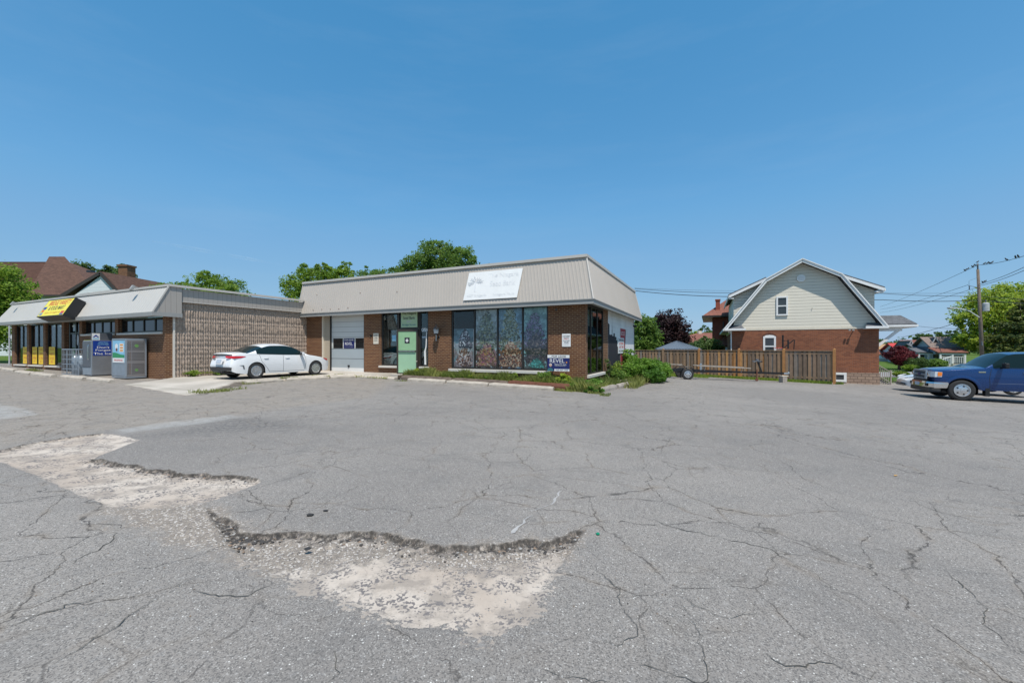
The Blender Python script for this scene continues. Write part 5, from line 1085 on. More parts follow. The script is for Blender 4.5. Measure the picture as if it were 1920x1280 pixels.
for y in (-1.0, 1.0): MB().tube([(.55+.42*math.cos(a), y, .36+.40*math.sin(a)) for a in np.linspace(.2, 2.9, 9)], .03, 6).build('mudguard_bar', W_['black_metal'], tl)
x, y = 15.75, 24.15
sp_ = thing('wood_stump', 'squared wooden block propping up the trailer coupler', 'wood block', (x, y, float(g(x))), .2)
MB().box(-.15, .15, -.15, .15, -.05, .36).build('block', W_['weathered_timber'], sp_, bevel=.015); MB().box(-.22, .22, -.16, .16, .362, .40).build('cap_board', W_['cream_paint'], sp_)
# ============================================================ OTHER HOUSES
def hip(mb, x0, x1, y0, y1, z0, z1, r, m=0, ov=.0):
    """hip roof whose ridge runs along x, r = ridge inset from each end"""
    ym = (y0+y1)/2; a, b = (x0+r, ym, z1), (x1-r, ym, z1)
    mb.add([(x0,y0,z0),(x1,y0,z0),(x1,y1,z0),(x0,y1,z0),a,b], [(0,1,5,4),(1,2,5),(2,3,4,5),(3,0,4),(3,2,1,0)], m)
def gable(mb, x0, x1, y0, y1, z0, z1, along='x', m=0, t=.15):
    if along == 'x': ym = (y0+y1)/2; mb.slab([(x0,y0,z0),(x1,y0,z0),(x1,ym,z1),(x0,ym,z1)], t, m); mb.slab([(x1,y1,z0),(x0,y1,z0),(x0,ym,z1),(x1,ym,z1)], t, m)
    else: xm = (x0+x1)/2; mb.slab([(x0,y1,z0),(x0,y0,z0),(xm,y0,z1),(xm,y1,z1)], t, m); mb.slab([(x1,y0,z0),(x1,y1,z0),(xm,y1,z1),(xm,y0,z1)], t, m)
# tall red brick house left of the gambrel one
Y = 37; x0, y_, z0 = at(1336, 652, Y); S = Y/779
bhs = thing('brick_house', 'tall red brick house with hipped shingle roof behind the fence', 'house', (x0, Y, 0), BA)
MB().box(0, 6.5, 0, 7, -.8, 4.25).build('brick_wall', W_['deep_red_brick'], bhs)
r = MB(); hip(r, -.8, 7.2, -.8, 7.8, 4.37, 6.7, 2.8); bro = r.build('roof', W_['roof_red_brown'], bhs)
MB().box(-.8, 7.2, -.85, -.79, 4.24, 4.39).box(-.85, -.79, -.8, 7.8, 4.24, 4.39).box(-.8, 7.2, -.8, 0, 4.26, 4.29).box(-.8, 0, 0, 7.8, 4.26, 4.29).build('eaves', W_['bronze_frame'], bhs)
MB().box(.25, .60, .2, .6, 4.4, 5.75).box(.21, .64, .16, .64, 5.75, 5.88).build('chimney', W_['deep_red_brick'], bro); MB().box(.8, .9, -.12, -.02, -.5, 3.9).build('downpipe', W_['bronze_frame'], bhs)
pr = MB(); pr.slab([(.4,-1.9,1.75),(4,-1.9,1.75),(4,0,3.05),(1.2,0,3.05)], .1); pr.build('porch_roof', W_['roof_red_brown'], bhs)
MB().box(.5, 4, -1.7, -.02, -.8, 1.72).build('porch_wall', W_['deep_red_brick'], bhs)
window('window', bhs, .95, 1.75, .3, 1.62, -1.78, glass='house_glass', frame='white_paint', fw=.16, depth=.07)
# brown low roof house
Y = 50; x0 = at(1240, 0, Y)[0]
lh = thing('bungalow', 'low house with long brown shingle roof behind the metal gazebo', 'house', (x0, Y, 0), 0)
MB().box(.8, 8, .6, 7, -.8, 2.3).build('wall', W_['cream_siding'], lh); r = MB(); r.slab([(0,0,2.2),(8.5,0,2.2),(8.5,4,3.5),(6.2,4,3.5)], .12); r.slab([(8.5,8,2.2),(3,8,2.2),(6.2,4,3.5),(8.5,4,3.5)], .12); r.build('roof', W_['roof_red_brown'], lh)
MB().box(6.1, 6.5, 3.6, 4.0, 3.3, 3.75).build('chimney', W_['cream_paint'], lh)
# metal gazebo
Y = 31.5; x0 = at(1269, 0, Y)[0]
gz_ = thing('gazebo', 'blue grey metal gazebo roof rising just above the fence', 'gazebo', (x0, Y, 0), BA*.6)
r = MB(); ap = (0, 0, 2.08)
for k in range(4):
    a = [(-1.5,-1.5),(1.5,-1.5),(1.5,1.5),(-1.5,1.5)]; p, q = a[k], a[(k+1) % 4]; ribbed(r, [(p[0],p[1],1.47),(q[0],q[1],1.47),(q[0]*.02,q[1]*.02,2.08),(p[0]*.02,p[1]*.02,2.08)], .2, .015)
r.build('roof', W_['gazebo_blue'], gz_); MB().box(-1.5, 1.5, -1.52, -1.45, 1.38, 1.47).box(-1.5, 1.5, 1.45, 1.52, 1.38, 1.47).box(-1.52, -1.5, -1.45, 1.45, 1.38, 1.47).box(1.5, 1.52, -1.45, 1.45, 1.38, 1.47).build('roof_edge', W_['galv_dark'], gz_)
[MB().box(a-.06, a+.06, b-.06, b+.06, -.8, 1.4).build('post', W_['galv_dark'], gz_) for a in (-1.35, 1.35) for b in (-1.35, 1.35)]
# big brown roofed house behind the store
Y = 42; c = at(108, 0, Y)[0]
bg_ = thing('large_house', 'large white sided house with steep brown hipped roof behind the store', 'house', (c, Y, 0), 0)
def zz(py, yy=Y): return 1.55+(652-py)/779*yy
def xx(px, yy=Y): return (px-960)/779*yy - c
MB().box(xx(52), xx(182), 1.2, 10, -.3, 7.0).build('wall', W_['white_siding'], bg_)
r = MB(); zr = zz(481, Y+4.6); r.add([(xx(50),0,6.9),(xx(186),0,6.9),(xx(186),11,6.9),(xx(50),11,6.9),(xx(92,Y+4.6),4.6,zr),(xx(121,Y+4.6),4.6,zr),(xx(121,Y+6.6),6.6,zr),(xx(92,Y+6.6),6.6,zr)], [(0,1,5,4),(1,2,6,5),(2,3,7,6),(3,0,4,7),(4,5,6,7)])
ro = r.build('roof', W_['roof_brown'], bg_); MB().box(xx(50), xx(186), -.05, .02, 6.75, 6.92).build('eaves', W_['bronze_frame'], bg_); MB().obox((xx(114), 3.0, 9.8), .5, .5, .2).build('skylight', W_['dark_glass'], ro)
gw = MB(); ax, az = xx(194, Y-2), zz(512, Y-2); gl_, gr_, ge = xx(121, Y-2), xx(234, Y-2), zz(553, Y-2)
gw.prism([(ax-2.9, ge-.3), (gr_-.3, ge-.3), (ax, az-.22)], 'y', -2.2, 3); gw.box(xx(141, Y-2), gr_-.5, -1.7, 6, -.3, ge); gw.build('gable_wall', W_['white_siding'], bg_)
r = MB(); r.slab([(ax,-2.3,az),(gl_,-2.3,ge-.1),(gl_,6,ge-.1),(ax,6,az)][::-1], -.15); r.slab([(gr_,-2.3,ge-.1),(ax,-2.3,az),(ax,6,az),(gr_,6,ge-.1)][::-1], -.15); r.build('gable_roof', W_['roof_brown'], bg_)
MB().beam((ax,-2.35,az-.05),(gl_,-2.35,ge-.15), .08, .28).beam((ax,-2.35,az-.05),(gr_,-2.35,ge-.15), .08, .28).build('rake_trim', W_['bronze_frame'], bg_)
MB().box(xx(169), xx(187), 3, 4, 7.5, zz(499, Y+3)).box(xx(168), xx(188), 2.9, 4.1, zz(499, Y+3), zz(496, Y+3)).build('chimney', W_['brown_brick'], bg_)
r = MB(); r.slab([(xx(205,Y+3),3,6.2),(xx(279,Y+3),3,6.2),(xx(276,Y+8),8,zz(525,Y+8)),(xx(205,Y+8),8,zz(519,Y+8))], .2); r.build('side_roof', W_['roof_brown'], bg_); MB().box(xx(205), xx(276), 3.5, 9, -.3, 6.3).build('side_wall', W_['white_siding'], bg_)
Y2 = 52
b2 = thing('hip_roof_house', 'brown roofed house at the far left behind the leafy street tree', 'house', (at(20, 0, Y2)[0], Y2, 0), 0)
MB().box(-6, 1.9, .6, 8, -.3, 7.3).build('wall', W_['white_siding'], b2); r = MB(); gable(r, -7, 2.5, -.2, 8, 6.9, 1.55+(652-491)/779*(Y2+4), 'x'); r.build('roof', shingle('roof_dark_brown', (.115, .06, .045), (.085, .045, .035)), b2)
# houses across the side street, right
def cottage(name, lab, px0, px1, Y, pe, pr, wall, roof, front=None, porch=None):
    x0 = (px0-960)/779*Y
    def K(px, dy=0.0): r_ = (px-960)/779; return (r_*(Y+.9025*dy)-x0-.431*dy)/(.9025+.431*r_)
    def Zp(py, px, dy=0.0): return 1.55+(652-py)/779*(Y-.431*K(px, dy)+.9025*dy)
    pm_ = (px0+px1)/2; ze, zr = Zp(pe, pm_), Zp(pr, pm_, 3.5); t = thing(name, lab, 'house', (x0, Y, 0), BA); W = K(px1)
    MB().box(.2, W-.2, .3, 7, -1.6, ze).build('wall', W_[wall], t)
    r = MB(); a0, a1 = -.2, W+.2; r.slab([(a0,-.3,ze-.05),(a1,-.3,ze-.05),(a1,3.5,zr),(a0,3.5,zr)], .12); r.slab([(a1,7.3,ze-.05),(a0,7.3,ze-.05),(a0,3.5,zr),(a1,3.5,zr)], .12); r.build('roof', W_[roof], t)
    m = MB(); m.prism([(.35,ze-.2),(6.9,ze-.2),(3.5,zr-.2)], 'x', .22, W-.22); m.build('end_wall', W_[wall], t)
    if front:
        d = -1.0; a, b = K(front[0], d), K(front[1], d); pk = Zp(front[2], (front[0]+front[1])/2, d); xm = (a+b)/2; g2 = MB(); g2.prism([(a+.15,-1.6),(b-.15,-1.6),(b-.15,ze),(xm,pk-.15),(a+.15,ze)], 'y', d, 1.5); gf = g2.build('front_gable', W_[front[3]], t)
        r = MB(); gable(r, a-.15, b+.15, d-.35, 3, ze-.15, pk, 'y'); r.build('gable_roof', W_[front[4]], gf)
        MB().box(xm-.15, xm+.15, d-.03, d, pk-1.4, pk-.75).build('attic_window', W_['dark_glass'], gf)
        MB().beam((a-.15,d-.37,ze-.2),(xm,d-.37,pk-.05), .05, .10).beam((b+.15,d-.37,ze-.2),(xm,d-.37,pk-.05), .05, .10).build('rake_trim', W_['grey_print'], gf)
    if porch:
        d = -2.2; a, b = K(porch[0], d), K(porch[1], d); pz = Zp(porch[2], (porch[0]+porch[1])/2, d); zf = -.35
        p = MB(); p.slab([(a-.2,d-.1,pz),(b+.2,d-.1,pz),(b+.2,.3,pz+.55),(a-.2,.3,pz+.55)], .12); p.build('porch_roof', W_[porch[3]], t)
        MB().box(a, b, -2.2, -2.1, pz-.32, pz-.12).build('porch_beam', W_['white_paint'], t); MB().box(a, b, -2.1, .3, -1.6, zf).build('porch_floor', W_['concrete'], t)
        n = max(2, int((b-a)/1.9)); [MB().box(a+(b-a-.18)*k/n, a+(b-a-.18)*k/n+.16, -2.2, -2.04, zf, pz-.3).build('porch_post', W_['white_paint'], t) for k in range(n+1)]
        if porch[4]: m = MB(); [m.box(a+.16*k, a+.16*k+.05, -2.14, -2.10, zf+.1, zf+.8) for k in range(int((b-a)/.16))]; m.box(a, b, -2.16, -2.08, zf+.8, zf+.87); m.build('porch_rail', W_['white_paint'], t)
        [MB().box(a+.3+1.5*k, a+1.5+1.5*k, .24, .3, zf+.6, pz-.30).build('window', W_['dark_glass'], t) for k in range(int((b-a)/1.5))]
    return t
cottage('cottage', 'grey cottage with taupe roof and white columned porch across the street', 1752, 1812, 52, 655, 631, 'bluegrey_siding', 'roof_taupe', porch=(1762, 1812, 660, 'roof_red_brown', 1))
cottage('cottage', 'blue gabled cottage with dark porch left of the taupe roofed one', 1724, 1750, 55, 657, 644, 'bluegrey_siding', 'roof_grey', front=(1738, 1766, 632, 'bluegrey_siding', 'roof_grey'), porch=(1722, 1762, 660, 'roof_grey', 0))
cottage('cottage', 'cottage with steep red brown roof behind the dark red tree', 1708, 1742, 61, 657, 637, 'white_siding', 'roof_red_brown', front=(1697, 1716, 638, 'brown_brick', 'roof_grey'))
cottage('cottage', 'cottage with bright red roof behind the dark red tree', 1682, 1706, 68, 656, 643, 'white_siding', 'roof_red')
cottage('cottage', 'tan roofed cottage just right of the gambrel house wall', 1656, 1682, 74, 660, 645, 'white_siding', 'roof_tan', porch=(1646, 1672, 664, 'roof_red_brown', 0))
# porch stair rail in front of the cottage
srl = thing('stair_railing', 'white sloping stair railing leading up to the cottage porch', 'railing', (at(1752, 0, 46)[0], 46, -.8), 0)
m = MB(); [m.box(.2*k, .2*k+.05, 0, .04, -.1+.06*k, .8+.06*k) for k in range(10)]; m.beam((0,.02,.82),(1.9,.02,1.4), .06, .06); m.build('rail', W_['white_paint'], srl)
# back garden fence and laundry pole at the very left
lf = thing('dark_fence', 'dark board fence left of the convenience store', 'fence', L2W(-40, -4)+(0,), BA)
m = MB(); [m.box(.16*k, .16*k+.14, 0, .03, .2, 1.9) for k in range(44)]; m.build('board', plain('dark_board', (.06, .045, .04), .9, var=.3), lf); MB().box(0, 7.1, -.03, 0, 1.9, 2.0).box(0, 7.1, .03, .07, .5, .6).build('rail', W_['fascia'], lf)
pf = thing('pipe_rack', 'thin grey pipe frame standing left of the store wall', 'rack', L2W(-33.0, -6.2)+(.25,), BA)
MB().tube([(0,0,0),(0,0,2.1)], .03, 8).tube([(-1.9,0,0),(-1.9,0,2.9)], .04, 8).tube([(-1.9,0,1.0),(0,0,1.0)], .025, 6).tube([(-1.9,0,1.95),(0,0,1.95)], .025, 6).build('pipe', W_['grey_print'], pf); MB().tube([(-.9+.7*math.cos(a), .05, .35+.5*math.sin(a)) for a in np.linspace(0, 3.14, 9)], .03, 6).build('hoop', W_['galv_dark'], pf)
MB().box(-1.6, -.1, -.03, .0, 1.85, 2.1).build('panel', W_['white_paint'], pf)
# ============================================================ VEHICLES
def crom(xs, P):
    """smooth interpolation through (x, value) knots (monotone cubic)"""
    X = np.array([p[0] for p in P], float); Yv = np.array([p[1] for p in P], float); h = np.diff(X); d = np.diff(Yv)/h
    m = np.zeros(len(X)); m[0], m[-1] = d[0], d[-1]
    for i in range(1, len(X)-1): m[i] = 0 if d[i-1]*d[i] <= 0 else 2*d[i-1]*d[i]/(d[i-1]+d[i])
    xs = np.clip(xs, X[0], X[-1]); i = np.clip(np.searchsorted(X, xs)-1, 0, len(h)-1); t = (xs-X[i])/h[i]
    return (2*t**3-3*t**2+1)*Yv[i]+(t**3-2*t**2+t)*h[i]*m[i]+(-2*t**3+3*t**2)*Yv[i+1]+(t**3-t**2)*h[i]*m[i+1]
def car_body(root, S, paint, glass='car_glass'):
    """S: dict of profiles along x (0 = front bumper, L = rear). width axis y, up z. Returns side function."""
    Lc = S['L']; step = .035
    xs = sorted(set(np.round(np.concatenate([np.arange(0, Lc+.001, step), [0.01, .02, Lc-.02, Lc-.01, Lc]]), 4)))
    xs = np.array(xs); NR = 8
    ztop, zbelt, zsill = crom(xs, S['top']), crom(xs, S['belt']), crom(xs, S['sill']); W = crom(xs, S['half']); gh_ = np.clip(crom(xs, S['gh']), 0, 1)  # gh: rail height as share belt->roof
    zb = zsill.copy()
    for xc, Rr in S['arch']:
        dx = xs-xc; m = np.abs(dx) < Rr; zb[m] = np.maximum(zb[m], S['axle']+np.sqrt(np.maximum(Rr**2-dx[m]**2, 0)))
    prof = S['prof']       # (z fraction of belt height, width factor)
    rows = []
    nl = 9
    for j in range(nl):                       # lower body, sill -> belt
        f = j/(nl-1); z = zb+(zbelt-zb)*f; zf = z/S['beltz']; y = W*np.interp(zf, [p[0] for p in prof], [p[1] for p in prof]); rows.append((y, z))
    yb = rows[-1][0]; rise = np.maximum(ztop-zbelt, .004)
    yr = yb-(S['tumble'])*gh_*rise/.45 - (1-gh_)*.05; zr = zbelt+rise*np.where(gh_ > .02, S.get('rail', .80)*gh_+.10*(1-gh_), .35)
    for f in (.0, .34, .67, 1.0):             # side glass, starts just inside the belt
        rows.append((yb-.012+(yr-yb+.012)*f + .012*math.sin(math.pi*f), zbelt+.004+(zr-zbelt-.004)*f))
    for f in (.25, .5, .75, 1.0):             # over the roof / hood / screens
        yy = yr*(1-f); zz = zr+(ztop-zr)*(1-(1-f)**2.6); rows.append((yy, zz))
    nr = len(rows); n = len(xs); V = np.zeros((n, 2*nr-1, 3))
    for j, (y, z) in enumerate(rows):
        V[:, j] = np.stack([xs, y, z], -1); V[:, 2*nr-2-j] = np.stack([xs, -y, z], -1)
    # round the nose and tail in plan: push outer rows back
    for end, k in ((0, S.get('nose', .28)), (1, S.get('tail', .2))):
        xe = xs if end == 0 else Lc-xs; fall = np.exp(-xe/.22)
        yn = np.abs(V[:, :, 1])/W.max(); V[:, :, 0] += (1 if end == 0 else -1)*k*(yn**3)*fall[:, None]
        zc = V[:, :, 2]; zn = np.clip((zc-S['nosez'][end])/.35, -1, 1.2)*(1); V[:, :, 0] += (1 if end == 0 else -1)*S['rake'][end]*np.where(zn > 0, zn, -zn*.5)*fall[:, None]
    X = V.reshape(-1, 3); M = 2*nr-1
    groups = {'body': [], 'windscreen': [], 'rear_window': [], 'side_window_a': [], 'side_window_b': [], 'side_window_c': [], 'side_window_d': []}
    for i in range(n-1):
        xm = (xs[i]+xs[i+1])/2
        for j in range(M-1):
            f = (i*M+j, i*M+j+1, (i+1)*M+j+1, (i+1)*M+j); jj = j if j < nr-1 else M-2-j
            left = j < nr-1; key = 'body'
            if nl+0 <= jj < nl+2 or jj == nl+2:
                for wi, (a, b) in enumerate(S['side']):
                    if a < xm < b and rise[i] > .10 and (jj <= nl+2 and rise[i] > .12): key = 'side_window_'+'abcd'[wi*2+(0 if left else 1)]
            elif jj >= nl+3:
                if S['ws'][0] < xm < S['ws'][1]: key = 'windscreen'
                elif S['rw'][0] < xm < S['rw'][1]: key = 'rear_window'
            groups[key].append(f)
    # end caps
    for i in (0, n-1):
        for j in range(nr-1): groups['body'].append((i*M+j, i*M+j+1, i*M+M-2-j, i*M+M-1-j))
    out = {}
    for k, fs in groups.items():
        if not fs: continue
        F_ = np.array(fs); used = np.unique(F_); mp = np.full(len(X), -1); mp[used] = np.arange(len(used))
        nm = 'side_window' if k.startswith('side') else k
        me = bpy.data.meshes.new(nm); me.from_pydata(X[used].tolist(), [], mp[F_].tolist()); me.validate()
        me.materials.append(W_[paint] if k == 'body' else W_[glass]); import bmesh
        bm = bmesh.new(); bm.from_mesh(me); bmesh.ops.remove_doubles(bm, verts=bm.verts, dist=.0004); bmesh.ops.recalc_face_normals(bm, faces=bm.faces); bm.to_mesh(me); bm.free()
        me.polygons.foreach_set('use_smooth', [True]*len(me.polygons)); me.set_sharp_from_angle(angle=rad(38))
        o = bpy.data.objects.new(nm, me); COL.objects.link(o); o.parent = root; out[k] = o
    # dark inner arches and floor
    u = MB()
    for xc, Rr in S['arch']:
        arc = [(xc+(Rr+.0)*math.cos(a), S['axle']+(Rr+.0)*math.sin(a)) for a in np.linspace(-.3, math.pi+.3, 18)]
        for s in (-1, 1):
            y0, y1 = s*(S['W']-.04), s*(S['W']-.42); vs = []; fs = []
            for i, (a, z) in enumerate(arc): vs += [(a, y0, z), (a, y1, z)]; 
            fs = [(2*i, 2*i+1, 2*i+3, 2*i+2) for i in range(len(arc)-1)]; fs.append(tuple(2*i+1 for i in range(len(arc)))); u.add(vs, fs)
    u.box(.35, Lc-.35, -S['W']+.35, S['W']-.35, S['floor'], S['floor']+.05); u.build('underbody', W_['black'], root)
    def side(x, z, s=1, off=0.0):            # point on the side skin
        w_ = float(crom(np.array([x]), S['half'])[0]); f = np.interp(z/S['beltz'], [p[0] for p in prof], [p[1] for p in prof]); return Vector((x, s*(w_*f+off), z))
    return out, side
def seam(side, pts, s, wd=.006, mb=None):
    mb = mb or MB(); P = [side(x, z, s, .0015) for x, z in pts]
    for a, b in zip(P[:-1], P[1:]):
        d = (b-a).normalized(); n = Vector((0, s, 0)); t = d.cross(n).normalized()*wd; mb.add([a-t, a+t, b+t, b-t], [(0,1,2,3)])
    return mb
def dense(pts, n=8): 
    out = []
    for a, b in zip(pts[:-1], pts[1:]): out += [(a[0]+(b[0]-a[0])*k/n, a[1]+(b[1]-a[1])*k/n) for k in range(n)]
    return out+[pts[-1]]
def sedan_spec():
    return dict(L=4.63, W=.89, axle=.32, floor=.2, beltz=.93, tumble=.20,
      top=[(0,.60),(.12,.72),(.5,.83),(1.18,.965),(1.55,1.17),(2.0,1.365),(2.45,1.435),(2.9,1.425),(3.35,1.33),(3.8,1.165),(4.12,1.085),(4.5,1.06),(4.63,1.02)],
      belt=[(0,.55),(.12,.66),(.5,.77),(1.1,.885),(1.6,.925),(2.6,.955),(3.3,.985),(3.9,1.01),(4.3,1.01),(4.55,.99),(4.63,.95)],
      sill=[(0,.26),(.2,.20),(.6,.19),(1.3,.19),(3.2,.19),(4.0,.21),(4.4,.26),(4.63,.34)],
      half=[(0,.62),(.08,.74),(.3,.84),(.7,.885),(1.3,.89),(3.4,.89),(4.0,.88),(4.35,.83),(4.55,.76),(4.63,.70)],
      gh=[(0,0),(1.05,0),(1.3,.35),(1.75,.85),(2.1,1),(3.0,1),(3.4,.92),(3.75,.5),(4.05,0),(4.63,0)],
      prof=[(.0,.93),(.22,.965),(.35,.985),(.6,1.0),(.78,.99),(.9,.975),(1.0,.955),(1.1,.945)],
      arch=[(.93,.36),(3.63,.36)], side=[(1.46,2.5),(2.5,3.6)], ws=(1.20,1.98), rw=(3.32,4.08), nosez=(.5,.55), rake=(.10,.10), nose=.22, tail=.16)
def sedan(name, lab, loc, rz, paint='car_white', nose_only=False):
    t = thing(name, lab, 'car', loc, rz); S = sedan_spec()
    if nose_only: S.update(top=[(0,.56),(.12,.66),(.6,.76),(1.3,.85),(1.8,.90),(2.3,1.08),(2.8,1.20),(3.2,1.21),(3.8,1.10),(4.3,.98),(4.63,.92)], belt=[(0,.50),(.12,.60),(.5,.69),(1.1,.78),(1.8,.84),(3.3,.89),(4.3,.92),(4.63,.88)], gh=[(0,0),(1.72,0),(1.9,.35),(2.3,.85),(2.6,1),(3.4,1),(3.8,.8),(4.25,0),(4.63,0)], ws=(1.82, 2.6), rw=(3.6, 4.3), side=[(2.05,2.7),(2.78,3.7)])
    o, side = car_body(t, S, paint)
    AX = S['axle']
    for xc in (.93, 3.63):
        for s in (-1, 1): wheel('wheel', t, (xc, s*.78, AX), .325, .205, .205, 8, s)
    sm = MB()
    for s in (-1, 1):
        seam(side, dense([(1.52,.30),(1.44,.55),(1.45,.80),(1.50,.915)]), s, mb=sm); seam(side, dense([(2.50,.24),(2.50,.6),(2.5,.945)]), s, mb=sm); seam(side, dense([(3.10,.28),(3.22,.45),(3.42,.70),(3.5,.97)]), s, mb=sm); seam(side, dense([(1.50,.255),(3.12,.27)]), s, mb=sm, wd=.005)
    sm.build('panel_gap', W_['plastic_dark'], t)
    for s in (-1, 1):
        for x in (2.32, 3.24): a = side(x, .83, s, .022); MB().tube([a+Vector((-.09,-s*.02,0)), a+Vector((-.07,0,0)), a+Vector((.07,0,0)), a+Vector((.09,-s*.02,0))], .013, 6).build('door_handle', W_[paint], t)
        m = bpy.data.objects.new('mirror', None); COL.objects.link(m); m.parent = t; a = side(1.68, .93, s, 0); m.location = a
        MB().obox((0, s*.12, .06), .12, .2, .13).build('mirror_shell', W_[paint], m, bevel=.03); MB().box(-.03, .03, s*-.03, s*.04, -.02, .05).box(.061, .066, s*.04, s*.2, .01, .11).build('mirror_arm', W_['plastic_dark'], m)
        wm = MB(); P = [(1.40,.945),(1.75,1.13),(2.1,1.26),(2.5,1.315),(2.9,1.30),(3.25,1.22),(3.62,1.03)]
        wm2 = MB(); seam(side, dense([(1.5,.935),(2.5,.955),(3.6,.995)]), s, mb=wm2, wd=.007); wm2.build('window_trim', W_['black'], t)
        ss_ = MB(); seam(side, dense([(1.35,.215),(3.25,.225)]), s, mb=ss_, wd=.02); ss_.build('sill_trim', W_['white_paint'], t)
    # tail
    def tail(y, z, off=.006):       # point on the tail surface
        yn = abs(y)/.89; zn = (z-.55)/.35; x = 4.63-.16*yn**3-.10*(zn if zn > 0 else -zn*.5); return Vector((x+off, y, z))
    for s in (-1, 1):
        tl_ = MB(); top = [(.30,.93),(.55,.935),(.70,.935)]; vs = []
        A = [tail(s*y, z, .012) for y, z in ((.34,.93),(.62,.93))]; B = [tail(s*y, z, .012) for y, z in ((.40,.85),(.62,.835))]
        A += [side(x, z, s, .008) for x, z in ((4.40,.93),(4.20,.925),(4.02,.905))]; B += [side(x, z, s, .008) for x, z in ((4.44,.83),(4.22,.845),(4.08,.88))]
        vs = A+B; k = len(A); tl_.add(vs, [(i, i+1, k+i+1, k+i) for i in range(k-1)]); tl_.build('tail_light', W_['lamp_red'], t)
    pl_ = MB(); pl_.add([tail(-.16,.79,.012), tail(.16,.79,.012), tail(.16,.65,.012), tail(-.16,.65,.012)], [(0,1,2,3)]); pl_.build('number_plate', W_['plate'], t)
    pr = MB(); pr.add([tail(-.28,.84,.006), tail(.28,.84,.006), tail(.25,.61,.006), tail(-.25,.61,.006)], [(0,1,2,3)]); pr.build('plate_recess', W_['faint_print'], t)
    bi = MB(); ys = np.linspace(-.78, .78, 15); P1 = [tail(y, .50-.02*abs(y), .012) for y in ys]; P2 = [tail(y*.95, .33+.03*abs(y), .012) for y in ys]; bi.add(P1+P2, [(i, i+1, 15+i+1, 15+i) for i in range(14)]); bi.build('bumper_insert', W_['plastic_dark'], t)
    lid = MB(); ys = np.linspace(-.66, .66, 13); P1 = [tail(y, .985, .010) for y in ys]; P2 = [tail(y, .945, .004) for y in ys]; lid.add(P1+P2, [(i, i+1, 13+i+1, 13+i) for i in range(12)]); lid.build('boot_gap', W_['plastic_dark'], t)
    for s in (-1, 1):
        vg = MB(); vg.add([side(4.30,.56,s,.006), side(4.12,.565,s,.006), side(4.08,.40,s,.006), side(4.14,.42,s,.006), side(4.16,.53,s,.006)], [(0,1,4),(1,2,3,4)]); vg.build('bumper_vent', W_['galv_dark'], t)
    # nose
    def nose(y, z, off=.006):
        yn = abs(y)/.89; zn = (z-.5)/.35; return Vector((.22*yn**3+.10*(zn if zn > 0 else -zn*.5)-off, y, z))
    for s in (-1, 1):
        A = [nose(s*.42,.66,.008), nose(s*.62,.70,.008), side(.32,.74,s,.006), side(.55,.79,s,.006)]; B = [nose(s*.42,.62,.008), nose(s*.62,.63,.008), side(.32,.66,s,.006), side(.48,.73,s,.006)]
        MB().add(A+B, [(i, i+1, 5+i, 4+i) for i in range(3)]).build('headlight', W_['lamp_clear'] if paint != 'car_white' or nose_only else W_['lamp_red'], t)
    gr = MB(); gr.add([nose(-.5,.38), nose(.5,.38), nose(.42,.26), nose(-.42,.26)], [(0,1,2,3)]); gr.build('grille', W_['plastic_dark'], t)
    return t
# white sedan on the driveway: origin = front bumper centre, local +x runs to its tail
ha = rad(62); hv = Vector((math.cos(ha), math.sin(ha))); rt = Vector((hv.y, -hv.x))     # heading, right side
rr_w = Vector((-10.37, 16.8)); ctr = rr_w - rt*.80; frt = ctr + hv*3.63
sedan('white_sedan', 'white sedan parked on the raised driveway beside the ribbed block wall', (frt.x, frt.y, .305), math.atan2(-hv.y, -hv.x))
# pale hatchback behind the pickup and a red car by the porch
fh = Vector((-.9025, .431)); rzv = math.atan2(-fh.y, -fh.x)
def bumper_xyz(p): return (p[0], p[1], float(g(p[0]+1.5)))
wc_ = sedan('white_car', 'white low fronted car parked behind the blue pickup', (19.5, 20.9, float(g(20.5))+.04), rzv, 'car_white', True)
lt = MB()
for s in (-1, 1): lt.add([(.12,s*.50,.60),(.40,s*.78,.70),(.85,s*.855,.775),(.50,s*.845,.66),(.22,s*.72,.58)], [(0,1,2,3,4)])
lt.add([(-.02,-.62,.36),(-.02,.62,.36),(.02,.5,.26),(.02,-.5,.26)], [(0,1,2,3)]); lt.build('headlight', W_['galv_dark'], wc_)
x_, y_, z_ = 26.2, 26.6, 0
sedan('red_car', 'small red car parked beyond the blue pickup, only its top showing', (x_, y_, float(g(40))-.03), rzv, 'car_red')
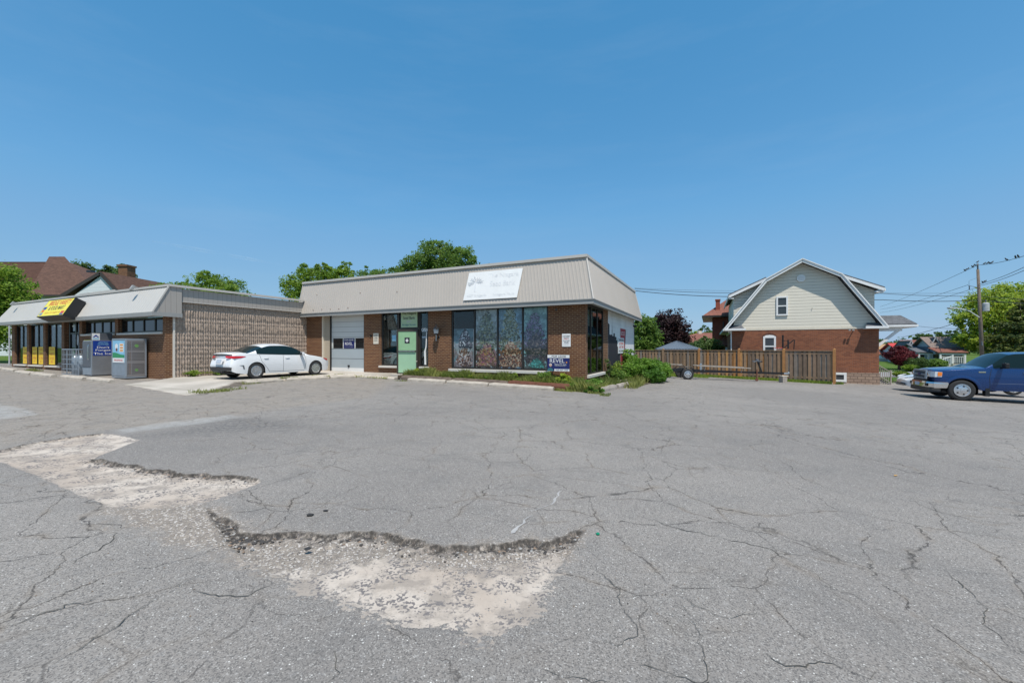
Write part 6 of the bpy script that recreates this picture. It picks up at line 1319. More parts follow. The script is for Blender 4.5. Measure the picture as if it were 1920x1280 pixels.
# ---- blue pickup
def pickup():
    fc = Vector((16.88, 16.65)); vv = Vector((.431, .9025)); org = fc + vv*.93
    t = thing('blue_pickup', 'metallic blue pickup truck with chrome bumper at the right edge', 'pickup', (org.x, org.y, float(g(17.6))-.0), rzv)
    S = dict(L=5.8, W=.97, axle=.40, floor=.42, beltz=1.30, tumble=.13,
      rail=.90, top=[(0,1.08),(.05,1.16),(.2,1.215),(.8,1.275),(1.45,1.315),(1.58,1.39),(2.05,1.76),(2.2,1.85),(2.45,1.895),(2.9,1.91),(3.9,1.91),(4.15,1.88),(4.26,1.34),(5.7,1.33),(5.8,1.26)],
      belt=[(0,1.02),(.1,1.10),(.3,1.15),(.9,1.21),(1.5,1.26),(2.0,1.29),(4.2,1.30),(5.8,1.25)],
      sill=[(0,.72),(.3,.66),(.7,.56),(1.45,.42),(4.0,.42),(5.5,.52),(5.8,.6)],
      half=[(0,.86),(.1,.92),(.4,.955),(1.0,.97),(4,.97),(5.6,.96),(5.8,.93)],
      gh=[(0,0),(1.40,0),(1.58,.6),(1.95,.97),(2.2,1),(4.1,1),(4.2,.95),(4.26,0),(5.8,0)],
      prof=[(.0,.93),(.35,.955),(.45,.985),(.62,1.0),(.78,.995),(.9,.985),(1.0,.965),(1.1,.95)],
      arch=[(.84,.47),(4.55,.47)], side=[(1.72,2.70),(2.84,3.85)], ws=(1.5,2.2), rw=(4.16,4.26), nosez=(.85,.8), rake=(.02,.0), nose=.09, tail=.02)
    o, side = car_body(t, S, 'car_blue')
    for xc in (.84, 4.55):
        for s in (-1, 1): wheel('wheel', t, (xc, s*.83, .40), .405, .27, .235, 5, s, style='disc')
    # +y is the near (driver) side when the truck faces left
    bp = MB(); vs = []; ys = np.linspace(-.96, .96, 21)
    def bx(y): return -.14+.16*(abs(y)/.96)**4
    pr = [(0,.70),(-.03,.64),(-.03,.49),(.03,.46)]
    n_ = len(pr)
    for y in ys: vs += [(bx(y)+dx, y, z) for dx, z in pr]
    fs = [(i*n_+k, i*n_+k+1, (i+1)*n_+k+1, (i+1)*n_+k) for i in range(20) for k in range(n_-1)]
    b0 = len(vs)
    for s in (-1, 1):
        vs += [(.02, s*.965, .70),(-.01, s*.975, .64),(-.01, s*.975, .49),(.03, s*.965, .46),(.42, s*.985, .70),(.44, s*.985, .64),(.40, s*.985, .50),(.38, s*.98, .47)]
    fs += [(b0+8*q+k, b0+8*q+k+1, b0+8*q+5+k, b0+8*q+4+k) for q in range(2) for k in range(3)]; bp.add(vs, fs); bu = bp.build('front_bumper', W_['chrome'], t)
    for s in (-1, 1): MB().lathe([(.055,0),(.05,.02)], (-.14+.09, s*.70, .58), 14, axis='x').obox((-.135, s*.70, .58), .03, .13, .12).build('fog_lamp', W_['black'], bu)
    MB().box(-.10, .25, -.85, .85, .30, .48).box(-.12, .0, -.5, .5, .70, .78).build('valance', W_['plastic_dark'], t)
    MB().box(-.185, -.17, -.17, .17, .52, .66).build('number_plate', W_['plate'], t)
    g_ = MB(); g_.box(-.06, .0, -.52, .52, .80, 1.15, 0)
    for y in (-.52, .52): g_.beam((-.085,y,.80),(-.06,y*1.0,1.16), .09, .05, 1)
    g_.box(-.095, -.06, -.52, .52, 1.11, 1.17, 1); g_.box(-.095, -.06, -.50, .50, .80, .84, 1); g_.box(-.10, -.06, -.48, .48, .95, .995, 1)
    for k in range(9): y = -.44+.11*k; g_.box(-.075, -.062, y-.006, y+.006, .84, 1.11, 1)
    gr = g_.build('grille', [W_['black'], W_['galv']], t)
    MB().prism([(-.12+.0+.11*math.cos(a)+.12, .975+.05*math.sin(a)) for a in np.linspace(0, 6.28, 17)[:-1]], 'x', -.115, -.10).build('badge', W_['navy'], gr)
    for s in (-1, 1):
        hl = MB(); A = [(-.035, s*.57, 1.11), (.0, s*.80, 1.12), (.06, s*.925, 1.12), (.26, s*.962, 1.10)]; B = [(-.055, s*.57, .90), (-.02, s*.80, .90), (.04, s*.935, .90), (.24, s*.972, .91)]
        hl.add([(x-.02, y, z) for x, y, z in A[:2]]+[(x, y+s*.008, z) for x, y, z in A[2:]]+[(x-.02, y, z) for x, y, z in B[:2]]+[(x, y+s*.008, z) for x, y, z in B[2:]], [(i, i+1, 5+i, 4+i) for i in range(3)]); hb = hl.build('headlight', W_['lamp_clear'], t)
        MB().add([(.13, s*.962, 1.10),(.25, s*.978, 1.09),(.24, s*.984, .95),(.12, s*.968, .94)], [(0,1,2,3)]).build('indicator', W_['lamp_amber'], hb)
        MB().lathe([(.08,0),(.06,-.008)], (-.075, s*.70, 1.0), 14, axis='x').build('reflector', W_['chrome'], hb)
    sm = MB()
    for s in (-1, 1):
        seam(side, dense([(1.62,.50),(1.60,.9),(1.66,1.26)]), s, mb=sm, wd=.007); seam(side, dense([(2.78,.48),(2.78,1.29)]), s, mb=sm, wd=.007); seam(side, dense([(3.85,.48),(3.9,1.30)]), s, mb=sm, wd=.007); seam(side, dense([(1.62,.50),(3.85,.50)]), s, mb=sm, wd=.006); seam(side, dense([(4.24,.50),(4.24,1.30)]), s, mb=sm, wd=.012)
    sm.build('panel_gap', W_['black'], t)
    for s in (-1, 1):
        m = bpy.data.objects.new('mirror', None); COL.objects.link(m); m.parent = t; m.location = side(1.95, 1.27, s, 0)
        MB().obox((0, s*.22, .12), .12, .26, .20).build('mirror_shell', W_['black'], m, bevel=.03); MB().beam((0,-s*.04,.03),(0,s*.12,.05), .07, .05).build('mirror_arm', W_['black'], m)
        for x in (2.60, 3.7): a = side(x, 1.12, s, .02); MB().obox(a, .19, .03, .045).build('door_handle', W_['chrome'], t); 
        a = side(1.40, 1.13, s, .006); MB().obox(a, .2, .014, .05).build('badge', W_['chrome'], t)
        wt = MB(); seam(side, dense([(1.75,1.275),(3.9,1.30)]), s, mb=wt, wd=.008); wt.build('window_trim', W_['black'], t)
        fl = MB(); arc = [(.84+.475*math.cos(a), .40+.475*math.sin(a)) for a in np.linspace(.15, 3.0, 22)]; P1 = [side(x, z, s, .004) for x, z in arc]; P2 = [side(.84+(x-.84)*1.12, .39+(z-.39)*1.12, s, .016) for x, z in arc]; P3 = [side(.84+(x-.84)*1.2, .39+(z-.39)*1.2, s, .001) for x, z in arc]
        k = len(arc); fl.add(P1+P2+P3, [(i, i+1, k+i+1, k+i) for i in range(k-1)]+[(k+i, k+i+1, 2*k+i+1, 2*k+i) for i in range(k-1)]); fl.build('wheel_arch_flare', W_['car_blue'], t, smooth=True)
        st_ = MB(); seam(side, dense([(1.66,.70),(3.95,.70)]), s, mb=st_, wd=.008); st_.build('body_strip', plain('strip_grey', (.12,.16,.25), .3), t)
        MB().box(1.5, 1.62, s*.72, s*.94, .2, .52).build('mud_flap', W_['black'], t)
    MB().tube([(3.1,.3,.36),(4.8,.3,.36)], .04, 8).box(.6, 5.6, -.45, -.35, .42, .55).box(.6, 5.6, .35, .45, .42, .55).lathe([(.06,-.8),(.06,.8)], (4.55,0,.39), 8, axis='y').build('chassis', W_['rust'], t)
    MB().box(4.35, 5.7, -.85, .85, 1.20, 1.285).build('bed_cover', W_['plastic_dark'], t)
    return t
pickup()
# ============================================================ TREES AND PLANTS
CK = 1.5
def leaves(name, blobs, n, size, mat, parent, seed=0, clump=.22, flat=.35, up=.5, nclump=None, shell=.45):
    """leaf quads in clumps spread through the blobs (cx, cy, cz, rx, ry, rz), local coordinates"""
    rs = np.random.RandomState(seed); B = np.array(blobs, float); vol = B[:, 3]*B[:, 4]*B[:, 5]; vol = vol**.75; pr = vol/vol.sum()
    nc = int((nclump or max(12, n//55))*1.25); bi = rs.choice(len(B), nc, p=pr); d = rs.randn(nc, 3); d /= np.linalg.norm(d, axis=1)[:, None]
    r = (shell+(1-shell)*rs.rand(nc)**.6)*(.82+.30*rs.rand(nc)); C = B[bi, :3]+d*r[:, None]*B[bi, 3:]
    cr = clump*CK*B[bi, 3:].min(1)*(.5+.9*rs.rand(nc))
    k = rs.choice(nc, n); off = rs.randn(n, 3)*.55; off /= np.maximum(1, np.linalg.norm(off, axis=1)/1.1)[:, None]; off[:, 2] *= .7
    P = C[k]+off*cr[k][:, None]
    nm = rs.randn(n, 3)*.8+d[k]*.5+np.array([0, 0, up]); nm /= np.linalg.norm(nm, axis=1)[:, None]
    t = np.cross(nm, rs.randn(n, 3)); t /= np.linalg.norm(t, axis=1)[:, None]; b = np.cross(nm, t); s = size*(.55+.8*rs.rand(n))[:, None]
    V = np.stack([P-t*s*.55, P-b*s*.32+nm*s*.08, P+t*s*.55, P+b*s*.32+nm*s*.08], 1).reshape(-1, 3)
    F_ = np.arange(4*n).reshape(n, 4); return npmesh(name, V, F_, LEAF[mat], parent), C
def tree(label, base, blobs, n, size, mat, trunk=.18, seed=0, group=None, name='tree', cat='tree', clump=.22, shell=.45, limbs=9, up=.5, lean=(0, 0), nclump=None):
    bz = float(g(base[0]))-.05; t = thing(name, label, cat, (base[0], base[1], bz), 0, group)
    L = [(b[0]-base[0], b[1]-base[1], b[2]-bz, *b[3:]) for b in blobs]
    cr, C = leaves('crown', L, n, size, mat, t, seed, clump=clump, shell=shell, up=up, nclump=nclump)
    rs = random.Random(seed+100); top = max(l[2]+.3*l[5] for l in L); low = min(l[2]-.4*l[5] for l in L)
    cx, cy = np.mean([l[0] for l in L]), np.mean([l[1] for l in L]); m = MB(); fork = max(.3, low+.15*(top-low)); tp = Vector((cx*.5+lean[0], cy*.5, fork))
    m.tube([(0, 0, 0), (tp.x*.4, tp.y*.4, fork*.5), tp], [trunk*1.25, trunk, trunk*.8], 9); m.tube([tp, (cx, cy, (fork+top)/2), (cx, cy, top)], [trunk*.75, trunk*.4, trunk*.08], 7); m.build('trunk', W_['bark'], t, smooth=True)
    lm = MB(); idx = [rs.randrange(len(C)) for _ in range(limbs)]
    for i in idx:
        e = Vector(C[i]); s_ = tp.lerp(Vector((cx, cy, top)), rs.uniform(0, .5)); md = s_.lerp(e, .5)+Vector((0, 0, .12*(e-s_).length)); lm.tube([s_, md, e], [trunk*.42, trunk*.25, trunk*.06], 6)
    if limbs: lm.build('limb', W_['bark'], t, smooth=True)
    return t
def bl(px, py, rpx, Y, ry=None, rz=None, dy=0):
    x, y, z = at(px, py, Y+dy); S = (Y+dy)/779; return (x, y, z, rpx*S, (ry or rpx)*S, (rz or rpx)*S)
# left edge street tree
tree('leafy green tree at the far left edge beside the store', at(-20, 0, 29)[:2], [bl(5,528,32,29), bl(-20,560,50,29), bl(25,555,32,29,rz=24), bl(48,540,16,29,rz=10), bl(0,600,35,29), bl(10,632,24,29), bl(-60,540,50,29)], 16000, .17, 'bright', .16, 1, clump=.36, nclump=190)
tree('distant round tree seen over the big brown roof left of its chimney', at(160, 0, 66)[:2], [bl(158,512,20,66), bl(170,520,14,66)], 3500, .30, 'dull', .2, 2, 'trees behind the large brown roofed house')
tree('distant tree seen over the big brown roof right of its chimney', at(225, 0, 64)[:2], [bl(205,520,20,64), bl(232,514,17,64), bl(250,525,14,64)], 4500, .30, 'dull', .2, 3, 'trees behind the large brown roofed house')
tree('broad green tree rising behind the store roof above the ribbed wall', at(385, 0, 40)[:2], [bl(395,540,42,40,rz=28), bl(345,546,38,40,rz=20), bl(390,522,26,40,rz=14), bl(438,548,28,40,rz=20), bl(310,556,30,40,rz=22), bl(400,590,60,40)], 26000, .17, 'bright', .2, 4, 'trees behind the shops', clump=.22, nclump=420)
tree('bright green tree at the left end of the brown shop roof', at(590, 0, 38)[:2], [bl(592,520,34,38,rz=24), bl(566,506,14,38), bl(640,520,32,38,rz=22), bl(550,538,22,38,rz=24), bl(652,503,13,38), bl(604,506,20,38,rz=14), bl(600,565,55,38)], 24000, .17, 'bright', .2, 5, 'trees behind the shops', clump=.2, nclump=400)
tree('thin sparse tree between the left tree and the tall one over the shop', at(710, 0, 40)[:2], [bl(700,518,30,40,rz=13), bl(740,516,26,40,rz=15), bl(690,505,7,40,rz=10), bl(715,540,60,40,rz=30)], 10000, .16, 'mid', .14, 6, 'trees behind the shops', clump=.25, nclump=200)
tree('tall rounded tree rising highest behind the brown shop roof', at(825, 0, 42)[:2], [bl(822,486,42,42,rz=32), bl(788,500,36,42,rz=26), bl(868,492,33,42,rz=28), bl(816,464,26,42,rz=16), bl(850,470,22,42,rz=12), bl(885,512,24,42,rz=20), bl(762,514,28,42,rz=20), bl(850,520,40,42)], 30000, .18, 'mid', .24, 7, 'trees behind the shops', clump=.2, nclump=520)
tree('tiny distant tree top just above the roof left of the white sign', at(925, 0, 46)[:2], [bl(912,504,12,46,rz=8), bl(941,502,10,46,rz=8), bl(925,530,30,46,rz=26)], 3500, .18, 'mid', .14, 8, 'trees behind the shops', clump=.3)
# behind the board fence
tree('green leafy tree at the left end of the board fence', at(1206, 0, 34)[:2], [bl(1208,612,22,34,rz=24), bl(1195,640,22,34), bl(1222,632,18,34,rz=22), bl(1228,650,14,34), bl(1206,660,26,34)], 13000, .17, 'mid', .15, 9, 'trees behind the fence', clump=.22)
tree('dark purple leaved tree behind the board fence', at(1260, 0, 44)[:2], [bl(1258,606,26,44,rz=24), bl(1247,625,26,44), bl(1272,625,22,44), bl(1240,606,14,44), bl(1278,638,14,44), bl(1256,645,32,44)], 20000, .20, 'purple', .2, 10, 'trees behind the fence', clump=.24)
tree('bushy small tree in front of the brick house above the fence', at(1322, 0, 31.5)[:2], [bl(1322,648,24,31.5,rz=14), bl(1308,655,16,31.5), bl(1338,655,16,31.5), bl(1326,638,14,31.5,rz=9), bl(1322,672,28,31.5)], 12000, .13, 'dull', .1, 11, 'trees behind the fence', clump=.25)
tree('lime green distant tree right of the purple tree', at(1303, 0, 75)[:2], [bl(1303,634,14,75), bl(1312,640,14,75)], 2500, .35, 'lime', .2, 12, 'far trees on the skyline')
tree('distant dark green tree left of the brick house', at(1325, 0, 88)[:2], [bl(1322,625,18,88,rz=12), bl(1303,628,9,88,rz=6), bl(1335,635,16,88)], 3000, .38, 'dull', .2, 13, 'far trees on the skyline')
# right side
tree('big spreading yellow green tree behind the utility pole', at(1870, 0, 50)[:2], [bl(1862,585,48,50), bl(1822,600,26,50,rz=22), bl(1885,555,36,50,rz=22), bl(1835,565,18,50,rz=16), bl(1820,635,26,50,rz=18), bl(1860,640,44,50,rz=24), bl(1925,570,40,50), bl(1925,620,40,50)], 30000, .26, 'lime', .35, 14, clump=.2, nclump=620)
tree('darker layered conifer at the right edge behind the pickup', at(1915, 0, 44)[:2], [bl(1920,590,22,44,rz=14), bl(1912,612,34,44,rz=13), bl(1905,634,46,44,rz=13), bl(1905,655,52,44,rz=12), bl(1925,570,12,44,rz=12)], 22000, .20, 'conifer', .25, 15, clump=.16, nclump=700, up=.9)
tree('dark red Japanese maple in a front garden across the street', at(1686, 0, 44)[:2], [bl(1686,668,20,44,rz=11), bl(1672,666,12,44,rz=9), bl(1702,666,11,44,rz=10), bl(1684,656,14,44,rz=7), bl(1690,676,16,44,rz=8)], 12000, .15, 'maroon', .12, 16, name='maple_tree', clump=.3)
def shrub(label, px, py, rx, rz, Y, n, size, mat, seed, group='clipped shrubs in the front garden', name='shrub'):
    x, y, z = at(px, py, Y); S = Y/779; bz = float(g(x))-.05; t = thing(name, label, 'shrub', (x, y, bz), 0, group)
    leaves('foliage', [(0, 0, max(z-bz, rz*S*.8), rx*S, rx*S, rz*S)], n, size, mat, t, seed, clump=.16, shell=.8, nclump=300)
    MB().tube([(0,0,0),(0,0,rz*S)], .05, 6).build('stem', W_['bark'], t); return t
shrub('round clipped shrub right of the dark red tree', 1706, 679, 8.5, 8, 43, 4500, .10, 'dull', 20); shrub('taller round clipped shrub nearest the cottage steps', 1727, 680, 10, 9.5, 43, 5000, .10, 'dull', 21)
shrub('low spreading bright shrub in front of the round ones', 1707, 689, 11.5, 5, 41.5, 4500, .10, 'bright', 22); shrub('loose green bush beside the cottage stair rail', 1757, 682, 14, 9, 45, 5000, .13, 'mid', 23, 'bushes by the cottage porch'); shrub('low grassy plant by the driveway right of the house', 1690, 701, 12, 4, 34, 3000, .12, 'weed', 24, 'bushes by the cottage porch')
for i, (px, py, r, Y, lab) in enumerate(((1655,650,18,95,'distant tree seen under the porch roof beside the brick house'), (1724,632,9,110,'small far tree on the skyline left of the grey gable'), (1738,633,9,110,'small far tree directly above the grey gable'), (1757,631,12,110,'far tree on the skyline above the taupe roof'), (1785,628,12,105,'far tree touching the big yellow green tree'), (1700,645,8,100,'tiny far tree above the red roof'))):
    tree(lab, at(px, 0, Y)[:2], [bl(px,py,r,Y,rz=r*.8), bl(px+r*.5,py+8,r,Y,rz=r*.8), bl(px-r*.4,py+14,r,Y)], 2200, .42, 'dull', .2, 30+i, 'far trees on the skyline')
# low distant tree line, reads as one mass
rs = np.random.RandomState(9); bb = []
for k in range(60): x = -150+330*rs.rand(); bb.append((x, 135+rs.rand()*20, 1.0+rs.rand()*2.0, 5+4*rs.rand(), 4, 2.4+1.6*rs.rand()))
o, _ = leaves('far_trees', bb, 26000, .9, 'dull', None, 77, clump=.3, nclump=1500); tag(o, 'hazy low line of far trees on the horizon', 'trees', kind='stuff')
# ---- planting around the shop, in building coordinates
def wl(x, y, z=0): a = L2W(x, y); return (a[0], a[1], float(g(a[0]))+z)
# leafy bush at the rear right of the side wall
bx_ = wl(1.45, 6.3)
t = thing('leafy_bush', 'dense bright green leafy bush at the back of the white side wall', 'bush', bx_, BA)
leaves('foliage', [(0,0,.55,.9,1.0,.62), (-.7,.8,.6,.5,.9,.65), (.3,-.5,.42,.7,.75,.48), (-.7,-.5,.45,.4,.7,.5), (.45,.8,.5,.7,.95,.52)], 20000, .095, 'bush', t, 41, clump=.2, nclump=520, shell=.72); MB().tube([(0,0,-.1),(0,0,.7)], .05, 6).tube([(0,0,0),(-.5,.3,.7)], .03, 6).tube([(0,0,0),(.5,-.2,.6)], .03, 6).build('stem', W_['bark'], t)
def weed(label, x, y, h, r, n, size, mat, seed, zoff=.0, group=None, blobs=None):
    t = thing('weed', label, 'weed', wl(x, y, zoff), BA, group); leaves('foliage', blobs or [(0,0,h*.5,r,r,h*.5)], n, size, mat, t, seed, clump=.35, shell=.2)
    m = MB(); rr = random.Random(seed); [m.tube([(0,0,-.05),(rr.uniform(-r,r)*.7, rr.uniform(-r,r)*.7, h*.85)], .008, 5) for _ in range(5)]; m.build('stem', W_['bark'], t); return t
weed('tall weed against the white side wall left of the bush', .35, 7.8, 1.75, .35, 2200, .13, 'bush', 51)
weed('dusky weed clump under the dark wall mural', .35, 4.6, 1.0, .32, 1500, .09, 'weed', 52); weed('low green weed in front of the dark mural', .45, 3.6, .65, .4, 1700, .10, 'mid', 53)
weed('tall thin weed by the corner window frame', .2, 3.2, 1.25, .16, 500, .08, 'dull', 54); weed('weed clump beside the red painted panel', .4, 6.1, .75, .35, 1700, .10, 'bush', 55)
weed('leafy weeds sprawling over the tie end at the brick corner', .25, -.75, .38, .55, 3200, .09, 'bush', 56, .0, None, [(0,0,.18,.8,.45,.22), (.4,-.45,.1,.6,.35,.12), (.1,.7,.2,.4,.8,.24)])
weed('broad yellow green leaves right of the for lease board post', -.75, -.5, .42, .3, 900, .14, 'lime', 57, .12); weed('dark leafy plant left of the for lease board', -1.55, -.45, .5, .3, 1100, .11, 'mid', 58, .12)
weed('small leafy weed under the display window centre', -2.9, -.5, .35, .25, 700, .09, 'weed', 59, .12); weed('grey green weed at the bottom of the ribbed block wall', -15.75, -5.8, .28, .22, 900, .07, 'weed', 60, .1)
weed('low weeds along the ribbed wall behind the white car', -15.75, -4.3, .35, .4, 1800, .09, 'weed', 61, .12, None, [(0,0,.15,.2,.9,.18)]); weed('weed tuft along the ribbed wall beside the car tail', -15.75, -2.4, .3, .3, 1500, .09, 'bush', 62, .12, None, [(0,0,.13,.18,.8,.15)])
rr = random.Random(77)
for k, (x, lab) in enumerate(((-7.9,'small lime weed nearest the green door'), (-7.0,'low weed under the wall lantern'), (-6.1,'yellowish weed tuft at the left end of the window sill'), (-4.9,'broad leafed weed below the second display window'), (-4.0,'tiny weed between the second and third display windows'), (-2.2,'spiky weed under the rightmost display window'))):
    h_ = rr.uniform(.25, .42); weed(lab, x, -.45-.3*rr.random(), h_, rr.uniform(.14, .26), 420, .075, rr.choice(['lime','bush','weed']), 80+k, .12)
# soil of the beds
sb_ = MB(); sb_.prism([(-8.6,-1.0),(-.1,-1.05),(-.1,0),(-8.6,0)], 'z', .0, .13); o = sb_.build('planting_bed', plain('soil', (.09, .065, .04), .95, var=.4, bump=.8, bs=20)); o.location = (BO[0], BO[1], .02); o.rotation_euler = (0, rad(.9)*1, BA); tag(o, kind='structure')
sb_ = MB(); sb_.prism([(.0,-1.1),(.78,-.95),(.95,3.0),(1.7,4.0),(1.9,6.4),(.0,7.2)], 'z', .0, .03); o = sb_.build('side_bed', bpy.data.materials['soil']); o.location = (BO[0], BO[1], float(g(3.5))-.04); o.rotation_euler = (0, rad(1.2), BA); tag(o, kind='structure')
# grass blades
def grass(name, label, spots, seed, h=.14, mat='weed', dens=1.0):
    """spots: (x, y, rx, ry, count, base z offset) in building coordinates"""
    rs = np.random.RandomState(seed); Vs = []
    for (x, y, rx, ry, n, dz) in spots:
        n = int(n*dens); a = x+rx*(rs.rand(n)*2-1); b = y+ry*(rs.rand(n)*2-1); wx = BO[0]+.9025*a+.431*b; wy = BO[1]-.431*a+.9025*b; z = g(wx)+dz
        th = rs.rand(n)*6.283; hh = h*(.25+rs.rand(n)**1.5*1.3)*(.6+.7*(np.sin(wx*5.3)*np.sin(wx*2.1+wy)+1)/2); wd = .006+.007*rs.rand(n); ln = hh*(rs.rand(n)*.7); la = rs.rand(n)*6.283
        c, s = np.cos(th)*wd, np.sin(th)*wd; dx, dy = np.cos(la)*ln, np.sin(la)*ln
        Vs.append(np.stack([np.stack([wx-c, wy-s, z], -1), np.stack([wx+c, wy+s, z], -1), np.stack([wx+c*.7+dx*.4, wy+s*.7+dy*.4, z+hh*.6], -1), np.stack([wx+dx, wy+dy, z+hh], -1)], 1))
    V = np.concatenate(Vs).reshape(-1, 3); o = npmesh(name, V, np.arange(len(V)).reshape(-1, 4), LEAF[mat]); return tag(o, label, 'grass', kind='stuff')
grass('bed_grass', 'long grass and weeds filling the bed under the display windows', [(-5,-.5,3.5,.42,9000,.13), (-1,-.5,1,.42,3000,.13), (-7.2,-.6,1.0,.38,3500,.14), (-3.5,-.2,3.2,.15,2500,.13), (.2,-.9,.6,.4,2600,.0), (.45,1.3,.4,2.4,3500,.0), (.9,5,.8,3.5,4000,.0)], 3, .26, 'dry')
grass('bed_weeds', 'greener weedy blades mixed through the planting bed', [(-4.5,-.5,3.8,.42,6000,.13), (-.8,-.7,1,.4,2500,.05), (.5,3,.4,3,3000,.0)], 13, .2)
grass('kerb_grass', 'short grass tufts growing along the kerbs and driveway edge', [(-11.75,-3.4,.07,1.2,700,.1), (-11.35,-1.9,.07,.7,400,.1), (-11.75,-5.5,.12,.9,600,.03), (-11.4,-6.0,.15,.3,200,.02), (-9.9,-8.0,.1,.9,250,.0), (-10.2,-1.35,1.3,.05,500,.04), (-9.7,-8.3,.2,.5,300,.0), (-2.4,-1.35,.2,.12,500,.0), (-.45,-1.35,.35,.12,900,.0), (.9,-1.5,.4,.06,300,0), (1.2,-1.9,.15,.15,120,0), (-15.85,-3.4,.12,2.7,1500,.2), (-26.8,-7.4,.7,.15,700,.0), (-7.9,-1.6,.3,.08,100,0)], 4, .08, 'dry')
def wgrass(name, label, polys, seed, h, mat, n):
    rs = np.random.RandomState(seed); Vs = []
    for (x0, y0, x1, y1, wdt, cnt) in polys:
        t = rs.rand(cnt); o_ = (rs.rand(cnt)-.5)*2*wdt*(rs.rand(cnt)); L_ = math.hypot(x1-x0, y1-y0); nx_, ny_ = -(y1-y0)/L_, (x1-x0)/L_
        wx = x0+(x1-x0)*t+nx_*o_; wy = y0+(y1-y0)*t+ny_*o_; z = g(wx); hh = h*(.3+rs.rand(cnt)); th = rs.rand(cnt)*6.283; c, s = np.cos(th)*.012, np.sin(th)*.012; dx = (rs.rand(cnt)-.5)*hh; dy = (rs.rand(cnt)-.5)*hh
        Vs.append(np.stack([np.stack([wx-c, wy-s, z], -1), np.stack([wx+c, wy+s, z], -1), np.stack([wx+c*.5+dx*.5, wy+s*.5+dy*.5, z+hh*.6], -1), np.stack([wx+dx, wy+dy, z+hh], -1)], 1))
    V = np.concatenate(Vs).reshape(-1, 3); return tag(npmesh(name, V, np.arange(len(V)).reshape(-1, 4), LEAF[mat]), label, 'grass', kind='stuff')
wgrass('fence_grass', 'strip of grass and weeds along the foot of the board fence', [(8.2,30.9,18.4,23.9,.30,13000), (8.0,29.6,12.5,26.4,.6,2500), (10,27.5,11.2,25.9,.25,700), (18.6,23.9,19.2,24.1,.1,200)], 5, .16, 'weed', 0)
wgrass('garden_grass', 'lawn grass in the front gardens across the street', [(23.9,27.8,27.5,31.5,1.3,4500), (30,41.6,46,41.6,.5,6000), (30,45.2,48,45.2,1.4,9000)], 6, .10, 'mid', 0)
# ============================================================ STREET POLE, WIRES, BIRDS
Yp = 39; xb, _, _ = at(1843, 0, Yp); zb_ = float(g(xb)); xt = at(1833, 0, Yp)[0]
up_ = thing('utility_pole', 'leaning grey wooden utility pole behind the blue pickup', 'utility pole', (xb, Yp, zb_), 0)
zt_ = 1.55+(652-497)/779*Yp-zb_; dxp = xt-xb
def pz(py): z = 1.55+(652-py)/779*Yp-zb_; return Vector((dxp*z/zt_, 0, z))
MB().tube([(0,0,-.2), pz(600), pz(505)], [.155,.135,.10], 12).build('pole', W_['pole_wood'], up_, smooth=True)
MB().tube([pz(505), pz(497)], .06, 8).lathe([(.05,0),(.09,.05),(.05,.1),(.08,.15),(.04,.2)], tuple(pz(498)), 10).build('insulator', W_['galv_dark'], up_)
tr = MB(); c = pz(585)+Vector((.30,-.22,0)); tr.lathe([(.05,.04),(.22,.06),(.24,.10),(.24,.76),(.22,.82),(.1,.87)], tuple(c), 16); tr.build('transformer', plain('transformer_grey', (.42, .43, .44), .5, var=.35, vs=5), up_, smooth=False); MB().lathe([(.03,.9),(.05,1.0),(.02,1.15)], tuple(c), 8).box(c.x-.3, c.x-.1, -.1, .05, c.z+.2, c.z+.3).box(c.x-.3, c.x-.1, -.1, .05, c.z+.6, c.z+.7).build('bushing', W_['galv_dark'], up_)
a, b = pz(596), pz(581); MB().tube([a, a+Vector((-1.2,-.2,.62)), a+Vector((-2.2,-.35,.85)), a+Vector((-3.0,-.5,.86))], [.045,.04,.035,.03], 8).build('lamp_arm', W_['faint_print'], up_)
e = a+Vector((-3.0,-.5,.86)); MB().obox(tuple(e+Vector((-.25,-.04,.02))), .75, .28, .12, (0,0,.15)).obox(tuple(e+Vector((-.38,-.06,-.05))), .4, .2, .06, (0,0,.15)).build('lamp_head', W_['grey_print'], up_, bevel=.03)
MB().tube([pz(540)+Vector((0,-.1,0)), pz(536)+Vector((-1.2,-.2,0))], .02, 6).tube([pz(520)+Vector((-.1,-.1,0)), pz(527)+Vector((-1.0,-.1,0)), pz(541)+Vector((-1.0,-.1,0))], .012, 6).lathe([(.03,0),(.05,.1),(.03,.2),(.05,.3)], tuple(pz(543)+Vector((-1.0,-.1,0))), 8).tube([pz(630), pz(648)+Vector((-.1,-.15,0))], .05, 6).build('pole_hardware', W_['galv_dark'], up_)
def P(px, py, Y): return Vector(at(px, py, Y))
wires = []
def wirep(label, pts, sag, r=.018, grp='overhead wires crossing the sky'):
    A = []; 
    for (p, q) in zip(pts[:-1], pts[1:]):
        for k in range(13): t = k/12; v = p.lerp(q, t); v.z -= sag*4*t*(1-t); A.append(v) if not (A and k == 0) else None
    o0 = A[0]; o = MB().tube([v-o0 for v in A], r, 5).build('overhead_wire', W_['wire'], loc=o0); wires.append(A); return tag(o, label, 'wire', grp)
top = pz(497)+Vector((xb, Yp, zb_)); mid = pz(536)+Vector((xb, Yp, zb_)); low = pz(555)+Vector((xb, Yp, zb_)); low2 = pz(563)+Vector((xb, Yp, zb_))
wirep('topmost wire with many birds, running from the pole top to the right', [top, P(1920,480,27), P(2080,452,20)], .12)
wirep('topmost wire running from the pole top down to the left sky', [top, P(1650,575,85)], .25)
wirep('second wire from the pole up to the right edge', [mid+Vector((0,0,.15)), P(1920,501,27), P(2080,480,20)], .1); wirep('third wire from the pole up to the right edge, just under the second', [mid, P(1920,507,27.2), P(2080,490,20)], .1)
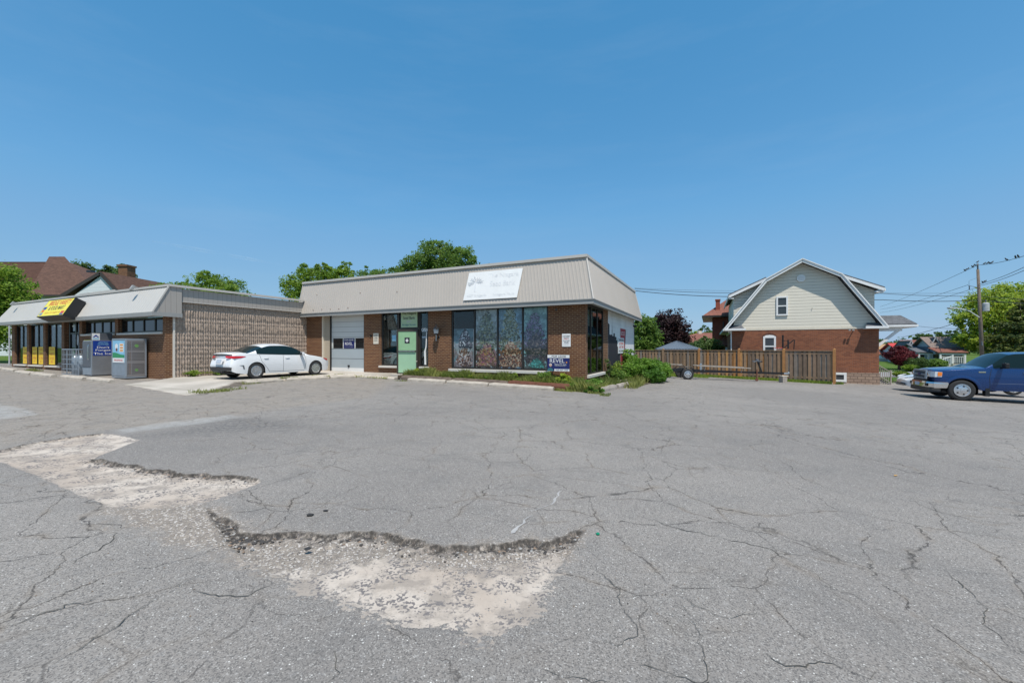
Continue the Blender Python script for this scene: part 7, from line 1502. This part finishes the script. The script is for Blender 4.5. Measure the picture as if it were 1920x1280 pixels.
wirep('second wire from the pole sloping down left behind the gambrel house', [mid+Vector((-1.0,0,.1)), P(1650,580,85)], .3); wirep('third wire sloping down left nearly parallel to the second', [mid+Vector((0,0,-.1)), P(1650,586,88)], .3)
wirep('upper level cable passing behind the gambrel house roof', [P(2050,566,46), low, P(1655,550,42), P(1370,549,41), P(1190,541,40)], .10, .022); wirep('lower level cable passing behind the gambrel house roof', [P(2050,572,46), low2, P(1655,562,42), P(1370,556,41), P(1190,545,40)], .12, .030)
wirep('faint thin cable above the two thick level cables', [P(1830,549,40), P(1655,549,44), P(1370,545,43), P(1190,540,42)], .05, .011); wirep('thin dropping service line from the big tree to the cottages', [P(1800,601,48), P(1755,616,58), P(1690,632,75)], .1, .03); wirep('thin service line under the street lamp toward the porch roof', [P(1795,616,50), P(1700,608,60)], .15, .02)
# birds: on the topmost right wire, the left part and the second wire
def bird_mesh():
    t = thing('bird', '', 'bird', (0,0,0), 0); m = MB(); m.tube([(-.15,0,-.02),(-.10,0,.02),(-.02,0,.06),(.05,0,.10),(.09,0,.14)], [.02,.06,.075,.06,.02], 8); m.tube([(.05,0,.12),(.09,0,.18),(.13,0,.20)], [.045,.05,.03], 8); m.build('body', W_['black'], t, smooth=True)
    MB().beam((-.12,0,-.01),(-.26,0,-.07), .06, .015).build('tail', W_['black'], t); MB().tube([(.12,0,.19),(.18,0,.185)], [.014,.004], 5).build('beak', W_['galv_dark'], t); MB().tube([(0,.02,.02),(0,.02,-.04)], .006, 4).tube([(0,-.02,.02),(0,-.02,-.04)], .006, 4).build('leg', W_['black'], t); return t
bird0 = bird_mesh(); bird0.scale = (.72, .72, .72); first = True
def onwire(A, px):
    for a, b in zip(A[:-1], A[1:]):
        fa, fb = 960+779*a.x/a.y, 960+779*b.x/b.y
        if min(fa, fb) <= px <= max(fa, fb): t = (px-fa)/(fb-fa); return a.lerp(b, t)
    return None
spec = [(0, (1846,1851.5,1855,1860,1887,1904,1909), 'bird on the top wire right of the pole'), (1, (1809,1812,1816,1823.5,1826,1829), 'bird on the top wire left of the pole'), (4, (1820,1824,1827), 'bird on the second wire just left of the pole'), (2, (1842,1845,1848), 'bird on the second wire just right of the pole')]
ordw = ('first','second','third','fourth','fifth','sixth','seventh'); rr = random.Random(3)
for wi, xs_, lab in spec:
    for k, px in enumerate(xs_):
        p = onwire(wires[wi], px)
        if p is None: continue
        b = bird0 if first else copy_tree(bird0); first = False; b.location = p+Vector((0, 0, .06)); b.rotation_euler = (0, 0, rr.uniform(-.5, .5)+(math.pi if rr.random() < .5 else 0)); b['label'] = 'small dark '+lab.replace('bird', 'bird, %s from the left,' % ordw[k]); b['group'] = 'birds perched on the wires'
b = copy_tree(bird0); b.location = top+Vector((0, 0, .25)); b['label'] = 'small dark bird perched on the very top of the pole'
# faint contrail high in the sky
cm_ = N('vapour'); nz = cm_.noise(.004, 4, cm_.obj(), .7); tr_ = cm_.n('BsdfTransparent'); df = cm_.n('BsdfDiffuse'); df.inputs[0].default_value = (.9, .92, .95, 1); ms = cm_.n('MixShader')
cm_.t.links.new(cm_.math('MULTIPLY', cm_.ss(nz, .3, .8), .10), ms.inputs[0]); cm_.t.links.new(tr_.outputs[0], ms.inputs[1]); cm_.t.links.new(df.outputs[0], ms.inputs[2]); cm_.t.links.new(ms.outputs[0], cm_.out.inputs[0])
a, b = P(285, 452, 3200), P(530, 497, 3900); o = MB().tube([Vector((0,0,0)), (b-a)*.3, (b-a)*.7, (b-a)], [6, 16, 14, 4], 10).build('vapour_trail', cm_.mat, loc=a); tag(o, 'faint thin white vapour trail low in the blue sky', 'vapour trail', kind='stuff')
